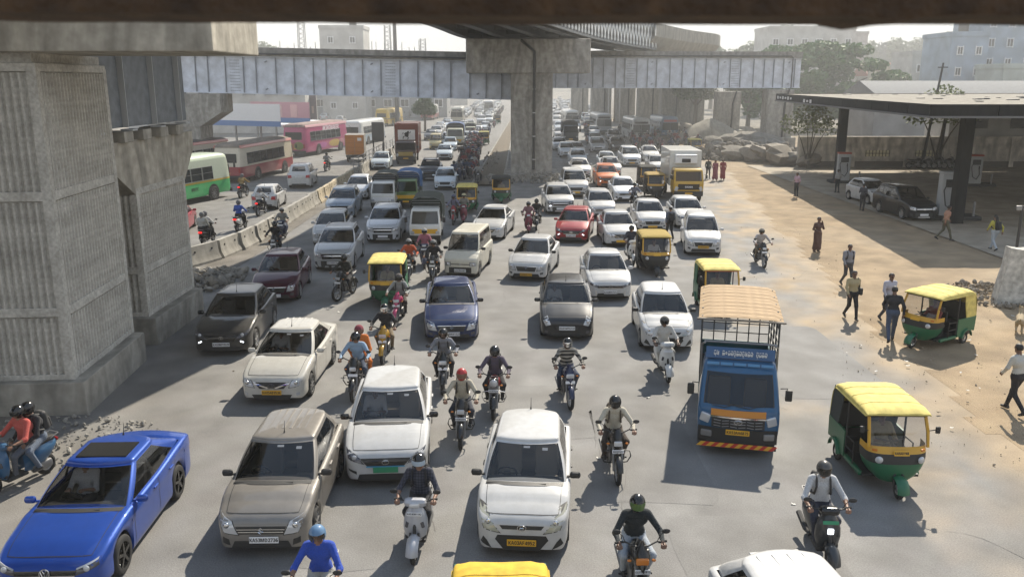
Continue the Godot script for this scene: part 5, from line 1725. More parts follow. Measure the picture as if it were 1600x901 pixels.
# small pickup or tempo with a canvas cover. o: cab, canvas, stripe
func canvas_truck(label: String,o: Dictionary,at: Vector3,turn: float,group := "") -> void:
	var c := thing("canvas_truck",label,"truck",at,turn,group)
	var s_: float = o.get("scale",1.0)
	c.scale = Vector3.ONE*s_
	var rows := [[0.36,0.70,1.90,0.55],[0.55,0.76,2.0,0.52],[0.80,0.77,2.0,0.52],[1.00,0.77,1.96,0.52],[1.06,0.765,1.94,0.52],[1.12,0.76,1.90,0.52],[1.45,0.735,1.74,0.52],[1.70,0.70,1.58,0.53],[1.76,0.69,1.53,0.54],[1.82,0.64,1.36,0.58]]
	put_cab(c,"tempo_cab",rows,[5,7],0.07,o.cab)
	part(c,"front_panel",bm("tp_panel",func(m: MB): bent(m,0.62,0.66,0.88,2.005,2.0,0.05)),o.get("stripe",M.plate_yellow))
	part(c,"bumper",bm("tp_bump",func(m: MB): bent(m,0.76,0.34,0.56,2.0,2.01,0.07)),M.black)
	for s in [-1.0,1.0]: part(c,"headlight",bm("tp_hl",func(m: MB): m.rbox(Vector3.ZERO,v3(0.2,0.16,0.06),0.03)),M.lamp,Transform3D(Basis(Vector3.UP,s*0.2),v3(s*0.62,0.70,1.96)))
	plate(c,v3(0,0.48,2.03),o.get("text",""),"yellow",v2(0.4,0.11))
	truck_mirrors(c,0.76,1.35,1.72)
	part(c,"bed",MB.new().box(v3(0,0.80,-0.85),v3(1.6,0.4,2.6)),o.cab)
	part(c,"canvas_cover",bm("tp_canvas",func(m: MB):
		var rws := []
		for k in 9:
			var z := 0.42 - 2.58*k/8.0
			var sag := 0.03*absf(sin(PI*k/2.0))
			var r := PackedVector3Array()
			for q in [[0.80,1.0],[0.82,1.5],[0.80,1.95 - sag],[0.70,2.14 - sag],[0.40,2.24 - sag],[0.0,2.27 - sag]]: r.append(v3(q[0],q[1],z))
			for i in 5: r.append(v3(-r[4 - i].x,r[4 - i].y,z))
			rws.append(r)
		m.grid(rws,false,true)),o.canvas)
	if not o.get("open_front",false): part(c,"canvas_front",bm("tp_cfront",func(m: MB):
		var p := []
		for q in [[0.80,1.0],[0.82,1.5],[0.80,1.95],[0.70,2.14],[0.40,2.24],[-0.40,2.24],[-0.70,2.14],[-0.80,1.95],[-0.82,1.5],[-0.80,1.0]]: p.append(v2(q[0]*0.98,q[1] - 0.015))
		m.prism(p,0.36,0.40)),o.get("front_mat",M.dark))
	for k in 3: part(c,"roof_rack_bar",bm("tp_rack",func(m: MB): m.tube([v3(-0.7,0,0),v3(0.7,0,0)],0.02,5)),M.steel,at_(v3(0,1.86 + 0.13*k,0.62)))
	for z in [1.30,-1.15]:
		for s in [-1.0,1.0]: add_wheel(c,v3(s*0.66,0.30,z),0.30,"steel",M.steel)
	part(c,"chassis",bm("tp_ch",func(m: MB): m.box(v3(0,0.5,-0.2),v3(0.7,0.16,3.4))),M.black)

# heavier truck with a box body. o: cab, box, box_h, cooler, board
func box_truck(label: String,o: Dictionary,at: Vector3,turn: float,group := "") -> void:
	var c := thing("box_truck",label,"truck",at,turn,group)
	var rows := [[0.45,0.92,3.12,1.5],[0.70,1.0,3.2,1.5],[1.10,1.01,3.22,1.5],[1.30,1.01,3.21,1.5],[1.38,1.01,3.20,1.5],[1.44,1.0,3.18,1.5],[1.75,0.985,3.06,1.5],[2.06,0.96,2.94,1.5],[2.14,0.95,2.90,1.5],[2.24,0.90,2.7,1.55]]
	put_cab(c,"lorry_cab",rows,[5,7],0.10,o.cab)
	part(c,"grille",bm("bt_gr",func(m: MB): bent(m,0.72,0.86,1.24,3.225,3.225,0.07)),o.get("grille",M.gloss_black))
	part(c,"bumper",bm("bt_bump",func(m: MB): bent(m,0.98,0.42,0.76,3.21,3.225,0.11)),o.get("bumper",M.dark))
	if o.has("word"): part(c,"lettering",text_mesh(o.word,0.15),M.white_ink,at_(v3(0,1.05,3.245)))
	for s in [-1.0,1.0]: part(c,"headlight",bm("bt_hl",func(m: MB): m.rbox(Vector3.ZERO,v3(0.22,0.30,0.06),0.04)),M.lamp,Transform3D(Basis(Vector3.UP,s*0.25)*Basis(Vector3.BACK,s*0.4),v3(s*0.82,0.92,3.13)))
	plate(c,v3(0,0.62,3.245),o.get("text",""),"yellow",v2(0.5,0.12))
	truck_mirrors(c,1.0,1.75,3.0)
	var bh: float = o.get("box_h",3.3)
	var bw: float = o.get("box_w",2.15)
	part(c,"box_body",MB.new().rbox(v3(0,(0.95 + bh)*0.5,-0.95),v3(bw,bh - 0.95,4.6),0.04),o.box)
	if o.get("ribbed",false):
		for s in [-1.0,1.0]:
			for k in 16: part(c,"side_rib",bm("bt_rib%.1f" % bh,func(m: MB): m.box(v3(0,(0.98 + bh)*0.5,0),v3(0.05,bh - 1.1,0.12))),o.box,at_(v3(s*(bw/2 + 0.005),0,1.2 - 0.29*k)))
	for s in [-1.0,1.0]: part(c,"corner_trim",MB.new().box(v3(s*(bw/2 + 0.004),(0.95 + bh)*0.5,1.32),v3(0.03,bh - 0.95,0.08)),o.get("edge",M.alloy))
	if o.get("cooler",false):
		var k := hub(c,"cooling_unit",v3(0,2.78,1.50))
		part(k,"housing",MB.new().rbox(Vector3.ZERO,v3(1.5,0.62,0.36),0.06),M.plate_white)
		part(k,"fan_grille",MB.new().rbox(v3(0,-0.10,0.19),v3(0.6,0.26,0.03),0.014),M.black)
		for i in 7: part(k,"louvre",bm("bt_louv",func(m: MB): m.rbox(Vector3.ZERO,v3(0.16,0.05,0.03),0.012)),M.alloy,at_(v3(-0.6 + 0.2*i,0.2,0.19)))
	if o.get("board",false):
		var k := hub(c,"headboard",v3(0,2.78,1.42))
		part(k,"panel",MB.new().rbox(Vector3.ZERO,v3(1.7,0.98,0.05),0.02),M.plate_white)
		# a dark painted emblem, kept as a plain leaping shape
		var m := MB.new()
		m.ell(v3(0.02,0.02,0.03),v3(0.20,0.24,0.012),Basis(Vector3.BACK,0.4)).ell(v3(0.16,0.27,0.03),v3(0.11,0.11,0.012))
		m.tube([v3(0.1,0.1,0.03),v3(0.35,0.18,0.03),v3(0.42,0.34,0.03)],0.03,5).tube([v3(-0.1,-0.12,0.03),v3(-0.3,-0.16,0.03),v3(-0.34,-0.38,0.03)],0.045,5).tube([v3(0.05,-0.15,0.03),v3(0.2,-0.28,0.03),v3(0.1,-0.42,0.03)],0.045,5).tube([v3(-0.12,0.1,0.03),v3(-0.36,0.2,0.03),v3(-0.42,0.05,0.03)],0.03,5)
		part(k,"painted_emblem",m,M.ink)
	for z in [2.35,-1.9]:
		for s in [-1.0,1.0]: add_wheel(c,v3(s*0.86,0.42,z),0.42,"steel",M.steel)
	part(c,"chassis",bm("bt_ch",func(m: MB): m.box(v3(0,0.72,-0.3),v3(0.9,0.3,5.6))),M.black)

# bus. o: lower, upper, roof, band (materials), L, back (seen from behind)
func bus(label: String,o: Dictionary,at: Vector3,turn: float,group := "") -> Node3D:
	var c := thing("bus",label,"bus",at,turn,group)
	var L: float = o.get("L",10.5)
	var W: float = o.get("W",2.5)
	var H: float = o.get("H",3.15)
	var z := L*0.5
	# wall section is a loft with rounded ends; three storeys of colour
	var shell := func(y0: float,y1: float,in0: float,in1: float,m: MB) -> void:
		var rws := []
		for q in [[y0,in0],[y1,in1]]:
			var r := PackedVector3Array()
			for k in 24:
				var a := TAU*k/24.0
				var cx := signf(cos(a))*pow(absf(cos(a)),0.14); var cz := signf(sin(a))*pow(absf(sin(a)),0.14)
				r.append(v3(cx*(W*0.5 - q[1]),q[0],cz*(z - q[1]*1.4)))
			rws.append(r)
		m.grid(rws,true,true)
	var id := "%.1f%.1f%.1f" % [L,W,H]
	part(c,"lower_panel",bm("bus_lo" + id,func(m: MB): shell.call(0.42,0.62,0.03,0.0,m); shell.call(0.62,1.30,0.0,0.0,m)),o.lower)
	part(c,"waist_band",bm("bus_wb" + id,func(m: MB): shell.call(1.30,1.42,-0.004,-0.004,m)),o.band)
	part(c,"upper_wall",bm("bus_up" + id,func(m: MB): shell.call(1.42,2.45,0.0,0.06,m); shell.call(2.45,2.80,0.06,0.10,m)),o.upper)
	part(c,"roof",bm("bus_rf" + id,func(m: MB):
		var rws := []
		for q in [[2.80,0.10,0.10],[2.95,0.13,0.16],[3.05,0.24,0.30],[3.12,0.45,0.6],[H + 0.02,0.9,1.4],[H + 0.03,1.2,2.4]]:
			var r := PackedVector3Array()
			for k in 24:
				var a := TAU*k/24.0
				var cx := signf(cos(a))*pow(absf(cos(a)),0.16); var cz := signf(sin(a))*pow(absf(sin(a)),0.16)
				r.append(v3(cx*(W*0.5 - q[1]),q[0],cz*(z - q[2])))
			rws.append(r)
		m.grid(rws,true,true); m.fan(rws[5],true)),o.get("roof",o.upper))
	if o.has("roof_edge"):
		for s in [-1.0,1.0]: part(c,"cornice",bm("bus_cor" + id,func(m: MB): m.rbox(Vector3.ZERO,v3(0.10,0.26,L - 0.5),0.04)),o.roof_edge,Transform3D(Basis(Vector3.BACK,s*0.35),v3(s*(W*0.5 - 0.14),2.86,0)))
	# side windows: each pane in its frame
	var n := int((L - 2.2)/1.15)
	var step := (L - 2.0)/n
	for s in [-1.0,1.0]:
		for k in n:
			if o.get("rear_door",true) and s < 0 and k == n - 1: continue
			var zz := -z + 1.1 + step*(k + 0.5)
			var x := Transform3D(Basis(Vector3.BACK,s*0.06),v3(s*(W*0.5 - 0.022),1.90,zz))
			var w := part(c,"window",bm("bus_win" + id,func(m: MB): m.box(v3(0,0,0),v3(0.03,0.84,step - 0.12))),M.bus_glass,x)
			part(w,"frame",bm("bus_wf" + id,func(m: MB):
				for e in [[0,0.43,step - 0.10,0.035],[0,-0.43,step - 0.10,0.035],[0,0.02,step - 0.12,0.022]]: m.box(v3(0,e[1],0),v3(0.05,e[3],e[2]))
				for e in [-0.5,0.5]: m.box(v3(0,0,e*(step - 0.10)),v3(0.05,0.88,0.03))),o.get("frame",M.steel))
	# front: windscreen in two panes, destination board, lamps
	for s in [-1.0,1.0]:
		part(c,"windscreen",bm("bus_ws" + id,func(m: MB): m.rbox(Vector3.ZERO,v3(W*0.44,1.02,0.05),0.02,Basis(Vector3.RIGHT,-0.06))),M.bus_glass,Transform3D(Basis(Vector3.UP,s*0.05),v3(s*W*0.225,1.78,z - 0.02)))
		part(c,"headlight",bm("bus_hl",func(m: MB): m.rbox(Vector3.ZERO,v3(0.34,0.20,0.06),0.04)),M.lamp,at_(v3(s*W*0.36,0.82,z)))
		part(c,"tail_light",bm("bus_tl",func(m: MB): m.rbox(Vector3.ZERO,v3(0.14,0.36,0.05),0.02)),M.red_lamp,at_(v3(s*W*0.42,1.02,-z)))
		part(c,"mirror",bm("bus_mir%d" % int(s),func(m: MB): m.tube([v3(0,0.2,0),v3(s*0.18,0.15,0.2),v3(s*0.2,0.0,0.22)],0.015,5).rbox(v3(s*0.2,-0.12,0.22),v3(0.16,0.30,0.07),0.03)),M.black,at_(v3(s*W*0.48,2.3,z - 0.05)))
	part(c,"destination_board",bm("bus_db" + id,func(m: MB): m.rbox(v3(0,2.53,z - 0.10),v3(W*0.72,0.28,0.05),0.02)),o.get("board",M.gloss_black))
	part(c,"bumper",bm("bus_bp" + id,func(m: MB): m.rbox(v3(0,0.5,z - 0.02),v3(W - 0.06,0.26,0.12),0.05)),M.dark)
	part(c,"rear_window",bm("bus_rw" + id,func(m: MB): m.rbox(v3(0,1.98,-z + 0.02),v3(W*0.68,0.72,0.05),0.03)),M.bus_glass)
	part(c,"rear_bumper",bm("bus_rb" + id,func(m: MB): m.rbox(v3(0,0.5,-z + 0.03),v3(W - 0.06,0.22,0.10),0.05)),M.dark)
	plate(c,v3(0,0.78,-z - 0.02),"","yellow",v2(0.5,0.12),0.0,true)
	for zz in [z - 2.2,-z + 2.9]:
		for s in [-1.0,1.0]:
			add_wheel(c,v3(s*(W*0.5 - 0.065),0.48,zz),0.48,"steel",M.steel)
			part(c,"wheel_arch",bm("bus_arch",func(m: MB): m.cyl(v3(-0.012,0,0),v3(0.012,0,0),0.60,0.60,20)),M.black,at_(v3(s*(W*0.5 + 0.0),0.52,zz)))
	if o.has("word"): part(c,"lettering",text_mesh(o.word,o.get("word_size",0.5)),o.get("word_mat",M.white_ink),Transform3D(Basis(Vector3.UP,PI/2) if o.get("word_side",1.0) > 0 else Basis(Vector3.UP,-PI/2),v3(o.get("word_side",1.0)*(W*0.5 + o.get("word_out",0.01)),o.get("word_y",2.62),o.get("word_z",0.0))))
	if o.has("advert"):
		# printed advert on the side and back panels: a few overlapping colour fields
		for q in o.advert: part(c,"advert_panel",MB.new().ell(Vector3.ZERO,v3(0.012,q[2],q[3]),Basis(),12,8),cloth(q[4],q[5],q[6]),at_(v3(q[7]*(W*0.5 + 0.002),q[1],q[0])))
	return c
# ---------- the place ----------
func make_view() -> void:
	var cam := Camera3D.new()
	cam.name = "camera"
	add_child(cam)
	cam.position = v3(0,CH,0)
	cam.rotation.x = -TH
	var att := CameraAttributesPhysical.new()
	att.frustum_far = 3000.0
	att.frustum_near = 0.05
	att.frustum_focus_distance = 26.0
	att.frustum_focal_length = 35.4
	att.exposure_aperture = 11.0
	cam.attributes = att
	cam.fov = rad_to_deg(2.0*atan(450.5/F))
	cam.far = 3000.0
	cam.near = 0.05
	cam.current = true
	var e := Environment.new()
	e.background_mode = Environment.BG_SKY
	var sky := Sky.new()
	var sm := ProceduralSkyMaterial.new()
	sm.sky_top_color = Color(0.55,0.63,0.74)
	sm.sky_horizon_color = Color(0.95,0.945,0.93)
	sm.sky_curve = 0.30
	sm.ground_bottom_color = Color(0.38,0.36,0.33)
	sm.ground_horizon_color = Color(0.62,0.60,0.56)
	sm.sky_energy_multiplier = 1.0
	sm.sun_angle_max = 0.0
	sky.sky_material = sm
	e.sky = sky
	e.background_energy_multiplier = 0.95
	e.tonemap_mode = Environment.TONE_MAPPER_LINEAR
	e.tonemap_exposure = 1.74
	e.sdfgi_enabled = true
	e.ssao_enabled = true
	e.ssil_enabled = true
	e.fog_enabled = true
	e.fog_density = 0.0006
	e.volumetric_fog_enabled = true
	e.volumetric_fog_density = 0.0
	e.fog_light_color = Color(0.96,0.95,0.92)
	var we := WorldEnvironment.new()
	we.environment = e
	add_child(we)
	var sun := DirectionalLight3D.new()
	sun.name = "sun"
	add_child(sun)
	# shadows fall towards the camera and a little to its left: 0.45 m and 1.06 m for each metre of height
	sun.look_at_from_position(v3(0.45,1.0,-1.06)*50.0,Vector3.ZERO)
	sun.light_energy = 1.6
	sun.light_color = Color(1.0,0.96,0.89)
	sun.light_angular_distance = 0.55
	sun.shadow_enabled = true

var gn := FastNoiseLite.new()
func edge_x(z: float) -> float:
	var x := mono([-140.0,-81.0,-63.0,-42.5,-30.8,-24.0,-20.0,-17.0,-8.0],[22.0,20.0,17.3,14.3,12.7,11.8,11.2,11.4,12.0],z)
	return x + 0.7*gn.get_noise_2d(z*9.0,3.0) + 0.25*gn.get_noise_2d(z*40.0,9.0)

func sheet(called: String,xs: Array,zs: Array,keep: Callable,tint: Callable,height: Callable,m: Material) -> void:
	var o := MB.new()
	var cols := PackedColorArray()
	for i in xs.size() - 1:
		for j in zs.size() - 1:
			if not keep.call((xs[i] + xs[i + 1])*0.5,(zs[j] + zs[j + 1])*0.5): continue
			var p := []
			for q in [[0,0],[0,1],[1,1],[1,0]]:
				var x: float = xs[i + q[0]]; var z: float = zs[j + q[1]]
				p.append(v3(x,height.call(x,z),z))
			# zs fall (away from the camera), so this winding faces up
			o.quad(p[0],p[3],p[2],p[1])
			for k in [0,3,2,0,2,1]: cols.append(tint.call(p[k].x,p[k].z))
	struct(called,o.mesh(60,cols),m)

func steps(a: float,b: float,d: float) -> Array:
	var r := []
	var n := maxi(1,int(round(absf(b - a)/d)))
	for i in n + 1: r.append(lerpf(a,b,float(i)/n))
	return r

func vcol(key: String,rough: float,bump_cm: float) -> StandardMaterial3D:
	var m := textured(key,Color.WHITE,rough,tex_fine,0.55,tex_bump,bump_cm,-1.0,tex_soft,0.07)
	m.vertex_color_use_as_albedo = true
	return m

func make_ground() -> void:
	gn.seed = 4; gn.frequency = 0.02; gn.fractal_octaves = 4
	struct("ground",MB.new().box(v3(0,-0.6,-310),v3(900,1.16,680)),textured("far_ground",lin(0.24,0.215,0.175),0.95,tex_coarse,0.02))
	var road_m := vcol("asphalt",0.86,0.35)
	var asphalt := func(x: float,z: float) -> Color:
		var n := gn.get_noise_2d(x*3.0,z*1.2)
		var n2 := gn.get_noise_2d(x*22.0 + 50.0,z*16.0)
		var c := Color(0.262,0.257,0.247)*(1.0 + 0.24*n + 0.12*n2 + 0.22*gn.get_noise_2d(x*30.0,z*2.0))
		# blown sand near the verge
		var e := clampf(1.0 - (edge_x(z) - x)/5.5 + (0.9*n2 + 0.6*n)*clampf((edge_x(z) - x)/2.0,0.15,1.0),0.0,1.0)
		c = c.lerp(Color(0.43,0.325,0.20)*(1.0 + 0.16*gn.get_noise_2d(x*40.0,z*40.0 + 70.0)),e*e)
		var l := clampf(1.0 - absf(x + 10.0)/1.6 + 0.8*n2,0.0,1.0)
		return c.lerp(Color(0.25,0.23,0.20),l*0.5)
	var flat := func(y: float) -> Callable: return func(_x: float,_z: float) -> float: return y
	var zs := steps(0.0,-60.0,0.4) + steps(-61.0,-140.0,1.5) + steps(-150.0,-640.0,14.0)
	sheet("road",steps(-12.2,22.0,0.4),zs,func(x,z): return x < edge_x(z) + 0.5,asphalt,flat.call(0.0),road_m)
	sheet("service_road",steps(-44.0,-13.6,1.6),steps(0.0,-140.0,1.6) + steps(-150.0,-640.0,14.0),func(_x,_z): return true,func(x,z): return Color(0.235,0.228,0.215)*(1.0 + 0.2*gn.get_noise_2d(x*5.0,z*4.0)),flat.call(0.0),road_m)
	sheet("median_strip",steps(-13.7,-12.1,0.4),steps(0.0,-140.0,0.6),func(_x,_z): return true,func(x,z): return Color(0.235,0.215,0.185)*(1.0 + 0.35*gn.get_noise_2d(x*22.0,z*22.0)),func(x,z): return 0.004 + 0.05*maxf(0.0,gn.get_noise_2d(x*30.0,z*30.0)),vcol("dirt",0.95,1.5))
	var sand := func(x: float,z: float) -> Color:
		var n := gn.get_noise_2d(x*6.0,z*6.0)
		var n2 := gn.get_noise_2d(x*40.0,z*40.0 + 70.0)
		var c := Color(0.435,0.325,0.20)*(1.0 + 0.22*n + 0.16*n2)
		return c.lerp(Color(0.37,0.315,0.235),clampf((x - edge_x(z) - 5.0)*0.04 + n*0.8,0.0,0.5))
	sheet("sand_verge",steps(10.0,24.0,0.35) + steps(25.0,60.0,2.5),steps(-2.0,-64.0,0.35) + steps(-65.0,-140.0,2.5),func(x,z): return x > edge_x(z) and not (x > 23.0 and z < -36.0 and z > -82.0),sand,func(x,z): return 0.004 + 0.045*clampf((x - edge_x(z) - 0.4)/2.5,0.0,1.0)*(0.6 + gn.get_noise_2d(x*30.0,z*30.0)),vcol("sand",0.97,1.8))
	sheet("forecourt",steps(22.6,72.0,1.4),steps(-35.6,-82.4,1.4),func(_x,_z): return true,func(x,z): return Color(0.46,0.395,0.30)*(1.0 + 0.25*gn.get_noise_2d(x*6.0,z*6.0)),func(x,z): return 0.075,vcol("forecourt_concrete",0.9,0.6))
	# wear on the carriageway: cracks sealed with tar, two covers, scraps of paper
	var tar := mat("crack_tar",lin(0.11,0.105,0.10),0.85)
	rng.seed = 61
	for q in [[1240,437,9,0.5],[1010,830,12,-1.0],[930,700,10,0.2],[1230,640,11,-0.6],[560,700,8,0.9],[780,480,9,0.3],[1160,480,10,-0.4],[1480,830,9,1.3],[680,830,7,-0.3],[1330,700,8,0.8],[890,420,8,0.1]]:
		var p0 := gp(q[0],q[1]); var dir: float = q[3]
		var row := []
		for k in q[2]:
			dir += rng.randf_range(-0.5,0.5)
			var w := rng.randf_range(0.003,0.009)
			row.append(PackedVector3Array([v3(p0.x - w,0.005,p0.z),v3(p0.x + w,0.005,p0.z)]))
			p0 += v3(sin(dir)*0.28,0,-cos(dir)*0.34)
		struct("road_crack",MB.new().grid(row).mesh(0),tar)
	for q in [[1010,700,1.1,2.6,0.9],[1250,560,1.6,3.4,0.93],[560,800,0.9,2.0,0.92],[860,640,1.0,1.8,0.95],[1180,860,1.4,1.2,0.93],[520,690,0.8,2.2,0.95],[1060,440,1.6,3.0,0.92]]:
		var pm := MB.new()
		var c0 := gp(q[0],q[1]) + v3(0,0.004,0)
		var ring := PackedVector3Array()
		for k in 20:
			var a := -TAU*k/20.0
			ring.append(c0 + v3(q[2]*signf(cos(a))*pow(absf(cos(a)),0.2) + rng.randf_range(-0.06,0.06),0,q[3]*signf(sin(a))*pow(absf(sin(a)),0.2) + rng.randf_range(-0.08,0.08)))
		pm.fan(ring,true)
		struct("road_patch",pm.mesh(0),textured("patch%.2f" % q[4],lin(0.262*q[4],0.257*q[4],0.247*q[4]),0.86,tex_fine,0.55,tex_bump,0.35,-1.0,tex_soft,0.07))
	for k in 44:
		var pp := gp(rng.randf_range(300,1500),rng.randf_range(330,890)) if k < 16 else gp(rng.randf_range(1320,1590),rng.randf_range(470,700))
		var sc := part(self,"litter_scrap",bm("scrap",func(m: MB): m.box(Vector3.ZERO,v3(0.12,0.004,0.08)).box(v3(0.05,0.015,0.0),v3(0.06,0.004,0.08),Basis(Vector3.BACK,0.5))),mat("paper_scrap",lin(0.55,0.54,0.50),0.8) if k % 3 else mat("leaf_scrap",lin(0.13,0.10,0.06),0.9),Transform3D(Basis(Vector3.UP,rng.randf()*TAU).scaled(Vector3.ONE*rng.randf_range(0.3,0.8)),pp + v3(0,0.012 if k < 16 else 0.07,0)))
		tag(sc,"small scrap of litter lying on the open road" if k < 16 else "small scrap of litter lying on the sandy verge","litter","litter on the road" if k < 16 else "litter on the sand")
	# raised median behind the middle pier: kerb stones either side of loose earth
	var km := concrete("kerb",lin(0.40,0.39,0.36))
	var ka := gp(737,291); var kb := gp(796,190); var kc := gp(786,291); var kd := gp(804,190)
	var med := MB.new()
	med.quad(v3(ka.x,0.16,ka.z),v3(kc.x,0.16,kc.z),v3(kd.x,0.16,kd.z),v3(kb.x,0.16,kb.z))
	var md := struct("median_island",med,textured("median_earth",lin(0.20,0.16,0.11),0.95,tex_coarse,0.4))
	for side in [[ka,kb],[kc,kd]]:
		var n := 30
		for i in n:
			var a: Vector3 = side[0].lerp(side[1],float(i)/n); var b: Vector3 = side[0].lerp(side[1],(i + 0.97)/n)
			part(md,"kerb_stone",bm("kerbstone",func(m: MB): m.rbox(v3(0,0.10,-0.5),v3(0.16,0.22,1.0),0.02)),km,Transform3D(Basis(Vector3.UP,atan2(a.x - b.x,a.z - b.z)).scaled_local(v3(1,1,a.distance_to(b))),a))

# fluted concrete shaft face: vertical ribs in lifts with plain bands between
func fluted(m: MB,x0: Vector3,ex: Vector3,w: float,y0: float,y1: float,nrm: Vector3,ribs: int) -> void:
	var rows := [PackedVector3Array(),PackedVector3Array()]
	for k in ribs*4 + 1:
		var ph := k % 4
		var d := 0.085 if ph == 1 or ph == 2 else 0.0
		for r in 2: rows[r].append(x0 + ex*(w*k/(ribs*4.0)) + nrm*d + v3(0,y0 if r == 0 else y1,0))
	m.grid(rows)

func fluted_pier(label: String,at: Vector3,sx: float,sz: float,top: float,plinth: float,lifts: Array,big: bool) -> Node3D:
	var c := thing("viaduct_pier",label,"pier",at)
	var cm := textured("pier_concrete",lin(0.66,0.64,0.575),0.9,tex_soft,0.16,tex_bump,0.4,-1.0,tex_soft,0.9)
	var pm := concrete("plinth",lin(0.40,0.385,0.34))
	# at is the near right corner of the plinth; the shaft stands 0.2 m inside it
	part(c,"plinth",MB.new().rbox(v3(-sx/2 + 0.2,plinth/2 - 0.1,-sz/2 + 0.1),v3(sx + 0.4,plinth + 0.2,sz + 0.4),0.05),pm)
	part(c,"core",MB.new().box(v3(-sx/2,(top + plinth)/2,-sz/2),v3(sx - 0.02,top - plinth,sz - 0.02)),cm)
	var y := plinth
	for l in lifts:
		var y1: float = minf(l,top)
		var m := MB.new()
		fluted(m,v3(0,0,0.0),v3(0,0,-1),sz,y + 0.12,y1 - 0.12,v3(1,0,0),int(sz/0.17))
		part(c,"fluted_side",m.mesh(20),cm)
		m = MB.new()
		fluted(m,v3(-sx,0,0),v3(1,0,0),sx,y + 0.12,y1 - 0.12,v3(0,0,1),int(sx/0.17))
		part(c,"fluted_front",m.mesh(20),cm)
		part(c,"joint_band",MB.new().rbox(v3(-sx/2,y1,-sz/2),v3(sx + 0.20,0.20,sz + 0.20),0.025),cm)
		part(c,"base_band",MB.new().rbox(v3(-sx/2,y + 0.05,-sz/2),v3(sx + 0.19,0.16,sz + 0.19),0.02),cm)
		for e in [0.0,-sz]: part(c,"corner_strip",MB.new().box(v3(0.0,(y + y1)/2,e + (0.0 if e == 0.0 else 0.0)),v3(0.21,y1 - y,0.21)),cm)
		y = y1
	return c

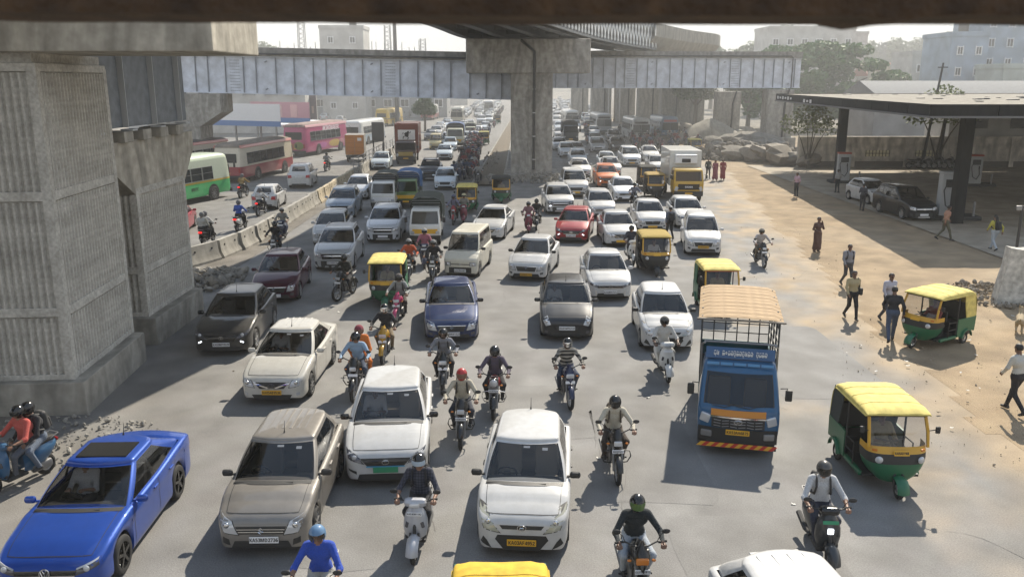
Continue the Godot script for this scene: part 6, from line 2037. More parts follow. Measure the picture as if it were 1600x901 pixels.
func make_viaduct() -> void:
	var cm := concrete("cap",lin(0.50,0.47,0.40))
	var p1 := fluted_pier("ribbed concrete pier with a hooked drain pipe, carrying the long cap beam",v3(-10.88,0,-19.92),5.2,3.9,8.62,0.86,[2.55,5.35,8.3],true)
	p1.rotation.y = 0.075
	var pipe := mat("black_pipe",lin(0.02),0.5)
	part(p1,"drain_pipe",MB.new().tube([v3(-1.92,8.4,0.16),v3(-1.92,1.2,0.16),v3(-1.84,0.96,0.42),v3(-1.6,0.9,0.72)],0.11,10),pipe)
	for y in [1.6,3.0,5.0,7.0]: part(p1,"pipe_clamp",MB.new().cyl(v3(-1.92,y,0.16),v3(-1.92,y + 0.07,0.16),0.13,0.13,10),M.steel)
	var p2 := fluted_pier("shorter ribbed concrete pier with a flared head under the dark steel girder",v3(-11.42,0,-25.65),4.6,3.7,4.9,0.86,[2.3,4.75],false)
	part(p2,"flared_head",MB.new().prism([v2(0.03,4.62),v2(1.4,5.45),v2(1.4,6.28),v2(-4.9,6.28),v2(-4.9,5.70),v2(-3.73,4.55)],-4.7,0.09,Transform3D(Basis(v3(0,0,1),v3(0,1,0),v3(1,0,0)),Vector3.ZERO)),cm)
	for k in 4: part(p2,"bearing_block",MB.new().rbox(v3(-0.05,6.42,0.6 - 1.3*k),v3(0.7,0.32,0.62),0.03),concrete("bearing",lin(0.45,0.43,0.38)))
	# cap beam on the first pier, its end out in the sun
	var cap := thing("cap_beam","massive concrete cap beam on the ribbed pier with one sunlit end","beam",v3(0,0,-19.4))
	part(cap,"beam",MB.new().rbox(v3(-14.3,9.62,-1.75),v3(15.46,2.0,3.5),0.05),cm)
	# dark steel girder along the road on the second pier
	var gm := textured("grey_steel",lin(0.20,0.22,0.24),0.5,tex_soft,0.25)
	var g := thing("steel_girder","dark grey steel box girder resting on the flared pier","girder",v3(-11.38,6.62,-23.4))
	part(g,"web",MB.new().box(v3(-1.2,1.6,-3.4),v3(2.3,3.1,7.2)),gm)
	for k in 4:
		part(g,"stiffener",MB.new().box(v3(0.0,1.55,0.1 - 2.1*k),v3(0.24,3.0,0.03)),mat("light_steel",lin(0.42,0.43,0.43),0.5))
		part(g,"bearing_plate",MB.new().box(v3(0.12,-0.02,0.1 - 2.1*k),v3(0.36,0.05,0.34)),mat("light_steel",lin(0.42,0.43,0.43),0.5))
	# pale blue girders across the road: panels between stiffeners
	cross_girder("long pale blue steel girder across the jammed carriageway behind the pier",v3(-34,7.15,-75.5),v3(2.2,6.36,-74.0),3.15,26,1)
	cross_girder("pale grey steel girder over the cleared side towards the fuel station",v3(3.5,7.15,-101),v3(34.2,7.15,-104),3.45,22,2)
	# middle pier
	var mp := thing("viaduct_pier","smooth grey T-shaped pier standing in the middle of the road","pier",v3(1.62,0,-71.6))
	var gc := concrete("grey_pier",lin(0.42,0.405,0.37))
	part(mp,"shaft",MB.new().rbox(v3(0,4.3,-1.5),v3(3.45,8.7,3.0),0.08),gc)
	part(mp,"shaft_rib",MB.new().rbox(v3(0.72,4.3,0.02),v3(2.0,8.68,0.16),0.03),gc)
	part(mp,"crosshead",MB.new().rbox(v3(-0.3,9.95,-1.5),v3(10.1,2.7,3.6),0.08),gc)
	part(mp,"plinth",MB.new().rbox(v3(0,0.18,-1.5),v3(4.6,0.6,4.4),0.06),gc)
	part(mp,"drain_pipe",MB.new().tube([v3(-0.9,11.2,0.42),v3(0.2,10.3,0.42),v3(0.2,8.6,0.30),v3(0.18,0.8,0.20)],0.11,8),pipe)
	for y in [1.6,3.5,5.4,7.3,8.9,10.1]: part(mp,"pipe_clamp",MB.new().cyl(v3(0.19,y,0.24),v3(0.19,y + 0.08,0.24),0.14,0.14,8),M.alloy)
	# curved deck over the road
	var R := [v2(-24,42),v2(-8.5,-20),v2(-3.6,-36),v2(0.6,-52),v2(7.0,-78),v2(14.5,-100),v2(23,-119),v2(28.5,-128),v2(31.5,-138),v2(31,-150),v2(26,-164)]
	var Lf := [v2(-38,42),v2(-20,-20),v2(-12.5,-36),v2(-6.3,-52),v2(-3.9,-78),v2(3,-104),v2(11,-124),v2(16,-134),v2(18,-142),v2(17,-152),v2(13,-160)]
	var cr := Curve2D.new(); var cl := Curve2D.new()
	for i in R.size():
		var t: Vector2 = (R[mini(i + 1,10)] - R[maxi(i - 1,0)])/6.0
		var u: Vector2 = (Lf[mini(i + 1,10)] - Lf[maxi(i - 1,0)])/6.0
		cr.add_point(R[i],-t,t); cl.add_point(Lf[i],-u,u)
	var deck := thing("flyover_deck","curved flyover deck sweeping overhead with a criss-cross braced side","flyover")
	var slab := MB.new()
	var rows := []
	var n := 70
	for i in n + 1:
		var a := cr.sample_baked(cr.get_baked_length()*i/n); var b := cl.sample_baked(cl.get_baked_length()*i/n)
		rows.append(PackedVector3Array([v3(a.x,12.6,a.y),v3(a.x,13.2,a.y),v3(b.x,13.2,b.y),v3(b.x,12.6,b.y)]))
	slab.grid(rows,true,true); slab.fan(rows[0],true); slab.fan(rows[n],false)
	part(deck,"slab",slab.mesh(30),concrete("deck",lin(0.30,0.29,0.27)))
	var steel2 := textured("dull_steel",lin(0.13,0.14,0.15),0.55,tex_streak,0.3)
	for f in [0.06,0.35,0.65,0.94]:
		var m := MB.new()
		var w := []; var lo := []
		for i in 51:
			var a := cr.sample_baked(cr.get_baked_length()*i/n); var b := cl.sample_baked(cl.get_baked_length()*i/n)
			var p := a.lerp(b,f); var s := (a - b).normalized()*0.35
			w.append(PackedVector3Array([v3(p.x,11.48,p.y),v3(p.x,12.6,p.y)]))
			lo.append(PackedVector3Array([v3(p.x + s.x,11.45,p.y + s.y),v3(p.x + s.x,11.50,p.y + s.y),v3(p.x - s.x,11.50,p.y - s.y),v3(p.x - s.x,11.45,p.y - s.y)]))
		m.grid(w); m.grid(lo,true)
		part(deck,"girder_beam",m.mesh(20),steel2)
	for i in range(0,51,2):
		var a := cr.sample_baked(cr.get_baked_length()*i/n); var b := cl.sample_baked(cl.get_baked_length()*i/n)
		var q := a.lerp(b,0.5)
		part(deck,"cross_frame",MB.new().box(v3(q.x,12.1,q.y),v3(a.distance_to(b)*0.86,0.5,0.12),Basis(Vector3.UP,-atan2((a - b).y,(a - b).x))),steel2)
	# braced side panels
	var pale := mat("side_sheet",lin(0.10,0.105,0.11),0.6)
	var i0 := 22
	for i in range(i0,50):
		var a := cr.sample_baked(cr.get_baked_length()*i/n); var b := cr.sample_baked(cr.get_baked_length()*(i + 1)/n)
		var d := b - a
		var ang := -atan2(d.y,d.x)
		var mid := v3((a.x + b.x)/2,13.4,(a.y + b.y)/2)
		part(deck,"side_panel",MB.new().box(mid,v3(d.length() + 0.02,3.4,0.08),Basis(Vector3.UP,ang)),pale)
		var nn := v3(-d.y,0,d.x).normalized()*0.10
		if nn.z < 0: nn = -nn
		for k in 2:
			for s in [-1.0,1.0]: part(deck,"brace",MB.new().box(mid + nn + nn*(0.35 if s > 0 else 0.0) + v3(d.x,0,d.y)*((k - 0.5)/2.0),v3(0.27,3.5,0.06),Basis(Vector3.UP,ang)*Basis(Vector3.BACK,s*0.55)),mat("pale_brace",lin(0.70,0.71,0.70),0.5))
		part(deck,"edge_beam",MB.new().box(mid + nn*1.2 + v3(0,-1.72,0),v3(d.length() + 0.04,0.16,0.2),Basis(Vector3.UP,ang)),steel2)
	# the far bend of the deck: rounded concrete edge
	var bend := MB.new()
	rows = []
	for i in range(49,n + 1):
		var a := cr.sample_baked(cr.get_baked_length()*i/n); var b := cl.sample_baked(cl.get_baked_length()*i/n)
		var o := (a - b).normalized()
		var r := PackedVector3Array()
		for q in [[-5.5,10.9],[-3.0,11.0],[-1.2,11.4],[0.0,12.2],[0.8,13.0],[0.9,13.15],[0.9,14.6],[0.6,14.6]]: r.append(v3(a.x + o.x*q[0],q[1],a.y + o.y*q[0]))
		rows.append(r)
	bend.grid(rows,false,true)
	part(deck,"concrete_edge",bend.mesh(30),concrete("deck_edge",lin(0.42,0.40,0.35)))
	# piers beyond, standing in haze
	for q in [[905,185,2.4],[938,190,2.6],[975,190,2.6],[1012,192,2.8],[1048,196,2.8],[1080,196,2.6]]:
		var b := gp(q[0],q[1])
		var f := thing("viaduct_pier","hazy grey pier in the row of piers beyond the crossing girder","pier",b,0.0,"row of far viaduct piers")
		part(f,"shaft",MB.new().rbox(v3(0,5,0),v3(q[2]*1.5,10,q[2]*1.2),0.1),gc)
		part(f,"crosshead",MB.new().rbox(v3(0,10.6,0),v3(q[2]*3.0,1.6,q[2]*1.5),0.1),gc)
		part(f,"drain_pipe",MB.new().cyl(v3(0.6,0.2,q[2]*0.6 + 0.1),v3(0.6,9.8,q[2]*0.6 + 0.1),0.13),pipe)
	for q in [["grey girder pier beside the rubble heap with a pipe on its face",1210,233,3.1,7.0],["pale girder pier behind the rubble, in line with the steel girder",1133,219,3.2,6.6]]:
		var b := gp(q[1],q[2])
		var f := thing("girder_pier",q[0],"pier",b)
		part(f,"shaft",MB.new().rbox(v3(0,q[4]/2,0),v3(q[3],q[4],2.4),0.1),concrete("pale_pier",lin(0.40,0.385,0.35)))
		part(f,"base",MB.new().rbox(v3(0,0.7,0.1),v3(q[3] + 0.9,1.6,3.0),0.08),concrete("pale_pier",lin(0.40,0.385,0.35)))
		part(f,"drain_pipe",MB.new().tube([v3(0.9,q[4],1.3),v3(0.5,q[4] - 1.6,1.3),v3(0.4,1.4,1.3)],0.12),pipe)

func cross_girder(label: String,a: Vector3,b: Vector3,h: float,panels: int,seed_: int) -> void:
	var c := thing("cross_girder",label,"girder",a)
	var d := b - a
	var L := d.length()
	c.basis = Basis(d.normalized(),Vector3.UP,d.normalized().cross(Vector3.UP).normalized()).orthonormalized()
	var pm := textured("painted_steel",lin(0.66,0.70,0.77),0.5,tex_soft,0.1)
	var dk := mat("stiffener_steel",lin(0.20,0.215,0.24),0.5)
	var r := RandomNumberGenerator.new(); r.seed = seed_
	var x := 0.0
	var k := 0
	var cuts := [0.0]
	while x < L - 0.6:
		x += L/panels*r.randf_range(0.75,1.25)
		cuts.append(minf(x,L))
	for i in cuts.size() - 1:
		var w: float = cuts[i + 1] - cuts[i]
		part(c,"web_panel",MB.new().box(v3((cuts[i] + cuts[i + 1])/2,h/2,0),v3(w - 0.02,h - 0.16,0.06)),pm)
		part(c,"stiffener",MB.new().box(v3(cuts[i],h/2,0.10),v3(0.06,h - 0.16,0.20)),dk)
		k += 1
		if i % 6 == 3:
			for y in [0.14,0.86]: part(c,"lifting_lug",MB.new().box(v3((cuts[i] + cuts[i + 1])/2,h*y,0.08),v3(0.22,0.10,0.10),Basis(Vector3.BACK,0.5)),dk)
		if i % 9 == 7:
			for bx in 5:
				for by in 22: 
					if (bx + by) % 1 == 0 and by % 2 == 0: part(c,"bolt_strip",bm("bolts",func(m: MB): m.box(Vector3.ZERO,v3(0.12,0.05,0.03))),dk,at_(v3((cuts[i] + cuts[i + 1])/2 - 0.36 + 0.18*bx,0.25 + (h - 0.5)*by/21.0,0.045)))
	part(c,"bottom_flange",MB.new().box(v3(L/2,0.05,-0.2),v3(L,0.08,0.9)),pm)
	part(c,"top_flange",MB.new().box(v3(L/2,h - 0.05,-0.2),v3(L,0.08,0.9)),pm)
	part(c,"deck_slab",MB.new().box(v3(L/2,h + 0.36,-3.6),v3(L,0.70,8.0)),concrete("deck",lin(0.30,0.29,0.27)))
	part(c,"back_web",MB.new().box(v3(L/2,h/2,-6.5),v3(L,h - 0.2,0.06)),pm)
	part(c,"service_pipe",MB.new().tube([v3(0,h + 0.2,0.5),v3(L - 1.4,h + 0.2,0.5),v3(L - 1.2,h,0.4),v3(L - 1.2,0,0.4)],0.07,6),M.dark)

func make_haze() -> void:
	# dust hanging over the dug-up junction beyond the crossing girder
	var f := FogVolume.new()
	f.name = "dust_haze"
	f.shape = RenderingServer.FOG_VOLUME_SHAPE_BOX
	f.size = v3(520,34,345)
	f.position = v3(0,16.9,-224)
	var m := FogMaterial.new()
	m.resource_name = "dust_haze"
	m.albedo = Color(0.97,0.965,0.95)
	m.density = 0.0019
	f.material = m
	add_child(f)
	tag(f,"pale dust haze hanging beyond the crossing girder","haze","","stuff")

func make_barriers() -> void:
	var bmat := concrete("barrier",lin(0.40,0.385,0.345))
	var cream := concrete("cream_barrier",lin(0.55,0.47,0.33))
	rng.seed = 77
	var shape := MB.new().prism([v2(-0.30,0),v2(0.30,0),v2(0.30,0.10),v2(0.17,0.34),v2(0.10,0.86),v2(-0.10,0.86),v2(-0.17,0.34),v2(-0.30,0.10)],-0.97,0.97).mesh(25)
	var hole := MB.new().cyl(v3(-0.02,0,0),v3(0.02,0,0),0.05,0.05,8).mesh(30)
	for k in 34:
		var z := -37.6 - 2.02*k
		var x := -13.05 - 0.012*k + rng.randf_range(-0.08,0.08) - (0.9*exp(-k*0.9))
		var painted := k >= 10 and k < 17
		var c := thing("concrete_barrier","cream painted concrete barrier in the line beside the service road" if painted else "bare grey concrete barrier in the line beside the service road","barrier",v3(x,0,z),rng.randf_range(-0.06,0.06) - 0.35*exp(-k*1.0),"cream concrete barriers" if painted else "grey concrete barriers")
		part(c,"block",shape,cream if painted else bmat)
		for e in [-0.55,0.55]: part(c,"lifting_hole",hole,M.dark,Transform3D(Basis(Vector3.BACK,-0.13),v3(0.135,0.60,e)))
		c.rotation.z = rng.randf_range(-0.05,0.03)
		if k >= 17:
			part(c,"rail_post",bm("brpost",func(m: MB): m.box(v3(0,1.3,0),v3(0.05,0.95,0.05))),M.steel)
			for y in [1.3,1.7]: part(c,"rail",bm("brrail",func(m: MB): m.box(v3(0,0,0),v3(0.04,0.05,2.0))),M.steel,at_(v3(0,y,0)))

# irregular stones
func rock(seed_: int,flat := 0.7) -> ArrayMesh:
	var id := "rock%d" % seed_
	if BK.has(id): return BK[id]
	var r := RandomNumberGenerator.new(); r.seed = seed_
	var m := MB.new()
	var dirs := []
	for k in 9: dirs.append([v3(r.randf_range(-1,1),r.randf_range(-1,1),r.randf_range(-1,1)).normalized(),r.randf_range(0.55,0.85)])
	var rows := []
	for j in 7:
		var p := -PI/2 + PI*j/6
		var row := PackedVector3Array()
		for i in 9:
			var a := TAU*i/9
			var v := v3(cos(p)*cos(a),sin(p),cos(p)*sin(a))
			var s := 1.0
			for q in dirs:
				var dt: float = v.dot(q[0])
				if dt > q[1]: s = minf(s,q[1]/dt)
			row.append(v3(v.x*s,v.y*s*flat,v.z*s))
		rows.append(row)
	m.grid(rows,true,true)
	BK[id] = m.mesh(22)
	return BK[id]

func make_rubble() -> void:
	var stone := concrete("stone",lin(0.30,0.265,0.215))
	var grey := concrete("grey_stone",lin(0.27,0.255,0.225))
	var rubble_m := concrete("rubble",lin(0.36,0.345,0.31))
	var pebble := concrete("pebble",lin(0.42,0.36,0.28))
	rng.seed = 5
	# big broken slabs heaped beside the road
	var spots := [[1112,246,1.3],[1128,240,1.5],[1146,250,1.8],[1165,244,2.0],[1180,252,2.2],[1200,254,2.2],[1222,258,2.1],[1245,260,1.8],[1135,226,1.8],[1156,228,2.2],[1178,232,2.4],[1198,236,2.3],[1118,228,1.6],[1150,216,1.8],[1172,218,2.0],[1192,222,1.8],[1105,220,1.6],[1090,214,1.6],[1075,208,1.7],[1062,204,1.6],[1085,228,1.4],[1215,240,1.8],[1262,262,1.5]]
	for q in spots:
		var p := gp(q[0],q[1])
		var o := part(self,"broken_slab",rock(100 + rng.randi() % 8,0.62),stone if rng.randf() < 0.6 else grey,Transform3D(Basis.from_euler(v3(rng.randf_range(-0.35,0.35),rng.randf()*TAU,rng.randf_range(-0.3,0.3))).scaled_local(v3(q[2]*rng.randf_range(0.9,1.5),q[2]*rng.randf_range(0.6,0.95),q[2])),p + v3(0,q[2]*0.38,0)))
		tag(o,"large broken brown-grey slab in the heap behind the sandy verge","slab","broken slabs in the rubble heap")
	# loose stones: heaps nobody could count
	for h in [["rubble heap of small brown stones around the broken slabs",[1180,246],11.0,4.0,1.7,900,stone,0.20],["low heap of grey rubble at the foot of the middle pier",[835,282],5.5,2.2,0.75,520,rubble_m,0.08],["pile of grey rubble and plaster behind the ribbed piers",[322,438],1.5,2.4,0.28,420,rubble_m,0.06],["debris and planks strewn along the kerbed median",[770,250],0.9,13.0,0.22,300,stone,0.07],["grey rubble along the plinth of the ribbed pier",[70,690],2.6,1.6,0.07,380,rubble_m,0.03],["earth and broken bricks heaped beside the plastered gate wall",[1545,462],1.6,2.0,0.4,420,stone,0.05],["small stones scattered over the sandy verge",[1530,610],3.4,6.5,0.03,260,pebble,0.011],["stones and litter strewn along the sandy road edge",[1330,440],4.2,15.0,0.02,260,pebble,0.010]]:
		var c := gp(h[1][0],h[1][1])
		var mm := MultiMesh.new()
		mm.transform_format = MultiMesh.TRANSFORM_3D
		mm.mesh = rock(200 + h[5],0.7)
		mm.instance_count = h[5]
		for k in h[5]:
			var a := rng.randf()*TAU
			var t := sqrt(rng.randf())
			var s: float = h[7]*exp(rng.randfn(0.0,0.5))
			var lift: float = h[4]*pow(1.0 - t,0.8)*rng.randf()
			mm.set_instance_transform(k,Transform3D(Basis.from_euler(v3(rng.randf()*6,rng.randf()*6,rng.randf()*6)).scaled_local(v3(s*rng.randf_range(0.8,1.7),s,s)),v3(c.x + cos(a)*t*h[2],0.02 + lift + s*0.35,c.z + sin(a)*t*h[3])))
		var o := MultiMeshInstance3D.new()
		o.name = numbered("rubble")
		o.multimesh = mm
		o.material_override = h[6]
		add_child(o)
		tag(o,h[0],"rubble","","stuff")
	# mound of crushed stone beyond the slabs
	var m := MB.new()
	var rows := []
	for j in 9:
		var row := PackedVector3Array()
		for i in 22:
			var a := TAU*i/22
			var t := 1.0 - j/8.0
			row.append(v3(cos(a)*5.5*t,3.2*(1.0 - pow(t,1.3)) + 0.25*gn.get_noise_2d(cos(a)*60*t,sin(a)*60*t),sin(a)*4.5*t))
		rows.append(row)
	m.grid(rows,true,true)
	var md := part(self,"stone_mound",m.mesh(60),concrete("crushed",lin(0.36,0.34,0.29)),at_(gp(1108,222)))
	tag(md,"pale mound of crushed stone behind the crowd of motorcycles","mound")

# ---------- trees ----------
func crown_mesh(seed_: int,lobes: Array,count: int,leaf: float) -> ArrayMesh:
	var r := RandomNumberGenerator.new(); r.seed = seed_
	var m := MB.new()
	var tot := 0.0
	for l in lobes: tot += l[3]*l[4]*l[5]
	for l in lobes:
		for k in int(count*l[3]*l[4]*l[5]/tot):
			var v := v3(r.randfn(),r.randfn(),r.randfn()).normalized()*pow(r.randf(),0.38)
			var p := v3(l[0] + v.x*l[3],l[1] + v.y*l[4],l[2] + v.z*l[5])
			var b := Basis.from_euler(v3(r.randf()*TAU,r.randf()*TAU,r.randf()*TAU))
			var s := leaf*r.randf_range(0.6,1.4)
			var q := [p + b*v3(-s,-s*0.5,0),p + b*v3(s*0.2,-s*0.7,s*0.2),p + b*v3(s,s*0.2,0),p + b*v3(-s*0.1,s*0.7,-s*0.2)]
			m.quad(q[0],q[1],q[2],q[3])
	return m.mesh(0)

func leaf_mat(key: String,c: Color) -> StandardMaterial3D:
	var m := mat("leaf_" + key,c,0.7)
	m.backlight_enabled = true
	m.backlight = Color(0.35,0.45,0.2)
	m.albedo_texture = tex_coarse
	m.uv1_triplanar = true
	m.uv1_scale = Vector3.ONE*0.3
	return m

func tree(called: String,label: String,at: Vector3,crown: ArrayMesh,lm: Material,h: float,limbs: Array,r: float,scale := 1.0,group := "") -> void:
	var c := thing(called,label,"tree",at,0.0,group)
	c.scale = Vector3.ONE*scale
	var bark := textured("bark",lin(0.10,0.085,0.065),0.9,tex_streak,0.7)
	var tr := MB.new()
	tr.tube([v3(0,-0.2,0),v3(0.05,h*0.5,0.02),v3(0,h,0)],[r*1.25,r,r*0.8],8)
	part(c,"trunk",tr,bark)
	for l in limbs: part(c,"limb",MB.new().tube([v3(0,h*l[3],0),v3(l[0]*0.5,lerpf(h*l[3],l[1],0.6),l[2]*0.5),v3(l[0],l[1],l[2])],[r*0.55,r*0.35,r*0.12],6),bark)
	part(c,"crown",crown,lm)

func make_trees() -> void:
	var round_c := crown_mesh(1,[[0,6.5,0,2.6,2.3,2.6],[1.6,5.6,0.6,1.9,1.5,1.9],[-1.7,5.8,-0.4,1.9,1.6,1.9],[0.3,8.0,0.2,1.6,1.3,1.6]],3600,0.22)
	var airy := crown_mesh(2,[[0,4.6,0,1.9,1.4,1.9],[1.5,3.9,0.4,1.3,0.9,1.2],[-1.5,4.1,-0.3,1.3,1.0,1.2],[0.2,5.5,0.0,1.1,0.7,1.1]],1300,0.12)
	var lobes := []
	var r := RandomNumberGenerator.new(); r.seed = 8
	for k in 26:
		var a := r.randf()*TAU; var t := sqrt(r.randf())
		lobes.append([cos(a)*t*15.0,8.6 + 4.6*(1.0 - t*t) + r.randf_range(-0.8,0.6),sin(a)*t*9.0,r.randf_range(2.4,4.2),r.randf_range(1.0,1.7),r.randf_range(2.2,3.6)])
	for k in 10:
		var a := TAU*k/10.0
		lobes.append([cos(a)*12.0,6.4 + r.randf_range(-0.8,0.5),sin(a)*7.0,3.0,1.8,3.0])
	for k in 14: lobes.append([-11.0 + 1.7*k,4.2 + r.randf_range(-0.8,0.8),3.0 + r.randf_range(-2,2),2.2,1.8,2.2])
	var wide := crown_mesh(3,lobes,24000,0.36)
	var L4 := [[2.2,5.5,0.8,0.6],[-2.0,5.6,-0.6,0.65],[0.5,7.0,-1.2,0.8]]
	tree("rain_tree","huge spreading tree behind the fuel station canopy",gp(1268,201),wide,leaf_mat("deep",lin(0.095,0.20,0.05)),5.0,[[8,8.5,2,0.8],[-8,8.6,-1,0.75],[3,10.0,-4,0.9],[-4,9.6,3,0.9],[11,7.6,1,0.6]],0.75)
	tree("roadside_tree","slender multi-stemmed pale green tree by the compound wall",gp(1262,264),airy,leaf_mat("pale",lin(0.18,0.21,0.06)),0.9,[[1.5,3.9,0.4,0.5],[-1.5,4.1,-0.3,0.5],[0.4,5.2,0.2,0.8],[-0.6,4.6,0.5,0.7],[0.9,4.4,-0.5,0.6]],0.12)
	tree("roadside_tree","small yellow-green tree by the white house behind the canopy",gp(1462,262),airy,leaf_mat("pale",lin(0.18,0.21,0.06)),1.2,[[1.5,3.9,0.4,0.5],[-1.5,4.1,-0.3,0.5],[0.4,5.2,0.2,0.8]],0.14,1.25)
	for q in [[1085,199,1.15],[1168,203,1.2],[1062,190,1.3]]: tree("street_tree","dense dark tree under the pale steel girder",gp(q[0],q[1]),round_c,leaf_mat("mid",lin(0.09,0.15,0.05)),5.0,L4,0.28,q[2],"trees under the steel girder")
	for q in [[1135,176,1.7,0],[1165,172,2.0,0],[1195,172,2.0,0],[1110,170,1.9,0],[1215,168,2.6,0],[1310,165,2.1,1],[1345,163,2.3,1],[1385,163,2.4,1],[1420,161,2.5,1],[1580,165,2.0,1],[1470,158,2.9,1]]: tree("distant_tree","hazy tree above the girder beside the spreading tree" if q[3] == 0 else "hazy green tree among the distant buildings",gp(q[0],q[1]),round_c,leaf_mat("mid",lin(0.09,0.15,0.05)),5.0,L4,0.28,q[2],"hazy trees over the girder" if q[3] == 0 else "hazy trees among distant buildings")
	for q in [[412,168,2.1],[430,170,1.9],[448,166,1.9]]: tree("distant_tree","hazy tree behind the bus shelters above the long girder",gp(q[0],q[1]),round_c,leaf_mat("mid",lin(0.09,0.15,0.05)),5.0,L4,0.28,q[2],"hazy trees above the long girder")
	var cyp := crown_mesh(5,[[0,6.0,0,0.9,5.0,0.9]],1400,0.2)
	for q in [[455,172],[463,170]]: tree("cypress","narrow column-shaped tree rising above the long girder",gp(q[0],q[1]),cyp,leaf_mat("deep",lin(0.095,0.20,0.05)),3.0,[],0.2,1.55,"column-shaped trees above the girder")
	tree("median_tree","short dark tree in the median behind the brown lorry",gp(664,205),round_c,leaf_mat("mid",lin(0.09,0.15,0.05)),5.0,L4,0.28,0.62)

# ---------- fuel station, buildings, street furniture ----------
func make_station() -> void:
	var c := thing("fuel_canopy","long flat fuel station canopy with a grimy dark fascia on posts","canopy")
	var dark := textured("grimy_fascia",lin(0.016,0.016,0.016),0.95,tex_streak,0.3)
	var A := v3(21.1,6.2,-43.7); var B := v3(24.6,6.2,-81); var C := v3(62,6.2,-84); var D := v3(62,6.2,-43.9)
	var top := MB.new()
	var up := v3(0,0.60,0)
	top.quad(A + up,D + up,C + up,B + up); top.quad(A,B,C,D)
	part(c,"roof_sheet",top,textured("dusty_sheet",lin(0.30,0.27,0.22),0.95,tex_coarse,0.2))
	for e in [[A,B],[B,C],[D,C],[A,D]]:
		var n := 12
		for k in n:
			var p: Vector3 = e[0].lerp(e[1],float(k)/n); var q: Vector3 = e[0].lerp(e[1],(k + 0.985)/n)
			var d := q - p
			part(c,"fascia_panel",MB.new().box((p + q)/2 + v3(0,0.32,0),v3(d.length(),0.66,0.12),Basis(Vector3.UP,-atan2(d.z,d.x))),dark)
		var dd: Vector3 = e[1] - e[0]
		part(c,"fascia_lip",MB.new().box((e[0] + e[1])/2 + v3(0,0.02,0),v3(dd.length() + 0.2,0.10,0.26),Basis(Vector3.UP,-atan2(dd.z,dd.x))),mat("lip_grey",lin(0.12),0.6))
	# worn white marks left on the fascia
	var fm := mat("worn_letters",lin(0.6),0.7)
	for k in 9:
		var p := B.lerp(A,0.03 + 0.028*k + (0.1 if k > 5 else 0.0)) + v3(-0.11,0.32 if k < 6 else 0.24,0)
		part(c,"worn_mark",MB.new().box(p,v3(0.03,0.16 if k % 2 else 0.26,0.5),Basis(Vector3.UP,-0.09)),fm)
	for q in [[25.5,-48.4],[26.4,-69],[43,-48.4],[43,-69]]: part(c,"post",MB.new().rbox(v3(q[0],3.1,q[1]),v3(0.62,6.25,0.62),0.05),dark)
	rng.seed = 31
	for k in 26: part(c,"roof_debris",rock(300 + k % 4,0.5),M.dark,Transform3D(Basis().scaled(v3(0.35,0.1,0.25)*rng.randf_range(0.5,1.6)),v3(rng.randf_range(25,40),6.83,rng.randf_range(-79,-45))))
	# pumps
	for q in [["tall pale fuel pump beside the black people carrier",1478,344,1.15],["fuel pump on the island with a red cap beside the farther canopy post",1316,287,1.0],["fuel pump behind the nearer canopy post, beside a bush",1520,292,1.0]]:
		var b := gp(q[1],q[2])
		var p := thing("fuel_pump",q[0],"fuel pump",v3(b.x,0.075,b.z),-0.1)
		p.scale = Vector3.ONE*q[3]
		part(p,"island",MB.new().rbox(v3(0.3,0.10,-0.2),v3(2.6,0.22,1.3),0.06),M.dark)
		part(p,"cabinet",MB.new().rbox(v3(0,1.25,0),v3(0.95,2.1,0.55),0.05),mat("pump_white",lin(0.36,0.37,0.37),0.6))
		part(p,"display",MB.new().rbox(v3(0,1.85,0.285),v3(0.6,0.4,0.02),0.01),M.dark)
		part(p,"cap",MB.new().rbox(v3(0,2.36,0),v3(1.0,0.14,0.6),0.05),mat("pump_red",lin(0.35,0.06,0.03),0.5) if q[3] == 1.0 else mat("pump_white",lin(0.36,0.37,0.37),0.6))
		part(p,"hose",MB.new().tube([v3(-0.2,1.9,0.30),v3(-0.38,1.5,0.36),v3(-0.25,0.75,0.40),v3(0.05,0.55,0.38),v3(0.25,0.9,0.34),v3(0.2,1.4,0.31)],0.03,6),M.black)
		part(p,"nozzle",MB.new().rbox(v3(0.2,1.45,0.33),v3(0.08,0.25,0.1),0.03),M.black)
		part(p,"guard_post",MB.new().cyl(v3(1.2,0.1,0.3),v3(1.2,0.95,0.3),0.06),M.steel)
	# compound wall behind
	var w := thing("compound_wall","long stained plaster wall behind the fuel station","wall",v3(0,0,-81.2))
	var wm := textured("stained_plaster",lin(0.78,0.73,0.65),0.9,tex_coarse,0.12,null,1.0,-1.0,tex_streak,0.1)
	for k in 8:
		part(w,"bay",MB.new().box(v3(29.7 + 5.0*k,1.4,0),v3(4.96,2.8,0.3)),wm)
		part(w,"pilaster",MB.new().box(v3(27.2 + 5.0*k,1.45,0.05),v3(0.4,2.9,0.45)),wm)
		part(w,"coping",MB.new().box(v3(29.7 + 5.0*k,2.85,0),v3(5.0,0.12,0.5)),wm)
	part(w,"plinth_band",MB.new().box(v3(47,0.3,0.17),v3(39.6,0.6,0.08)),mat("dark_foot_band",lin(0.12,0.105,0.09),0.9))  # darker band along the foot of the wall
	for q in [34.5,39.2]:
		var gr := hub(w,"vent_grille",v3(q,1.35,0.2))
		part(gr,"light_panel",MB.new().box(Vector3.ZERO,v3(2.3,0.55,0.03)),mat("vent_cream",lin(0.6,0.55,0.36),0.8))
		for k in 8: part(gr,"bar",MB.new().box(v3(-1.1 + 0.315*k,0,0.03),v3(0.05,0.6,0.04)),M.dark)
		part(gr,"bar",MB.new().box(v3(0,0,0.035),v3(2.3,0.05,0.04)),M.dark)
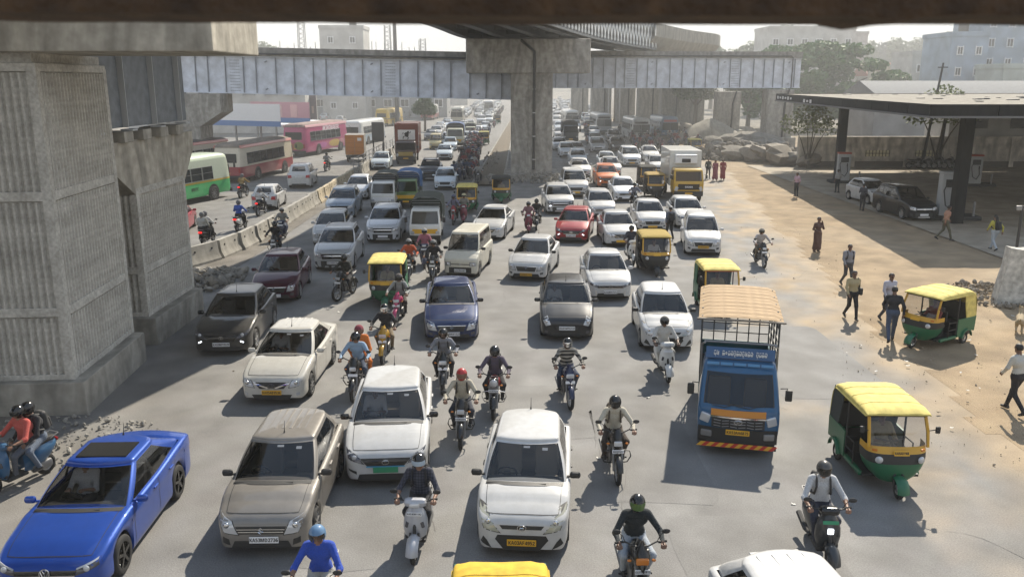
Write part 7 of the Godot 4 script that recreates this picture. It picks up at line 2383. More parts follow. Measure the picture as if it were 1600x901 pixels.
	# a row of parked motorcycles against the wall
	for k in 5: motorcycle("dark motorcycle parked against the compound wall",{"far": true},v3(37.5 + 0.95*k,0.075,-79.3),1.2 + 0.1*k,"motorcycles parked by the wall")
	# plastered gate stub at the edge of the verge
	var gw := thing("gate_wall","peeling whitewashed wall stub with a taller post and a blue grid gate","wall",gp(1562,476),-0.12)
	var lime := textured("limewash",lin(0.66,0.64,0.58),0.95,tex_coarse,0.5,tex_bump,0.8)
	part(gw,"wall_stub",MB.new().prism([v2(-0.12,0),v2(1.05,0),v2(1.05,2.10),v2(0.55,2.06),v2(0.16,2.12),v2(0.10,1.4),v2(-0.02,0.8)],-0.5,0.0),lime)
	part(gw,"gate_post",MB.new().rbox(v3(1.28,1.32,-0.2),v3(0.55,2.64,0.6),0.04),lime)
	part(gw,"gate_frame",MB.new().box(v3(1.62,1.2,-0.1),v3(0.07,2.2,0.07)).box(v3(3.3,1.2,-0.1),v3(0.07,2.2,0.07)).box(v3(2.46,2.27,-0.1),v3(1.6,0.07,0.07)),mat("gate_blue",lin(0.05,0.07,0.25),0.5))
	for k in 8: part(gw,"gate_bar",MB.new().box(v3(2.46,0.25 + 0.26*k,-0.1),v3(1.6,0.035,0.035)),M.steel)
	for k in 5: part(gw,"gate_bar",MB.new().box(v3(1.85 + 0.3*k,1.2,-0.1),v3(0.035,2.1,0.034)),M.steel)
	part(gw,"back_wall",MB.new().box(v3(3.5,1.0,-0.9),v3(4.0,2.0,0.25)),lime)
	# thin stray sign post near the gate
	var sp := thing("lamp_post","thin dark post with a small panel beside the gate wall","post",gp(1583,432))
	part(sp,"pole",MB.new().cyl(v3(0,0,0),v3(0,3.0,0),0.06),M.dark)
	part(sp,"panel",MB.new().rbox(v3(0.2,2.9,0),v3(0.9,0.2,0.1),0.03),M.steel)

# plain block with real openings set into it; o.win: [cols, rows, w, h]
func building(label: String,at: Vector3,s: Vector3,m: Material,o: Dictionary,group := "") -> void:
	var c := thing("building",label,"building",at,o.get("turn",0.0),group)
	part(c,"wall",MB.new().box(v3(0,s.y/2,0),s),m)
	part(c,"parapet",MB.new().box(v3(0,s.y + 0.35,0),v3(s.x + 0.3,0.7,s.z + 0.3)),o.get("trim",m))
	if o.has("win"):
		var w: Array = o.win
		for i in w[0]:
			for j in w[1]:
				var p := v3(-s.x/2 + s.x*(i + 0.5)/w[0],o.get("sill",1.2) + (s.y - o.get("sill",1.2) - 0.6)*(j + 0.5)/w[1],s.z/2)
				var f := part(c,"window",bm("bw%.1f%.1f" % [w[2],w[3]],func(mm: MB): mm.box(Vector3.ZERO,v3(w[2],w[3],0.10))),M.bus_glass,at_(p))
				part(f,"frame",bm("bf%.1f%.1f" % [w[2],w[3]],func(mm: MB):
					for e in [-1.0,1.0]:
						mm.box(v3(e*w[2]/2,0,0.08),v3(0.14,w[3] + 0.3,0.16)); mm.box(v3(0,e*w[3]/2,0.08),v3(w[2] + 0.1,0.14,0.158))
					mm.box(v3(0,0,0.07),v3(0.08,w[3],0.10))),o.get("frame",M.plate_white))
	if o.get("strips",false):
		for i in o.win[0]: part(c,"window_strip",MB.new().box(v3(-s.x/2 + s.x*(i + 0.5)/o.win[0],s.y*0.55,s.z/2 + 0.01),v3(o.win[2] + 0.9,s.y*0.8,0.05)),mat("strip_white",lin(0.6,0.62,0.65),0.8))
	if o.get("tank",false):
		part(c,"water_tank",MB.new().cyl(v3(s.x*0.2,s.y + 0.7,0),v3(s.x*0.2,s.y + 2.2,0),0.8,0.8,12),M.dark)
	if o.get("balcony",0) > 0:
		for j in o.balcony: part(c,"balcony",MB.new().box(v3(s.x*0.2,3.0 + 3.1*j,s.z/2 + 0.6),v3(s.x*0.5,0.9,1.2)),o.get("trim",m))

func far_point(u: float,d: float) -> Vector3:
	return v3((u - 800.0)/F*d,0,-d)

func make_buildings() -> void:
	var white := textured("far_white",lin(0.52,0.51,0.48),0.9,tex_soft,0.04)
	var cream := textured("far_cream",lin(0.50,0.45,0.36),0.9,tex_soft,0.04)
	var bluew := textured("far_blue",lin(0.32,0.40,0.49),0.9,tex_soft,0.04)
	var grey := textured("far_grey",lin(0.34,0.345,0.35),0.9,tex_soft,0.04)
	building("tall blue-grey apartment tower with white framed window strips",far_point(1524,150),v3(9.2,19.4,10),bluew,{"win": [3,5,1.0,1.3],"sill": 3.0,"frame": mat("strip_white",lin(0.6,0.62,0.65),0.8)})
	building("pale blue apartment block beside the tall tower",far_point(1466,148),v3(6.0,15.0,10),bluew,{"win": [2,4,0.9,1.2],"tank": true})
	building("white three-storey house with balconies and a roof tank",far_point(1425,165),v3(9,12.6,9),white,{"win": [3,3,1.2,1.3],"balcony": 3,"tank": true})
	building("cream house partly hidden behind the white balcony house",far_point(1385,185),v3(9,10.5,9),cream,{"win": [3,2,1.2,1.2]})
	building("wide pale block with a dark roof tank behind the spreading tree",far_point(1238,210),v3(20,19.5,12),white,{"win": [6,4,1.3,1.3],"tank": true})
	building("narrow hazy white block behind the spreading tree",far_point(1292,215),v3(9,18.6,12),white,{"win": [3,4,1.3,1.3]})
	building("pale green house with a dark roof tank before the blue-grey blocks",far_point(1592,135),v3(14,9.8,8),textured("far_green",lin(0.40,0.45,0.42),0.9,tex_soft,0.04),{"win": [4,2,1.1,1.1],"tank": true})
	building("blue-grey block rising behind the pale green house",far_point(1596,180),v3(8,17.0,8),bluew,{"win": [3,4,1.1,1.2]})
	# long sheds in front of them
	var sh := thing("shed","long grey sheet-roofed shed behind the fuel station canopy","shed",v3(66,0,-104))
	part(sh,"wall",MB.new().box(v3(0,3.2,-3),v3(46,6.4,8)),grey)
	part(sh,"roof",MB.new().prism([v2(-5,6.3),v2(5,6.3),v2(5,6.5),v2(0,8.0),v2(-5,6.5)],-23.5,23.5,Transform3D(Basis(v3(0,0,1),v3(0,1,0),v3(-1,0,0)),v3(0,0,-3))),textured("roof_sheet",lin(0.22,0.225,0.23),0.95,tex_soft,0.3))
	var house := thing("building","low white house with a porch column behind the compound wall","house",v3(47.5,0,-84.5))
	part(house,"wall",MB.new().box(v3(3,2.9,-2),v3(16,5.8,5)),white)
	part(house,"roof_slab",MB.new().box(v3(3,5.95,-1.6),v3(17.4,0.3,6.4)),grey)
	part(house,"porch_column",MB.new().cyl(v3(-3.6,0,1.2),v3(-3.6,5.8,1.2),0.22),white)
	for k in 3: part(house,"window",MB.new().box(v3(-2 + 3.6*k,4.3,0.52),v3(1.4,1.6,0.08)),M.bus_glass)
	var rr := thing("building","small house with a red tiled roof among distant trees","house",far_point(1362,200))
	part(rr,"wall",MB.new().box(v3(0,4.5,0),v3(9,9,8)),white)
	part(rr,"roof",MB.new().prism([v2(-5,9),v2(5,9),v2(0,12.0)],-5.2,5.2,Transform3D(Basis(v3(0,0,1),v3(0,1,0),v3(-1,0,0)))),mat("red_tiles",lin(0.30,0.11,0.07),0.9))
	# far side of the service road
	building("white building with a roof tank standing above the long girder",far_point(549,190),v3(9.2,18.6,8),white,{"win": [2,5,1.1,1.2],"tank": true})
	building("grey concrete block with rows of openings beside the white building",far_point(590,200),v3(34,13.6,10),grey,{"win": [9,3,1.8,1.6]})
	building("shop block of pale fronts behind the bus shelters",far_point(360,140),v3(28,9.0,8),white,{"win": [8,2,1.8,1.4],"frame": grey})
	building("pale low shop block farther along the service road",far_point(440,230),v3(30,8.0,8),cream,{"win": [9,2,1.8,1.4]})
	building("hazy long row of shops at the far end of the service road",far_point(600,300),v3(60,9,10),white,{"win": [14,2,2.0,1.6]})
	# bare columns of reinforcement on the unfinished roof
	var rb := thing("reinforcement_rods","thin reinforcement rods sticking up from the unfinished roof","frame",far_point(560,196))
	rng.seed = 12
	for k in 24: part(rb,"rod",bm("rebar",func(m: MB): m.cyl(v3(0,0,0),v3(0,1,0),0.09,0.07,5)),M.dark,Transform3D(Basis().scaled(v3(1,rng.randf_range(1.0,2.8),1)),v3(-16 + 1.35*k,13.9,rng.randf_range(-2,4))))
	# radio masts
	for q in [["slender lattice mast behind the column-shaped trees",484,230,24.0],["lattice mast beside the white roof-tank building",613,240,22.5],["distant lattice mast above the long girder near the middle pier",666,260,20.0],["hazy lattice mast above the spreading tree",1358,260,19.0]]:
		var c := thing("radio_mast",q[0],"mast",far_point(q[1],q[2]))
		var h: float = q[3]
		for e in [[-1,-1],[1,-1],[1,1],[-1,1]]: part(c,"leg",MB.new().tube([v3(e[0]*1.1,0,e[1]*1.1),v3(e[0]*0.7,h,e[1]*0.7)],0.12,5),M.steel)
		for k in 12:
			var y := h*(0.4 + 0.05*k)
			part(c,"brace",MB.new().tube([v3(-0.9,y,0.9),v3(0.9,y + h*0.05,0.9)],0.07,4),M.steel)
			part(c,"brace",MB.new().tube([v3(0.9,y,0.9),v3(-0.9,y + h*0.05,0.9)],0.07,4),M.steel)
	# tall lamp mast crossing the girder
	var lm := thing("lamp_mast","tall dark lamp mast rising behind the long girder","mast",gp(621,196))
	part(lm,"pole",MB.new().cyl(Vector3.ZERO,v3(0,22,0),0.42,0.3,10),M.dark)
	part(lm,"lamp_arm",MB.new().box(v3(0,21.8,0),v3(4,0.2,0.2)),M.dark)
	# flared pier of the girder at the service road, in sun and shade
	var fp := thing("girder_pier","flared concrete pier with a blue corner under the long girder","pier",v3(-28.6,0,-75))
	part(fp,"shaft",MB.new().rbox(v3(0,3.0,0),v3(4.2,6.0,3.0),0.08),concrete("pale_pier",lin(0.40,0.385,0.35)))
	part(fp,"flared_head",MB.new().prism([v2(-2.1,4.2),v2(2.1,4.2),v2(4.0,5.4),v2(4.0,6.9),v2(-4.0,6.9),v2(-4.0,5.4)],-1.6,1.6),concrete("pale_pier",lin(0.40,0.385,0.35)))
	# bus shelters with hoardings
	for q in [["bus shelter with a blank white hoarding over a blue fascia",390,236,11.0,"blank"],["bus shelter with a pink poster hoarding over a blue fascia",448,228,9.0,"pink"]]:
		var b := gp(q[1],q[2])
		var c := thing("bus_shelter",q[0],"bus shelter",b,-0.42)
		var w: float = q[3]
		for k in 4: part(c,"post",MB.new().box(v3(-w/2 + w*k/3.0,1.5,0),v3(0.18,3.0,0.18)),M.steel)
		part(c,"roof",MB.new().box(v3(0,3.1,-0.6),v3(w,0.2,3.0)),M.plate_white)
		part(c,"fascia",MB.new().box(v3(0,3.25,0.95),v3(w,0.6,0.12)),mat("shelter_blue",lin(0.07,0.16,0.36),0.5))
		part(c,"hoarding",MB.new().box(v3(0,4.5,0.95),v3(w,1.9,0.12)),M.plate_white if q[4] == "blank" else mat("poster_pink",lin(0.42,0.22,0.26),0.6))
		part(c,"end_poster",MB.new().box(v3(-w/2 - 0.03,4.4,-0.2),v3(0.08,2.0,2.2)),mat("poster_pale",lin(0.5,0.56,0.52),0.6))
		part(c,"end_poster_band",MB.new().box(v3(-w/2 - 0.08,4.8,-0.2),v3(0.05,0.5,1.9)),mat("poster_green",lin(0.22,0.40,0.12),0.6))
		if q[4] == "pink":
			for k in 3: part(c,"poster_figure",MB.new().box(v3(-2.4 + 2.3*k,4.4,1.03),v3(1.0,1.5,0.03)),mat("poster_rose%d" % k,lin(0.45 + 0.05*k,0.34,0.34),0.6))
	var pb := thing("billboard","tall dark poster board standing by the far bus shelter","billboard",gp(484,206),-0.1)
	part(pb,"panel",MB.new().rbox(v3(0,3.6,0),v3(2.6,4.4,0.2),0.04),mat("poster_dark",lin(0.045,0.025,0.05),0.4))
	part(pb,"post",MB.new().box(v3(0,0.7,0),v3(0.25,1.5,0.18)),M.steel)
	for k in 3: part(pb,"poster_figure",MB.new().box(v3(-0.7 + 0.7*k,3.5,0.11),v3(0.35,1.1,0.02)),mat("poster_glow",lin(0.30,0.20,0.18),0.5))
	part(pb,"poster_foot",MB.new().box(v3(0,1.75,0.11),v3(2.4,0.5,0.02)),M.plate_white)
	# grey sign cabinet on posts in the barrier line
	var cb := thing("signal_cabinet","dark grey cabinet on two legs in the barrier line","cabinet",gp(592,252))
	part(cb,"box",MB.new().rbox(v3(0,3.0,0),v3(1.2,1.9,0.5),0.05),mat("cabinet_grey",lin(0.06),0.5))
	for s in [-0.5,0.5]: part(cb,"leg",MB.new().cyl(v3(s,0,0),v3(s,2.2,0),0.07),M.dark)
	# leaning utility poles behind the station
	for q in [["dark leaning pole behind the fuel station wall",1440,262,9.6,0.10],["thin dark pole beside the leaning pole behind the wall",1466,262,6.4,0.05]]:
		var up := thing("utility_pole",q[0],"pole",gp(q[1],q[2]))
		part(up,"pole",MB.new().cyl(Vector3.ZERO,v3(q[4]*q[3],q[3],0),0.15,0.09,8),M.dark)
		part(up,"crossarm",MB.new().box(v3(q[4]*q[3],q[3] - 0.4,0),v3(0.9,0.1,0.1)),M.dark)
	# poles on the traffic island beyond the girder
	for q in [["white street pole in front of the far piers",950,206,9.0],["white street pole with a lantern by the stopped buses",967,206,9.5]]:
		var sp := thing("street_pole",q[0],"pole",gp(q[1],q[2]))
		part(sp,"pole",MB.new().cyl(Vector3.ZERO,v3(0,q[3],0),0.10,0.07),M.alloy)
		part(sp,"lantern",MB.new().rbox(v3(0.7,q[3],0),v3(1.4,0.14,0.3),0.05),M.alloy)
	# the footbridge's own edge beam, close overhead, out of focus
	var fb := thing("footbridge","footbridge with a rust-brown edge beam close overhead","footbridge",v3(0,8.0,-0.62),0.012)
	var rust := textured("rusty_beam",lin(0.085,0.048,0.022),0.9,tex_coarse,2.5,tex_bump,0.3,-1.0,tex_streak,1.7)
	var m := MB.new()
	var rows := []
	for i in 81:
		var x := -0.9 + 1.8*i/80.0
		var y := 0.0445 + 0.0028*gn.get_noise_2d(x*160.0,4.0) - 0.0040*x - 0.006*exp(-pow((x - 0.277)/0.011,2.0))
		rows.append(PackedVector3Array([v3(x,y,0.0),v3(x,0.46,0.0),v3(x,0.46,-0.10),v3(x,y,-0.10)]))
	m.grid(rows,true)
	part(fb,"edge_beam",m.mesh(30),rust)
	part(fb,"floor",MB.new().box(v3(0,-1.75,2.4),v3(40,0.3,3.0)),concrete("deck",lin(0.30,0.29,0.27)))
	for e in [-0.86,0.86]: part(fb,"post",MB.new().box(v3(e,-0.7,-0.05),v3(0.08,2.3,0.08)),rust)
# ---------- traffic ----------
func fwd(a: float) -> Vector3:
	return v3(sin(a),0,cos(a))

# car whose front bumper foot is seen at photo pixel (u, v); a: heading in degrees, 0 = towards the camera
func car_at(u: float,v: float,a: float,called: String,label: String,o: Dictionary,group := "",category := "car") -> Node3D:
	var t := deg_to_rad(a)
	var L: float = SHAPES[o.shape][0]
	var p := gp(u,v,0.22)
	p.y = 0.0
	var at := p - fwd(t)*L*0.5
	var c := make_car(called,label,o,at,t,group,category)
	if o.has("driver"):
		var d := car_style(o.shape)
		var q := v3(-d.hw*0.43,0.56,L*0.5 - d.sB + 0.10)
		person(o.driver,{"pose": "drive","top": o.get("shirt",cloth(0.45,0.45,0.44)),"bottom": cloth(0.05,0.05,0.06),"skin": o.get("skin",1)},at + Basis(Vector3.UP,t)*q,t,"",0.96)
	return c

# car seen from behind: (u, v) is the foot of its rear bumper
func car_away(u: float,v: float,a: float,called: String,label: String,o: Dictionary,group := "") -> void:
	var t := deg_to_rad(180.0 + a)
	var p := gp(u,v,0.25)
	p.y = 0.0
	o.rear_seen = true
	make_car(called,label,o,p + fwd(t)*SHAPES[o.shape][0]*0.5,t,group)

var WHITE: Material
var SILVER: Material
var PEARL: Material

func make_cars() -> void:
	WHITE = paint("white",lin(0.46,0.46,0.455))
	PEARL = paint("pearl",lin(0.46,0.445,0.405))
	SILVER = paint("silver",lin(0.42,0.43,0.44),0.35)
	var pale := paint("pale_silver",lin(0.55,0.57,0.60),0.2)
	var blk := paint("car_black",lin(0.012,0.013,0.016))
	# nearest rows
	var blue := paint("car_blue",lin(0.016,0.06,0.30),0.25)
	var d0 := car_style("sedan_long")
	make_car("sedan_car","bright blue sedan with a black sunroof and dark alloy wheels",{"shape": "sedan_long","face": "wide_bar","paint": blue,"emblem": "vw","emblem_y": 0.75,"emblem_size": 1.25,"plate": "white","text": "KA03NM6139","plate_y": 0.50,"sunroof": true,"rim_mat": M.gloss_black,"antenna": true},v3(-7.36,0,-14.10),deg_to_rad(2.0))
	person("person in a white shirt driving the blue sedan",{"pose": "drive","top": cloth(0.6,0.6,0.6),"bottom": cloth(0.05,0.05,0.06),"skin": 2},v3(-7.76,0.56,-14.1 + 2.28 - 2.46 + 0.10),deg_to_rad(2.0),"",0.96)
	car_at(409,856,1.0,"hatchback_car","dusty grey hatchback with a ribbed roof and two chrome grille bars",{"shape": "hatch","face": "two_bar","paint": paint("dusty_grey",lin(0.21,0.195,0.175),0.25),"emblem": "s","emblem_y": 0.71,"plate": "white","text": "KA53MD2736","plate_y": 0.50,"plate_x": 0.05,"ribs": 6,"mirror": M.black,"rim": "steel","rim_mat": M.steel,"stickers": true,"antenna_front": true,"beige": false})
	car_at(603,748,4.0,"hatchback_car","white electric hatchback with a green number plate and black mirrors",{"shape": "hatch_wide","face": "smile","paint": WHITE,"emblem": "t","emblem_y": 0.77,"plate": "green","plate_y": 0.56,"mirror": M.gloss_black,"accent": mat("accent_blue",lin(0.05,0.25,0.42),0.3),"antenna": true,"stickers": true,"beige": true,"driver": "person driving the white electric hatchback","shirt": cloth(0.5,0.5,0.5)})
	car_at(815,858,-4.0,"hatchback_car","white taxi hatchback with hexagonal black mouth and yellow plate",{"shape": "hatch","face": "hexagon","paint": WHITE,"emblem": "h","emblem_y": 0.80,"plate": "yellow","text": "KA03AF4952","plate_y": 0.46,"mirror": M.black,"handle": M.black,"rim": "steel","rim_mat": M.steel,"stickers": true,"antenna": true,"beige": true})
	car_at(425,622,-1.0,"sedan_car","pearl white taxi sedan with a V-shaped chrome grille",{"shape": "sedan","face": "winged","paint": PEARL,"emblem": "o","emblem_y": 0.72,"emblem_size": 1.2,"plate": "yellow","text": "KA05AB9536","plate_y": 0.50,"ribs": 5,"rim": "steel","rim_mat": M.steel,"stickers": true,"antenna_front": true,"beige": true,"driver": "person driving the pearl white taxi sedan"})
	car_at(346,547,3.0,"hatchback_car","dark charcoal hatchback with lit lamps beside the ribbed piers",{"shape": "hatch_wide","face": "smile","paint": paint("charcoal",lin(0.055,0.053,0.05),0.3),"emblem": "t","emblem_y": 0.77,"plate": "white","text": "KA03MP0529","plate_y": 0.52,"mirror": M.gloss_black,"led": true,"antenna_front": true,"accent": M.gloss_black})
	car_at(428,466,5.0,"hatchback_car","maroon hatchback with chrome bumper line behind the charcoal hatchback",{"shape": "hatch_wide","face": "mouth","paint": paint("maroon",lin(0.055,0.008,0.022),0.15),"emblem": "s","plate": "white","beige": true,"driver": "person in a pale shirt driving the maroon hatchback"})
	car_at(706,527,4.0,"sedan_car","dark blue sedan with pale headlights and a chrome bar",{"shape": "sedan_long","face": "mouth","paint": paint("navy",lin(0.010,0.023,0.08),0.25),"emblem": "s","plate": "white","text": "KA03MW1525","plate_y": 0.46,"antenna": false,"beige": true,"mirror": M.gloss_black,"driver": "person driving the dark blue sedan"})
	car_at(886,524,-2.0,"hatchback_car","black hatchback with big oval headlights and a white plate",{"shape": "hatch_wide","face": "oval","paint": blk,"plate": "white","text": "KA51MP6132","plate_y": 0.60,"antenna_front": true,"driver": "person driving the black hatchback"})
	car_at(954,463,1.0,"hatchback_car","white hatchback with a white plate behind the black hatchback",{"shape": "sedan_short","face": "wide_bar","paint": WHITE,"emblem": "vw","plate": "white","text": "KA03MN7012","plate_y": 0.50,"beige": true})
	car_at(1044,541,-3.0,"hatchback_car","white hatchback with a small mouth just behind the white scooter",{"shape": "hatch","face": "hexagon","paint": WHITE,"plate": "","mirror": M.black,"antenna_front": true,"lamp": M.lamp})
	car_at(822,432,-12.0,"sedan_car","white taxi sedan with black grille and yellow plate in open road",{"shape": "sedan_short","face": "mouth","paint": WHITE,"emblem": "s","plate": "yellow","text": "KA03AE7712","plate_y": 0.40,"mirror": M.black,"rim": "steel","rim_mat": M.steel,"beige": true})
	car_at(892,374,-10.0,"hatchback_car","red hatchback with lit running lamps and a white plate",{"shape": "hatch_wide","face": "smile","paint": paint("red",lin(0.26,0.012,0.018),0.1),"plate": "white","emblem": "h","plate_y": 0.55,"led": true,"text": "KA04MX3316"})
	car_at(760,370,-9.0,"sedan_car","white sedan beside the dark auto rickshaw behind the cream van",{"shape": "sedan_long","face": "winged","paint": WHITE,"plate": "white","antenna": false})
	car_at(719,427,-9.0,"van","cream and white box van with a flat face",{"shape": "van","face": "flat","paint": paint("van_cream",lin(0.58,0.55,0.46)),"plate": "white","text": "KA53N4407","plate_y": 0.40,"emblem": "s","emblem_y": 0.72,"emblem_size": 0.8,"rim": "steel","rim_mat": M.steel,"mirror": M.black},"","van")
	car_at(520,417,2.0,"sport_utility_car","silver SUV with roof rails and dark lower bumper",{"shape": "suv","face": "upright","paint": SILVER,"emblem": "s","plate": "white","text": "KA01MR8391","plate_y": 0.44,"rails": true,"beige": true})
	car_at(598,374,2.0,"sport_utility_car","pale blue-white SUV with slim black grille beside the silver SUV",{"shape": "suv","face": "upright","paint": pale,"plate": "white","rails": true,"lamp": M.lamp})
	car_at(512,379,3.0,"hatchback_car","white rounded hatchback behind the silver SUV",{"shape": "hatch","face": "mouth","paint": WHITE,"emblem": "s","plate": "white"})
	car_at(530,337,2.5,"sport_utility_car","grey-blue SUV with roof rails behind the rounded white hatchback",{"shape": "suv_big","face": "upright","paint": paint("steel_blue",lin(0.22,0.26,0.31),0.3),"rails": true})
	car_at(556,308,2.0,"hatchback_car","pale hatchback by the cream barriers",{"shape": "hatch","face": "two_bar","paint": pale,"lod": 1})
	car_at(971,380,1.0,"sedan_car","white taxi sedan with winged chrome and yellow plate beside a rider",{"shape": "sedan_short","face": "winged","paint": WHITE,"emblem": "s","plate": "yellow","beige": true,"lod": 1})
	car_at(1020,357,-1.0,"sedan_car","white taxi sedan behind the tan-roofed auto rickshaw's rider",{"shape": "sedan_short","face": "mouth","paint": WHITE,"emblem": "s","plate": "yellow","lod": 1})
	car_at(942,337,1.5,"hatchback_car","white hatchback between the red hatchback and the white sedan",{"shape": "hatch","face": "two_bar","paint": WHITE,"emblem": "s","plate": "white","lod": 1})
	car_at(876,330,3.0,"sport_utility_car","white compact SUV with dark roof rails behind the red hatchback",{"shape": "suv","face": "upright","paint": WHITE,"plate": "white","rails": true,"rail_mat": M.black,"lamp": M.lamp_dark,"led": true,"lod": 1})
	car_at(901,304,2.0,"people_carrier","white people carrier behind the white compact SUV",{"shape": "mpv_big","face": "mouth","paint": WHITE,"plate": "yellow","lod": 1})
	car_at(951,290,0.0,"sport_utility_car","orange SUV with a dark face in the queue",{"shape": "suv_big","face": "smile","paint": paint("orange",lin(0.50,0.12,0.02),0.1),"lod": 1,"led": true,"accent": M.gloss_black})
	car_at(978,311,0.0,"sedan_car","pale silver sedan beside the orange SUV",{"shape": "sedan","face": "two_bar","paint": pale,"plate": "white","lod": 1})
	car_at(1099,394,-8.0,"people_carrier","white taxi people carrier alone in the open lane by the box lorry",{"shape": "mpv","face": "mouth","paint": WHITE,"emblem": "s","plate": "yellow","text": "KA05AK6617","plate_y": 0.54,"beige": true})
	car_at(1081,352,-1.0,"hatchback_car","white hatchback tucked between the people carrier and box lorry",{"shape": "hatch_wide","face": "smile","paint": WHITE,"lod": 1,"accent": M.chrome})
	car_at(988,257,0.0,"people_carrier","silver-white people carrier behind the orange SUV",{"shape": "mpv_big","face": "mouth","paint": pale,"lod": 1,"plate": "yellow"})
	car_at(1018,249,-2.0,"sedan_car","white sedan in front of the blue bus",{"shape": "sedan_long","face": "winged","paint": WHITE,"lod": 1})
	car_at(1030,268,-1.0,"hatchback_car","white hatchback half hidden beside the box lorry",{"shape": "hatch","face": "mouth","paint": WHITE,"lod": 1})
	car_at(957,271,0.0,"sedan_car","white taxi sedan directly behind the orange SUV",{"shape": "sedan","face": "mouth","paint": WHITE,"lod": 1,"plate": "yellow"})
	# parked at the pumps
	make_car("hatchback_car","white hatchback parked at the pumps with a person leaning in",{"shape": "hatch","face": "hexagon","paint": WHITE,"plate": "white"},v3(24.1,0.075,-57.2),deg_to_rad(8))
	make_car("people_carrier","shiny black people carrier parked beside the fuel pump",{"shape": "mpv_big","face": "upright","paint": blk,"emblem": "o","plate": "white"},v3(23.7,0.075,-51.2),deg_to_rad(4))
	# foot of the picture
	make_car("hatchback_car","white hatchback with a tail spoiler rolling past under the footbridge",{"shape": "hatch_wide","face": "mouth","paint": WHITE,"ribs": 4,"antenna": false,"beige": true},v3(3.95,0,-9.55),deg_to_rad(7))
	var sp := get_child(get_child_count() - 1)
	var dd := car_style("hatch_wide")
	part(sp,"spoiler",MB.new().rbox(v3(0,dd.H - 0.098,-dd.L*0.5 + 0.60),v3(0.74,0.03,0.18),0.014,Basis(Vector3.RIGHT,-0.10)),WHITE)
	person("person in a pale shirt driving the spoilered white hatchback",{"pose": "drive","top": cloth(0.5,0.5,0.52),"bottom": cloth(0.05,0.05,0.06),"skin": 0},v3(3.55,0.56,-9.75),deg_to_rad(7),"",0.96)
	# queue on the left carriageway
	var far := [
		[671,279,"suv_big","upright",lin(0.05,0.055,0.065),"dark grey SUV with roof rails in the left queue",true],
		[695,293,"hatch","mouth",lin(0.50,0.57,0.63),"pale blue hatchback with a wide windscreen ahead of the dark SUV",false],
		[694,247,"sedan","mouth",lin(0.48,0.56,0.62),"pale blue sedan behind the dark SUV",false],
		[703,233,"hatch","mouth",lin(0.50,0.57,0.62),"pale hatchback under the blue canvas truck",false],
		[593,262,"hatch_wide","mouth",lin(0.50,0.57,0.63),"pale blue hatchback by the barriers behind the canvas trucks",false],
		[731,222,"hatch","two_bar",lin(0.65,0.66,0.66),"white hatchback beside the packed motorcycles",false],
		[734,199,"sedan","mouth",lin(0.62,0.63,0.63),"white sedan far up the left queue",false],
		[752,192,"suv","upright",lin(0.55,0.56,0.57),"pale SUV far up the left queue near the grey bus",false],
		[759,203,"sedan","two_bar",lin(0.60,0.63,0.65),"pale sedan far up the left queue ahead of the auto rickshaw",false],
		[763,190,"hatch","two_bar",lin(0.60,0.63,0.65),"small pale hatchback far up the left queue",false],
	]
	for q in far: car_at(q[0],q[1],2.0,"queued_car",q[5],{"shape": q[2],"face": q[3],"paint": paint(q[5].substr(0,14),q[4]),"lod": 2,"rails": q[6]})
	# queue on the right carriageway
	var rq := [[876,233,"sedan_long",2],[887,243,"hatch",1],[903,242,"sedan",0],[905,256,"hatch",1],[909,274,"sedan",2],[929,211,"hatch",0],[931,224,"hatch_wide",1],[935,236,"mpv",2],[950,261,"sedan",1],[966,234,"suv",3],[876,214,"sedan",0],[875,203,"hatch",1],[871,193,"sedan",0],[870,185,"hatch",0],[960,221,"suv",3],[873,178,"hatch",0],[868,172,"mpv",0],[884,171,"mpv_big",0],[866,166,"hatch",1],[878,163,"suv",0],[869,159,"hatch",0],[886,161,"hatch",1],[902,172,"hatch",0],[912,178,"hatch",2],[895,158,"mpv",0],[906,163,"hatch",0],[875,155,"hatch",0]]
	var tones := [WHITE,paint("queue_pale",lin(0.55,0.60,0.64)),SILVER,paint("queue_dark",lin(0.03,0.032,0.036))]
	var tn := ["white","pale blue","silver","black"]
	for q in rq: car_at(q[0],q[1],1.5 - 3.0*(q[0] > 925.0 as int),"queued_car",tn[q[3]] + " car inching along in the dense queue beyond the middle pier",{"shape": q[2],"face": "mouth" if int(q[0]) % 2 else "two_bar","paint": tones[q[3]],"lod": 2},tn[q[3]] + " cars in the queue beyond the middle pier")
	# the same queues running on into the haze
	rng.seed = 41
	var deep := func(x0: float,drift: float,z0: float,z1: float,lab: String) -> void:
		var z := z0 - rng.randf()*3.0
		while z > z1:
			var k: int = [0,0,0,1,1,2,3][rng.randi() % 7]
			make_car("queued_car",tn[k] + " car in " + lab,{"shape": ["hatch","sedan","hatch_wide","suv","mpv","sedan_short"][rng.randi() % 6],"face": "mouth" if rng.randf() < 0.5 else "two_bar","paint": tones[k],"lod": 3,"antenna": false},v3(x0 + drift*(-z - 100.0) + rng.randf_range(-0.4,0.4),0,z),deg_to_rad(rng.randf_range(-3,3)),tn[k] + " cars in " + lab)
			z -= rng.randf_range(5.4,7.4) + (rng.randf()*9.0 if rng.randf() < 0.15 else 0.0)
	for q in [[-11.2,-172.0],[-8.0,-196.0],[-4.9,-172.0]]: deep.call(q[0],0.0,q[1],-330.0,"the hazy far end of the left queue")
	for q in [[-8.2,-106.0,-150.0],[-11.3,-118.0,-165.0],[-5.0,-112.0,-140.0]]: deep.call(q[0],0.0,q[1],q[2],"the left queue under the long girder")
	for q in [[5.2,-215.0],[8.4,-135.0],[11.6,-160.0],[14.6,-170.0]]: deep.call(q[0],0.045,q[1],-330.0,"the hazy far end of the queue beyond the pier")
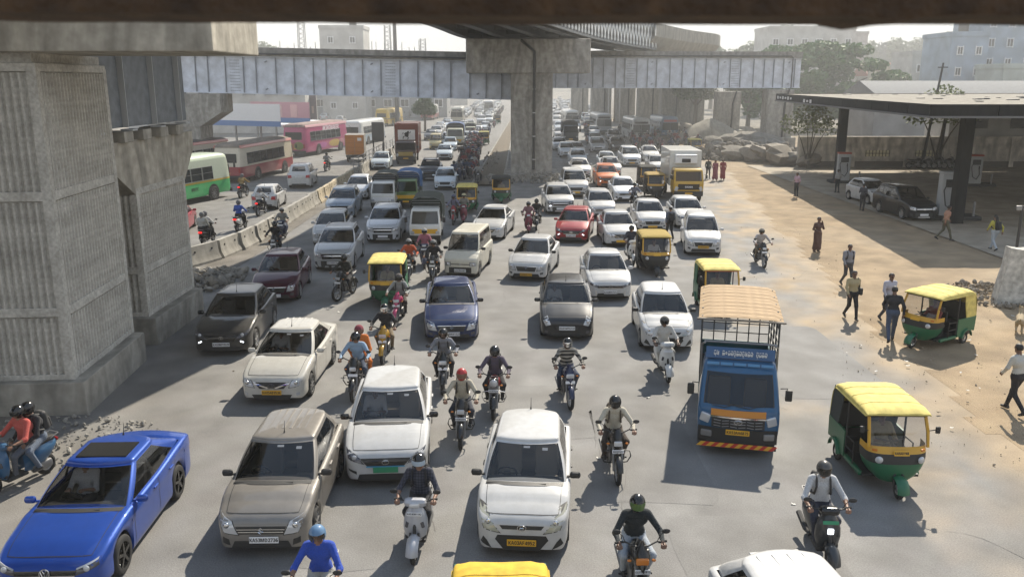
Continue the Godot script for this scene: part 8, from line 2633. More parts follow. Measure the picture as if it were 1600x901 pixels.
	# service road, driving away
	car_away(467,290,6.0,"people_carrier","white people carrier driving away along the barriers",{"shape": "mpv_big","face": "mouth","paint": WHITE,"text": "KA05MZ2210"})
	car_away(412,323,4.0,"hatchback_car","white hatchback with red tail lamps driving away on the service road",{"shape": "hatch","face": "mouth","paint": WHITE})
	car_away(262,362,10.0,"hatchback_car","red car half hidden behind the shorter ribbed pier",{"shape": "hatch_wide","face": "mouth","paint": paint("red_car",lin(0.28,0.012,0.03))})
	for q in [[465,176],[480,172],[535,170],[560,168]]: auto_rickshaw("yellow auto rickshaw far along the service road",{"far": true},gp(q[0],q[1]),deg_to_rad(175),"autos far along the service road")
	for q in [[575,178],[500,200],[472,192],[610,180],[640,184],[585,205]]: rider("commuter",0,0,178,{"far": true},"motorcycle far along the service road",{"top": cloth(0.05,0.05,0.06),"bottom": cloth(0.03,0.03,0.03),"gear": "helmet"},"helmeted person riding far along the service road","riders far along the service road",gp(q[0],q[1]))
	for q in [[555,200,"white"],[530,192,"white"],[505,187,"white"],[655,178,"white"],[548,182,"white"],[520,178,"white"]]: car_away(q[0],q[1],0.0,"queued_car","small white car far along the service road",{"shape": "hatch","face": "mouth","paint": WHITE,"lod": 2},"white cars far along the service road")

func make_trucks() -> void:
	var P := func(u: float,v: float,h: float,front: float,a: float) -> Vector3:
		var p := gp(u,v,h); p.y = 0.0
		return p - fwd(deg_to_rad(a))*front
	blue_pickup("blue pickup truck with lettered roof board and tan ribbed tarpaulin",P.call(1151,699,0.24,2.33,-13.0),deg_to_rad(-13.0))
	box_truck("white refrigerated box lorry with a yellow cab and dark grille",{"cab": paint("lorry_yellow",lin(0.50,0.30,0.03)),"box": paint("lorry_white",lin(0.62,0.61,0.57)),"cooler": true,"word": "EICHER","box_h": 3.35},P.call(1076,306,0.45,3.2,-2.0),deg_to_rad(-2.0))
	box_truck("brown container lorry with a white headboard and yellow-brown cab",{"cab": paint("lorry_brown",lin(0.055,0.03,0.022)),"grille": paint("lorry_gold",lin(0.35,0.25,0.05)),"box": paint("container_brown",lin(0.20,0.065,0.045)),"board": true,"ribbed": true,"box_h": 3.9,"box_w": 2.35},P.call(634,250,0.45,3.2,3.0),deg_to_rad(3.0))
	canvas_truck("white pickup with a dark green canvas cover and yellow front panel",{"cab": paint("lorry_white",lin(0.62,0.61,0.57)),"canvas": cloth(0.045,0.055,0.04),"stripe": M.plate_yellow,"front_mat": cloth(0.02,0.03,0.02)},P.call(664,375,0.34,2.0,2.0),deg_to_rad(2.0))
	canvas_truck("pickup with a grey canvas cover and a white front panel",{"cab": paint("lorry_white",lin(0.62,0.61,0.57)),"canvas": cloth(0.07,0.075,0.06),"stripe": M.plate_white,"open_front": false,"front_mat": cloth(0.03,0.03,0.025)},P.call(598,322,0.34,2.0,2.0),deg_to_rad(2.0))
	canvas_truck("small lorry with a bright blue canvas cover and green front",{"cab": paint("tempo_green",lin(0.10,0.16,0.05)),"canvas": cloth(0.05,0.14,0.32),"stripe": M.plate_yellow,"front_mat": cloth(0.03,0.07,0.17)},P.call(634,318,0.34,2.0,2.0),deg_to_rad(2.0))
	canvas_truck("cream lorry with a tall blue canvas cover far up the queue",{"cab": paint("tempo_cream",lin(0.5,0.48,0.36)),"canvas": cloth(0.06,0.11,0.24),"front_mat": cloth(0.02,0.02,0.02),"scale": 1.35},P.call(711,228,0.4,2.7,2.0),deg_to_rad(2.0))
	car_at(680,231,2.0,"van","cream and yellow minivan beside the cream lorry",{"shape": "van","face": "flat","paint": paint("minivan",lin(0.52,0.43,0.22)),"lod": 2},"","van")
	canvas_truck("green covered pickup ahead of the white hatchback far up the queue",{"cab": paint("tempo_cream",lin(0.5,0.48,0.36)),"canvas": cloth(0.08,0.10,0.07),"front_mat": cloth(0.03,0.03,0.03)},P.call(735,215,0.34,2.0,2.0),deg_to_rad(2.0))
	canvas_truck("dark covered lorry in front of the grey bus beyond the pier",{"cab": paint("queue_dark",lin(0.03,0.032,0.036)),"canvas": cloth(0.03,0.03,0.03),"stripe": M.dark,"scale": 1.3},P.call(892,220,0.4,2.6,0.0),0.0)
	# orange-backed box van, doors to us
	var p := gp(547,249,0.3); p.y = 0
	var ov := thing("box_van","small box van with orange ribbed rear doors driving away","van",p + v3(0.3,0,-1.9),deg_to_rad(186))
	var orange := paint("door_orange",lin(0.50,0.19,0.03))
	part(ov,"box_body",MB.new().rbox(v3(0,1.75,-0.6),v3(1.9,2.0,2.7),0.04),concrete("van_grey",lin(0.30,0.29,0.27)))
	for s in [-1.0,1.0]:
		part(ov,"rear_door",MB.new().rbox(v3(s*0.46,1.75,-1.97),v3(0.90,1.94,0.05),0.02),orange)
		for k in 4: part(ov,"door_rib",MB.new().rbox(v3(s*0.46,1.05 + 0.46*k,-2.0),v3(0.80,0.05,0.04),0.014),paint("rib_orange",lin(0.40,0.14,0.02)))
	part(ov,"notice",MB.new().box(v3(-0.5,2.3,-2.03),v3(0.4,0.3,0.01)),M.sticker)
	put_cab(ov,"tempo_cab",[],[],0.0,paint("lorry_white",lin(0.62,0.61,0.57)),Transform3D(Basis().scaled(v3(1.1,1.1,1)),v3(0,0,0.2)))
	part(ov,"chassis",MB.new().box(v3(0,0.55,0),v3(0.8,0.2,3.8)),M.black)
	part(ov,"tail_bar",MB.new().box(v3(0,0.62,-1.9),v3(1.8,0.18,0.08)),M.dark)
	for z in [1.2,-1.1]:
		for s in [-1.0,1.0]: add_wheel(ov,v3(s*0.78,0.34,z),0.34,"steel",M.steel)

func make_buses() -> void:
	var cream := paint("bus_cream",lin(0.55,0.50,0.40))
	var white := paint("bus_white",lin(0.60,0.60,0.58))
	var red := paint("bus_red",lin(0.30,0.05,0.06))
	var pinkr := paint("bus_salmon",lin(0.52,0.20,0.17))
	# service road, going away; placed by the near rear corner
	var put := func(u: float,v: float,a: float,L: float,left: float) -> Array:
		var t := deg_to_rad(180.0 - a)
		var p := gp(u,v)
		var right := v3(fwd(t).z,0,-fwd(t).x)
		return [p + fwd(t)*L*0.5 + right*left,t]
	var q: Array = put.call(300,331,14.0,10.5,-1.2)
	bus("green and white city bus beside the barriers",{"lower": paint("bus_green",lin(0.07,0.40,0.14)),"upper": paint("bus_pale_green",lin(0.42,0.47,0.38)),"roof": paint("bus_roof_green",lin(0.55,0.62,0.48)),"band": paint("bus_gold",lin(0.5,0.36,0.06)),"word": "BMTC","word_size": 0.28,"word_y": 0.95,"word_z": 1.0,"word_mat": M.ink,"word_side": -1.0},v3(-22.6,0,-56.0),deg_to_rad(180 - 16))
	bus("red and cream bus with a salmon roof edge driving away",{"lower": red,"upper": cream,"band": cream,"roof": concrete("dusty_roof",lin(0.26,0.22,0.18)),"roof_edge": pinkr,"frame": M.dark},v3(-22.0,0,-73.6),deg_to_rad(180 - 9))
	bus("red bus half hidden behind the green city bus",{"lower": red,"upper": cream,"band": cream,"roof": concrete("dusty_roof2",lin(0.13,0.11,0.10)),"roof_edge": pinkr},v3(-27.6,0,-72.5),deg_to_rad(180 - 12))
	var pink := paint("bus_pink",lin(0.40,0.07,0.17))
	var pb := bus("pink advert-covered bus with #KINGMAKER along its roof edge",{"lower": pink,"upper": pink,"band": pink,"roof": concrete("dusty_roof3",lin(0.30,0.22,0.20)),"roof_edge": paint("bus_rose",lin(0.52,0.26,0.28)),"word": "#KINGMAKER","word_size": 0.62,"word_y": 2.52,"word_z": 0.5,"word_side": -1.0,"word_out": 0.10,"advert": [[1.6,0.95,0.36,1.5,0.50,0.33,0.08,-1],[3.4,1.0,0.3,0.9,0.45,0.18,0.22,-1],[-1.4,0.9,0.3,1.0,0.42,0.10,0.30,-1]]},v3(-22.3,0,-98.5),deg_to_rad(180 - 12))
	pb.scale = Vector3.ONE*1.12
	for e in [[-0.5,1.05,0.5,lin(0.14,0.16,0.05)],[0.35,0.95,0.45,lin(0.30,0.10,0.05)]]: part(pb,"advert_panel",MB.new().ell(v3(e[0],e[1],-5.27),v3(e[2],0.4,0.03)),mat("advert%.1f" % e[0],e[3],0.6))
	bus("white and pale blue bus in front of the pink bus",{"lower": paint("bus_pale_blue",lin(0.34,0.42,0.50)),"upper": white,"band": white,"L": 11.0},v3(-19.4,0,-114.0),deg_to_rad(180 - 8))
	bus("yellow school bus far along the service road",{"lower": paint("bus_yellow",lin(0.50,0.33,0.03)),"upper": paint("bus_yellow",lin(0.50,0.33,0.03)),"band": M.dark,"L": 10.0},v3(-22.6,0,-160.0),deg_to_rad(180 - 9))
	bus("yellow bus parked at the far end of the service road",{"lower": paint("bus_yellow",lin(0.50,0.33,0.03)),"upper": paint("bus_yellow",lin(0.50,0.33,0.03)),"band": white,"L": 9.0},v3(-56,0,-240),deg_to_rad(110))
	bus("white bus beside the median tree on the service road",{"lower": red,"upper": white,"band": white,"L": 10.0},v3(-17.5,0,-185.0),deg_to_rad(180 - 4))
	# facing us in the two queues
	for e in [["beige bus with a flat front far up the left queue",713,190,lin(0.45,0.42,0.32),lin(0.50,0.48,0.40)],["grey bus at the head of the left queue under the girder",763,175,lin(0.30,0.31,0.31),lin(0.40,0.41,0.42)],["tall white-topped bus beyond the middle pier",893,198,lin(0.12,0.12,0.12),lin(0.55,0.54,0.50)],["grey bus with a dark windscreen beside the white street poles",943,206,lin(0.30,0.32,0.34),lin(0.34,0.35,0.35)],["white-grey bus beside the blue bus behind the crowd",1001,217,lin(0.45,0.46,0.46),lin(0.40,0.41,0.40)],["blue bus with a red destination board behind the crowd",1046,213,lin(0.06,0.14,0.25),lin(0.14,0.19,0.25)]]:
		var p := gp(e[1],e[2],0.4); p.y = 0
		bus(e[0],{"lower": paint("lo" + e[0].substr(0,12),e[3]),"upper": paint("up" + e[0].substr(0,12),e[4]),"band": paint("lo" + e[0].substr(0,12),e[3]),"board": mat("red_board",lin(0.35,0.05,0.04),0.4) if e[0].begins_with("blue") else M.gloss_black},p - v3(0,0,5.25),deg_to_rad(1.0))

func make_autos() -> void:
	var blackhood := cloth(0.02,0.022,0.02)
	var A := func(u: float,v: float,a: float,label: String,o: Dictionary,group := "") -> void:
		var t := deg_to_rad(a)
		var p := gp(u,v)
		auto_rickshaw(label,o,p - fwd(t)*1.02,t,group)
	A.call(1403,779,-1.0,"yellow-hooded green auto rickshaw alone on the open road edge",{"driver": "person driving the auto rickshaw on the open road edge","text": "KA05AB1908","curtain": cloth(0.05,0.055,0.05)})
	A.call(1424,544,-58.0,"yellow-hooded auto rickshaw parked side-on on the sandy verge",{"driver": "person seated in the auto rickshaw parked on sand","shirt": cloth(0.2,0.05,0.05),"curtain": M.auto_yellow})
	A.call(602,484,2.0,"yellow-hooded auto rickshaw between the silver SUV and the dark blue sedan",{"driver": "person driving the auto rickshaw behind the pink motorcycle"})
	A.call(1026,433,-1.0,"tan-hooded auto rickshaw with a dark front among white cars",{"hood": cloth(0.42,0.30,0.07),"body": M.black,"driver": "person in white driving the tan-hooded auto rickshaw","shirt": cloth(0.6,0.6,0.6)})
	A.call(1128,497,-2.0,"auto rickshaw with a coloured windscreen banner behind the blue pickup",{"header": mat("banner_orange",lin(0.5,0.12,0.04),0.6),"driver": "person driving the auto rickshaw behind the blue pickup"})
	A.call(1026,311,0.0,"tan-hooded auto rickshaw beside the box lorry",{"hood": cloth(0.42,0.28,0.08),"body": M.black,"far": true})
	A.call(1014,296,0.0,"dark-hooded auto rickshaw behind the tan-hooded one",{"hood": blackhood,"body": M.black,"far": true})
	A.call(729,335,1.0,"yellow auto rickshaw squeezed behind the cream van and riders",{"trim": M.auto_trim,"far": true,"driver": "person driving the auto rickshaw behind the cream van"})
	A.call(783,318,0.0,"black-hooded auto rickshaw by the rubble at the middle pier",{"hood": blackhood,"curtain": blackhood,"header": M.dark,"driver": "person driving the black-hooded auto rickshaw","far": true})
	A.call(756,227,0.0,"pale-hooded auto rickshaw among the packed motorcycles",{"hood": cloth(0.40,0.36,0.12),"far": true})
	A.call(777,194,0.0,"dark auto rickshaw far up the left queue",{"hood": blackhood,"far": true})
	A.call(1088,242,0.0,"yellow-roofed auto rickshaw behind the box lorry",{"far": true})
	A.call(921,205,0.0,"small auto rickshaw between buses beyond the pier",{"far": true,"hood": cloth(0.4,0.38,0.3)})
	# only its hood shows at the foot of the picture
	auto_rickshaw("auto rickshaw passing below with only its yellow hood showing",{"hood": M.auto_yellow_clean},v3(-0.14,0,-9.3),deg_to_rad(1))

func rider(kind: String,u: float,v: float,a: float,what: Dictionary,label_bike: String,who: Dictionary,label_person: String,group := "",base: Variant = null) -> void:
	var t := deg_to_rad(a)
	var at: Vector3
	if base != null: at = base
	else:
		at = gp(u,v) - fwd(t)*(0.62 if kind == "scooter" else 0.64)
	if kind == "scooter": scooter(label_bike,what,at,t,group)
	else:
		what.kind = kind
		motorcycle(label_bike,what,at,t,group)
	if not who.has("pose"): who.pose = "scoot" if kind == "scooter" else "ride"
	person(label_person,who,at,t,group + " riders" if group else "")

func make_riders() -> void:
	var blk := paint("bike_black",lin(0.012))
	var jeans := cloth(0.045,0.06,0.10)
	var khaki := cloth(0.17,0.13,0.08)
	var dark := cloth(0.022,0.022,0.026)
	var brown := cloth(0.06,0.045,0.035)
	var hb: Material = M.gloss_black
	var clear := glass("clear_visor",Color(0.1,0.1,0.1),0.35)
	# foreground
	rider("scooter",0,0,0,{"body": paint("scooter_silver",lin(0.40,0.41,0.44),0.25)},"silver scooter passing below with its rider in royal blue",{"top": cloth(0.025,0.075,0.42),"bottom": cloth(0.45,0.44,0.40),"gear": "open","gear_mat": paint("helmet_denim",lin(0.10,0.19,0.32)),"visor": clear},"person in a royal blue shirt and denim-blue helmet","",v3(-2.86,0,-11.15))
	rider("scooter",647,880,-3,{"body": paint("scooter_silver",lin(0.40,0.41,0.44),0.25),"text": "KA53EM1192"},"silver scooter ridden by a person in a dark checked shirt",{"top": striped("dark_check",Color(0.10,0.11,0.15),Color(0.26,0.27,0.32),24,true),"bottom": dark,"gear": "open","gear_mat": hb,"visor": mat("mask_blue",lin(0.30,0.36,0.42),0.8),"pack": dark},"person in a dark shirt and pale mask on the silver scooter")
	rider("commuter",720,702,0,{"tank": blk,"text": "KA03HX0411"},"black commuter motorcycle ridden by a person in a red helmet",{"top": cloth(0.46,0.42,0.33),"bottom": cloth(0.04,0.045,0.06),"gear": "helmet","gear_mat": paint("helmet_red",lin(0.33,0.02,0.02)),"visor": skin(1),"pack": M.dark},"person in a cream shirt and red helmet with backpack straps")
	rider("classic",771,656,-2,{"tank": paint("tank_maroon",lin(0.18,0.01,0.012)),"text": "KA53EV5219"},"classic motorcycle with round headlamp and maroon tank",{"top": cloth(0.10,0.08,0.11),"bottom": dark,"gear": "helmet","gear_mat": hb,"pack": M.dark},"person in a mauve shirt and black helmet on the classic motorcycle")
	rider("naked",692,617,1,{"tank": blk,"text": ""},"black motorcycle with a pointed nose just before the dark blue sedan",{"top": cloth(0.22,0.23,0.26),"bottom": dark,"gear": "helmet","gear_mat": hb,"visor": clear,"pack": M.dark,"pose": "ride_lean"},"person in a grey shirt with backpack before the dark blue sedan")
	rider("naked",598,571,0,{"tank": paint("tank_gold",lin(0.38,0.22,0.02))},"gold and black motorcycle between the taxi sedan and the dark blue sedan",{"top": dark,"bottom": khaki,"gear": "helmet","gear_mat": hb,"visor": M.chrome},"person in a black jacket on the gold motorcycle")
	rider("commuter",552,628,0,{"tank": blk,"text": ""},"black commuter motorcycle carrying two people, one in orange",{"top": cloth(0.26,0.37,0.50),"bottom": jeans,"gear": "open","gear_mat": hb,"visor": hb},"person in a light blue shirt carrying a passenger in orange")
	var b7 := gp(552,628) - fwd(0)*0.64
	person("person in an orange drape and maroon cap riding pillion",{"pose": "pillion","top": cloth(0.60,0.16,0.025),"bottom": cloth(0.60,0.16,0.025),"gear": "open","gear_mat": cloth(0.20,0.03,0.05),"visor": skin(1)},b7 + v3(0.10,0,0),deg_to_rad(10))
	rider("naked",619,510,-4,{"tank": paint("tank_pink",lin(0.42,0.04,0.12))},"pink-tanked motorcycle ahead of the auto rickshaw",{"top": cloth(0.30,0.31,0.30),"bottom": brown,"gear": "helmet","gear_mat": cloth(0.10,0.09,0.085),"visor": hb,"pack": M.dark},"person in a grey-green shirt on the pink-tanked motorcycle")
	rider("commuter",527,471,-16,{"tank": blk,"steer": -0.2},"black motorcycle angled across the lane before the silver SUV",{"top": cloth(0.035,0.036,0.032),"bottom": dark,"gear": "helmet","gear_mat": hb},"person in a black jacket on the angled motorcycle")
	rider("commuter",638,440,2,{"tank": blk},"motorcycle beside the auto rickshaw with a rider in orange-red",{"top": cloth(0.55,0.11,0.045),"bottom": dark,"gear": "open","gear_mat": cloth(0.28,0.28,0.28),"visor": hb},"person in an orange-red shirt beside the auto rickshaw")
	rider("commuter",675,442,-2,{"tank": blk},"dark motorcycle in front of the cream van's corner",{"top": dark,"bottom": dark,"gear": "open","gear_mat": cloth(0.25,0.25,0.24),"visor": hb},"person in black with a grey helmet before the cream van")
	rider("scooter",663,420,3,{"body": paint("scooter_navy",lin(0.025,0.03,0.06))},"dark blue scooter with a rider in pink",{"top": cloth(0.45,0.16,0.20),"bottom": dark,"gear": "open","gear_mat": cloth(0.30,0.30,0.30),"visor": hb},"person in a pink top on the dark blue scooter")
	rider("naked",891,640,4,{"tank": paint("tank_navy",lin(0.02,0.025,0.06)),"steer": 0.1},"dark blue motorcycle with angular nose in front of the black hatchback",{"top": striped("polo_stripe",Color(0.10,0.10,0.11),Color(0.62,0.60,0.56),12),"bottom": jeans,"gear": "helmet","gear_mat": hb,"visor": M.chrome},"person in a striped polo shirt on the dark blue motorcycle")
	rider("scooter",1044,598,2,{"body": paint("scooter_white",lin(0.66,0.66,0.64))},"white scooter ridden before a white hatchback by a person in white",{"top": cloth(0.58,0.57,0.54),"bottom": cloth(0.45,0.44,0.40),"gear": "open","gear_mat": cloth(0.10,0.10,0.10),"visor": hb,"skin": 1},"person in white on the white scooter")
	rider("commuter",965,757,1,{"tank": blk,"text": "KA03JH5217"},"black commuter motorcycle alone on the sunlit road",{"top": cloth(0.50,0.46,0.37),"bottom": brown,"gear": "helmet","gear_mat": hb,"pack": cloth(0.10,0.08,0.06)},"person in a cream shirt and black helmet on the sunlit road")
	rider("naked",1003,960,2,{"tank": blk,"text": "KA51HQ0813","lamp": M.amber},"black motorcycle with an amber nose lamp and a teal-shirted rider",{"top": cloth(0.018,0.024,0.028),"bottom": cloth(0.38,0.42,0.47),"gear": "helmet","gear_mat": hb,"visor": mat("visor_green",lin(0.06,0.11,0.03),0.15),"skin": 1},"person in a dark teal shirt with a dark green helmet visor")
	rider("scooter",1296,895,-4,{"body": paint("scooter_dark",lin(0.03,0.033,0.036)),"electric": true,"plate": "green"},"dark electric scooter with a lit square lamp and green plate",{"top": cloth(0.50,0.51,0.52),"bottom": cloth(0.035,0.04,0.06),"gear": "helmet","gear_mat": mat("helmet_grey",lin(0.05,0.048,0.045),0.35),"visor": hb,"pack": M.dark},"person in a pale shirt with backpack on the electric scooter")
	rider("commuter",1194,419,0,{"tank": blk},"dark motorcycle riding alone near the sandy verge",{"top": cloth(0.46,0.42,0.40),"bottom": khaki,"gear": "open","gear_mat": cloth(0.34,0.30,0.24),"visor": hb},"person in a pale shirt and beige helmet riding near the sand")
	rider("scooter",990,414,2,{"body": paint("scooter_white",lin(0.66,0.66,0.64))},"white scooter squeezed beside the tan-hooded auto rickshaw",{"top": cloth(0.035,0.04,0.06),"bottom": dark,"gear": "open","gear_mat": hb,"visor": hb},"person in dark clothes on the scooter by the tan-hooded auto")
	rider("commuter",993,328,0,{"tank": blk,"far": true},"motorcycle beside the pale silver sedan",{"top": cloth(0.16,0.17,0.22),"bottom": dark,"gear": "open","gear_mat": hb,"visor": hb},"person in a grey shirt beside the pale silver sedan")
	rider("commuter",838,360,-2,{"tank": blk,"far": true},"black motorcycle riding out past the middle pier rubble",{"top": dark,"bottom": dark,"gear": "helmet","gear_mat": hb},"person all in black riding past the middle pier")
	rider("scooter",826,366,0,{"body": paint("scooter_maroon",lin(0.16,0.02,0.04)),"far": true},"maroon scooter beside the black motorcycle by the red hatchback",{"top": cloth(0.25,0.13,0.15),"bottom": dark,"gear": "open","gear_mat": cloth(0.10,0.10,0.11),"visor": hb},"person in a rose-brown shirt on the maroon scooter")
	rider("scooter",438,378,3,{"body": paint("scooter_navy",lin(0.025,0.03,0.06))},"dark blue scooter close to the grey barriers",{"top": cloth(0.22,0.22,0.21),"bottom": jeans,"gear": "open","gear_mat": cloth(0.22,0.22,0.22),"visor": hb},"person in grey on the scooter by the barriers")
	rider("commuter",427,405,3,{"tank": blk},"motorcycle hidden behind the maroon hatchback's roof",{"top": dark,"bottom": dark,"gear": "helmet","gear_mat": hb},"person in black behind the maroon hatchback")
	rider("commuter",708,352,0,{"tank": paint("tank_red",lin(0.25,0.02,0.02)),"far": true},"red motorcycle behind the cream van",{"top": cloth(0.20,0.20,0.28),"bottom": dark,"gear": "open","gear_mat": cloth(0.08,0.09,0.16),"visor": hb,"pack": M.dark},"person with backpack on the red motorcycle behind the van")
	rider("scooter",724,350,0,{"body": paint("scooter_maroon",lin(0.16,0.02,0.04)),"far": true},"maroon scooter between the cream van and a yellow auto",{"top": cloth(0.26,0.25,0.22),"bottom": dark,"gear": "open","gear_mat": cloth(0.55,0.50,0.30),"visor": hb},"person in beige with a yellow-white helmet behind the van")
	rider("commuter",747,289,0,{"tank": blk,"far": true},"motorcycle leading the packed riders by the kerb",{"top": cloth(0.34,0.34,0.33),"bottom": dark,"gear": "open","gear_mat": hb,"visor": hb},"person in pale grey leading the packed riders")
	# two on a blue scooter at the edge of the frame
	var sc := v3(-10.0,0,-15.9)
	scooter("blue scooter carrying two people along the rubble by the pier",{"body": paint("scooter_teal",lin(0.03,0.10,0.20))},sc,deg_to_rad(-24))
	person("person in a coral red shirt and black helmet on the blue scooter",{"pose": "scoot","top": cloth(0.50,0.09,0.07),"bottom": cloth(0.10,0.11,0.13),"gear": "open","gear_mat": hb,"visor": hb},sc,deg_to_rad(-24))
	person("person in black with a backpack riding pillion on the blue scooter",{"pose": "pillion","top": dark,"bottom": cloth(0.12,0.15,0.20),"gear": "helmet","gear_mat": hb,"pack": M.dark},sc + fwd(deg_to_rad(-24))*0.12 + v3(0,-0.06,0),deg_to_rad(-24))
	# service road, riding away
	for q in [["scooter",318,384,"dark scooter with two people riding away past the barriers",cloth(0.50,0.50,0.50),"person in white riding away with a passenger","open"],["scooter",371,362,"white scooter riding away beside the red car",cloth(0.04,0.09,0.34),"person in a blue shirt riding away on the white scooter","open"],["commuter",404,338,"dark motorcycle riding away behind the white hatchback",cloth(0.46,0.45,0.43),"person in a pale shirt riding away behind the hatchback","open"],["commuter",376,310,"motorcycle riding away beside the green city bus",cloth(0.30,0.20,0.07),"person in a mustard top riding beside the green bus","open"],["commuter",509,268,"motorcycle riding away beside the pink bus",cloth(0.20,0.21,0.22),"person in grey riding away beside the pink bus","helmet"]]:
		var p := gp(q[1],q[2])
		var at := p + v3(0,0,-0.64)
		rider(q[0],0,0,176,{"far": true,"tail": M.brake,"body": paint("scooter_white",lin(0.66,0.66,0.64)) if q[1] == 371 else blk},q[3],{"top": q[4],"bottom": dark,"gear": q[6],"gear_mat": cloth(0.12,0.12,0.13) if q[6] == "open" else hb,"visor": hb},q[5],"",at)
		if q[1] == 318: person("passenger in a grey shirt on the dark scooter by the barriers",{"pose": "pillion","top": cloth(0.36,0.36,0.33),"bottom": dark,"gear": "open","gear_mat": cloth(0.16,0.16,0.16),"visor": hb},at + v3(0,-0.05,0),deg_to_rad(176))
	# packed riders: two crowds
	rng.seed = 99
	var tops := [dark,cloth(0.05,0.05,0.06),cloth(0.28,0.28,0.28),cloth(0.25,0.06,0.06),cloth(0.08,0.10,0.16),cloth(0.45,0.44,0.42),cloth(0.12,0.12,0.13),cloth(0.20,0.10,0.11)]
	var gears := [hb,hb,cloth(0.08,0.08,0.09),cloth(0.25,0.03,0.03),cloth(0.35,0.35,0.36),cloth(0.05,0.08,0.20)]
	var bikes := [blk,paint("tank_red",lin(0.25,0.02,0.02)),blk,paint("tank_navy",lin(0.02,0.025,0.06))]
	var crowd := func(group: String,lab: String,quad: Array,rows: int,cols: int,miss: float) -> void:
		for i in rows:
			for j in cols:
				if rng.randf() < miss: continue
				var tv: float = (i + 0.25 + 0.5*rng.randf())/rows; var tu: float = (j + 0.2 + 0.6*rng.randf())/cols
				var a: Vector3 = quad[0].lerp(quad[1],tu); var b: Vector3 = quad[3].lerp(quad[2],tu)
				var p := a.lerp(b,tv)
				var sc2 := rng.randf() < 0.4
				var who := {"top": tops[rng.randi() % tops.size()],"bottom": dark,"gear": "helmet" if rng.randf() < 0.5 else "open","gear_mat": gears[rng.randi() % gears.size()],"visor": hb}
				rider("scooter" if sc2 else "commuter",0,0,rng.randf_range(-10,10),{"tank": bikes[rng.randi() % 4],"body": bikes[rng.randi() % 4],"far": true},"%s in %s" % ["scooter" if sc2 else "motorcycle",lab],who,"helmeted person riding in " + lab,group,p)
	crowd.call("riders packed along the kerbed median","the pack along the kerbed median",[gp(704,288),gp(742,279),gp(757,218),gp(736,218)],15,5,0.24)
	crowd.call("riders far up beside the kerb","the thin line far up by the kerb",[gp(760,214),gp(768,210),gp(788,172),gp(780,172)],8,1,0.1)
	crowd.call("riders packed before the stopped buses","the pack before the stopped buses",[gp(985,240),gp(1098,244),gp(1092,215),gp(975,214)],6,8,0.22)
	crowd.call("riders between the queued cars beyond the pier","the gap between queued cars beyond the pier",[gp(914,232),gp(921,230),gp(916,186),gp(910,186)],9,1,0.1)

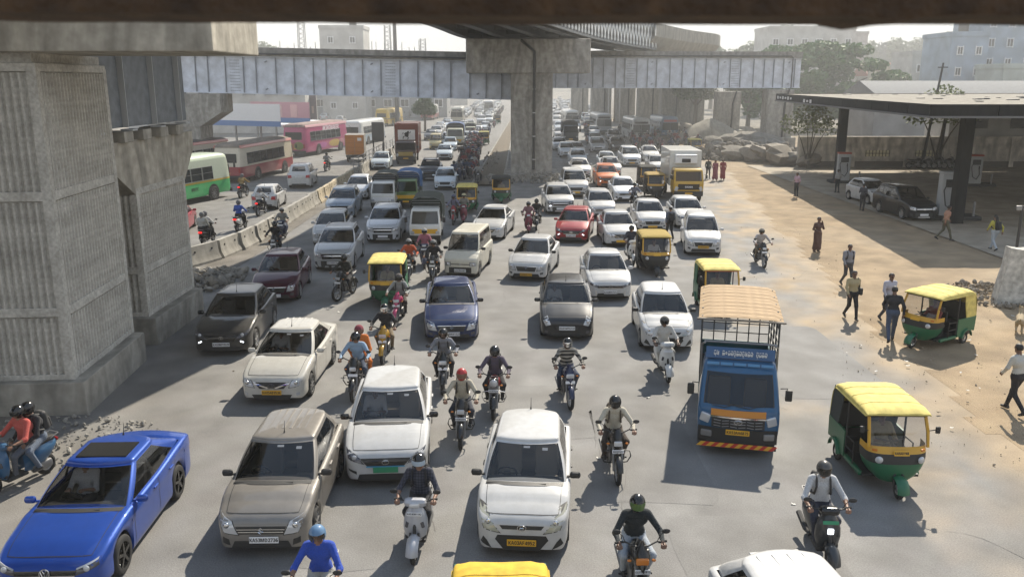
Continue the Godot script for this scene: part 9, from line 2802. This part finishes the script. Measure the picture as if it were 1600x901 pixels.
func make_walkers() -> void:
	var dark := cloth(0.022,0.022,0.026)
	var W := func(u: float,v: float,a: float,label: String,o: Dictionary,y := 0.02,s := 1.0) -> void:
		var p := gp(u,v,y)
		person(label,o,p,deg_to_rad(a),"",s)
	W.call(1323,447,8,"person in a grey top with dark straps walking on the sand",{"pose": "walk","top": cloth(0.24,0.24,0.26),"bottom": cloth(0.06,0.06,0.065),"pack": dark,"skin": 1})
	W.call(1329,498,4,"person in a pale yellow shirt carrying a shoulder bag",{"pose": "walk","top": cloth(0.42,0.35,0.20),"bottom": dark,"skin": 1})
	var bag := get_child(get_child_count() - 1)
	part(bag,"shoulder_bag",MB.new().rbox(v3(0.26,0.98,-0.02),v3(0.12,0.26,0.28),0.05).tube([v3(0.26,1.08,-0.05),v3(0.13,1.46,0.05),v3(0.10,1.44,-0.08),v3(0.26,1.08,-0.06)],0.018,5),M.dark)
	W.call(1386,503,10,"person in a pale lilac shirt with straps walking behind another",{"pose": "walk","top": cloth(0.48,0.46,0.52),"bottom": cloth(0.06,0.07,0.10),"skin": 1})
	W.call(1391,534,165,"person in a black top and jeans walking away beside the parked auto",{"pose": "stride","top": dark,"bottom": cloth(0.06,0.085,0.14),"skin": 1},0.02,1.04)
	W.call(1276,394,20,"person in a long brown robe holding a phone to the ear",{"pose": "stand_dress","top": cloth(0.10,0.055,0.045),"bottom": cloth(0.10,0.055,0.045),"skin": 1})
	W.call(1584,645,200,"person in a white shirt and black trousers walking off with a red bag",{"pose": "stride","top": cloth(0.50,0.49,0.44),"bottom": dark,"skin": 1},0.03,1.03)
	var rb := get_child(get_child_count() - 1)
	part(rb,"red_bag",MB.new().rbox(v3(-0.30,0.72,-0.15),v3(0.14,0.34,0.26),0.05),cloth(0.25,0.02,0.03))
	W.call(1244,307,-60,"person in a pink shirt standing at the shadow's edge",{"pose": "stand","top": cloth(0.46,0.30,0.36),"bottom": dark,"skin": 1},0.08)
	W.call(1308,301,200,"person in a white shirt facing the fuel pump island",{"pose": "stand","top": cloth(0.40,0.40,0.39),"bottom": dark,"skin": 1},0.08)
	W.call(1347,329,130,"person in a dark top leaning to the white hatchback at the pumps",{"pose": "phone","top": cloth(0.05,0.05,0.06),"bottom": dark,"skin": 1},0.08)
	W.call(1475,375,90,"person in orange and olive striding across the forecourt",{"pose": "stride","top": cloth(0.42,0.22,0.14),"bottom": cloth(0.12,0.11,0.07),"skin": 1},0.08,1.04)
	W.call(1552,391,190,"person in yellow with a black backpack and pale jeans walking away",{"pose": "stride","top": cloth(0.50,0.44,0.08),"bottom": cloth(0.40,0.44,0.48),"pack": dark,"gear": "long_hair"},0.06)
	W.call(1117,282,10,"person in a muted red dress walking behind the box lorry",{"pose": "walk_dress","top": cloth(0.26,0.06,0.08),"bottom": cloth(0.26,0.06,0.08),"gear": "long_hair"})
	W.call(1129,281,-5,"person in a deep red dress and dark trousers behind the box lorry",{"pose": "walk_dress","top": cloth(0.25,0.03,0.04),"bottom": dark,"gear": "long_hair"})
	W.call(1106,279,0,"person in dark green walking at the box lorry's side",{"pose": "walk","top": cloth(0.05,0.06,0.05),"bottom": dark,"skin": 1})
	W.call(1046,374,190,"person in a grey shirt with a dark backpack walking between taxis",{"pose": "walk","top": cloth(0.12,0.14,0.18),"bottom": dark,"pack": dark})
	for q in [[968,212,4],[976,211,-6]]: W.call(q[0],q[1],q[2],"person in black standing between the stopped buses",{"pose": "stand","top": dark,"bottom": dark,"skin": 1})
	for n in 2: get_child(get_child_count() - 1 - n).set_meta("group","people standing between the buses")
	# a tan dog at the right edge of the verge, only partly in the frame
	var at := gp(1592,521,0.03)
	var d := Flesh.new()
	d.bone(v3(0,0.50,0.22),v3(0,0.48,-0.28),0.125,0.10,0)
	d.bone(v3(0,0.47,0.18),v3(0,0.45,0.10),0.13,0.12,0)
	d.bone(v3(0,0.55,0.30),v3(0,0.70,0.46),0.075,0.065,0)
	d.bone(v3(0,0.73,0.50),v3(0,0.68,0.66),0.075,0.038,0)
	for s in [-1,1]:
		d.bone(v3(s*0.05,0.79,0.46),v3(s*0.065,0.86,0.43),0.025,0.012,0)
		d.bone(v3(s*0.07,0.42,0.22),v3(s*0.075,0.24,0.24),0.055,0.034,0)
		d.bone(v3(s*0.075,0.24,0.24),v3(s*0.075,0.04,0.23),0.032,0.024,0)
		d.bone(v3(s*0.075,0.03,0.23),v3(s*0.075,0.025,0.28),0.026,0.022,0)
		d.bone(v3(s*0.07,0.43,-0.26),v3(s*0.085,0.28,-0.20),0.075,0.042,0)
		d.bone(v3(s*0.085,0.28,-0.20),v3(s*0.08,0.17,-0.34),0.038,0.026,0)
		d.bone(v3(s*0.08,0.17,-0.34),v3(s*0.08,0.03,-0.32),0.025,0.022,0)
		d.bone(v3(s*0.08,0.03,-0.32),v3(s*0.08,0.025,-0.27),0.025,0.021,0)
	d.bone(v3(0,0.52,-0.36),v3(0,0.62,-0.56),0.028,0.014,0)
	var out := [[PackedVector3Array(),PackedVector3Array()]]
	d.net(0.016,0.010,out)
	var arr := []
	arr.resize(Mesh.ARRAY_MAX)
	arr[Mesh.ARRAY_VERTEX] = out[0][0]; arr[Mesh.ARRAY_NORMAL] = out[0][1]
	var dm := ArrayMesh.new()
	dm.add_surface_from_arrays(Mesh.PRIMITIVE_TRIANGLES,arr)
	var o := part(self,"dog",dm,cloth(0.38,0.30,0.19),Transform3D(Basis(Vector3.UP,2.6),at))
	tag(o,"tan dog standing on the litter by the gate wall","dog")
func _ready() -> void:
	make_textures()
	make_view()
	common_materials()
	M.bus_glass = mat("bus_glass",lin(0.015,0.02,0.022),0.08)
	M.auto_green = mat("auto_green",lin(0.015,0.11,0.05),0.35)
	M.auto_yellow = canvas("hood_pale_yellow",lin(0.70,0.58,0.17))
	M.auto_yellow_clean = canvas("hood_yellow",lin(0.64,0.42,0.03))
	M.auto_trim = mat("auto_trim",lin(0.50,0.27,0.02),0.4)
	M.auto_seat = mat("auto_seat",lin(0.02),0.6)
	make_ground()
	make_viaduct()
	make_buildings()
	make_station()
	make_trees()
	make_haze()
	make_barriers()
	make_buses()
	make_trucks()
	make_cars()
	make_autos()
	make_riders()
	make_walkers()
	make_rubble()
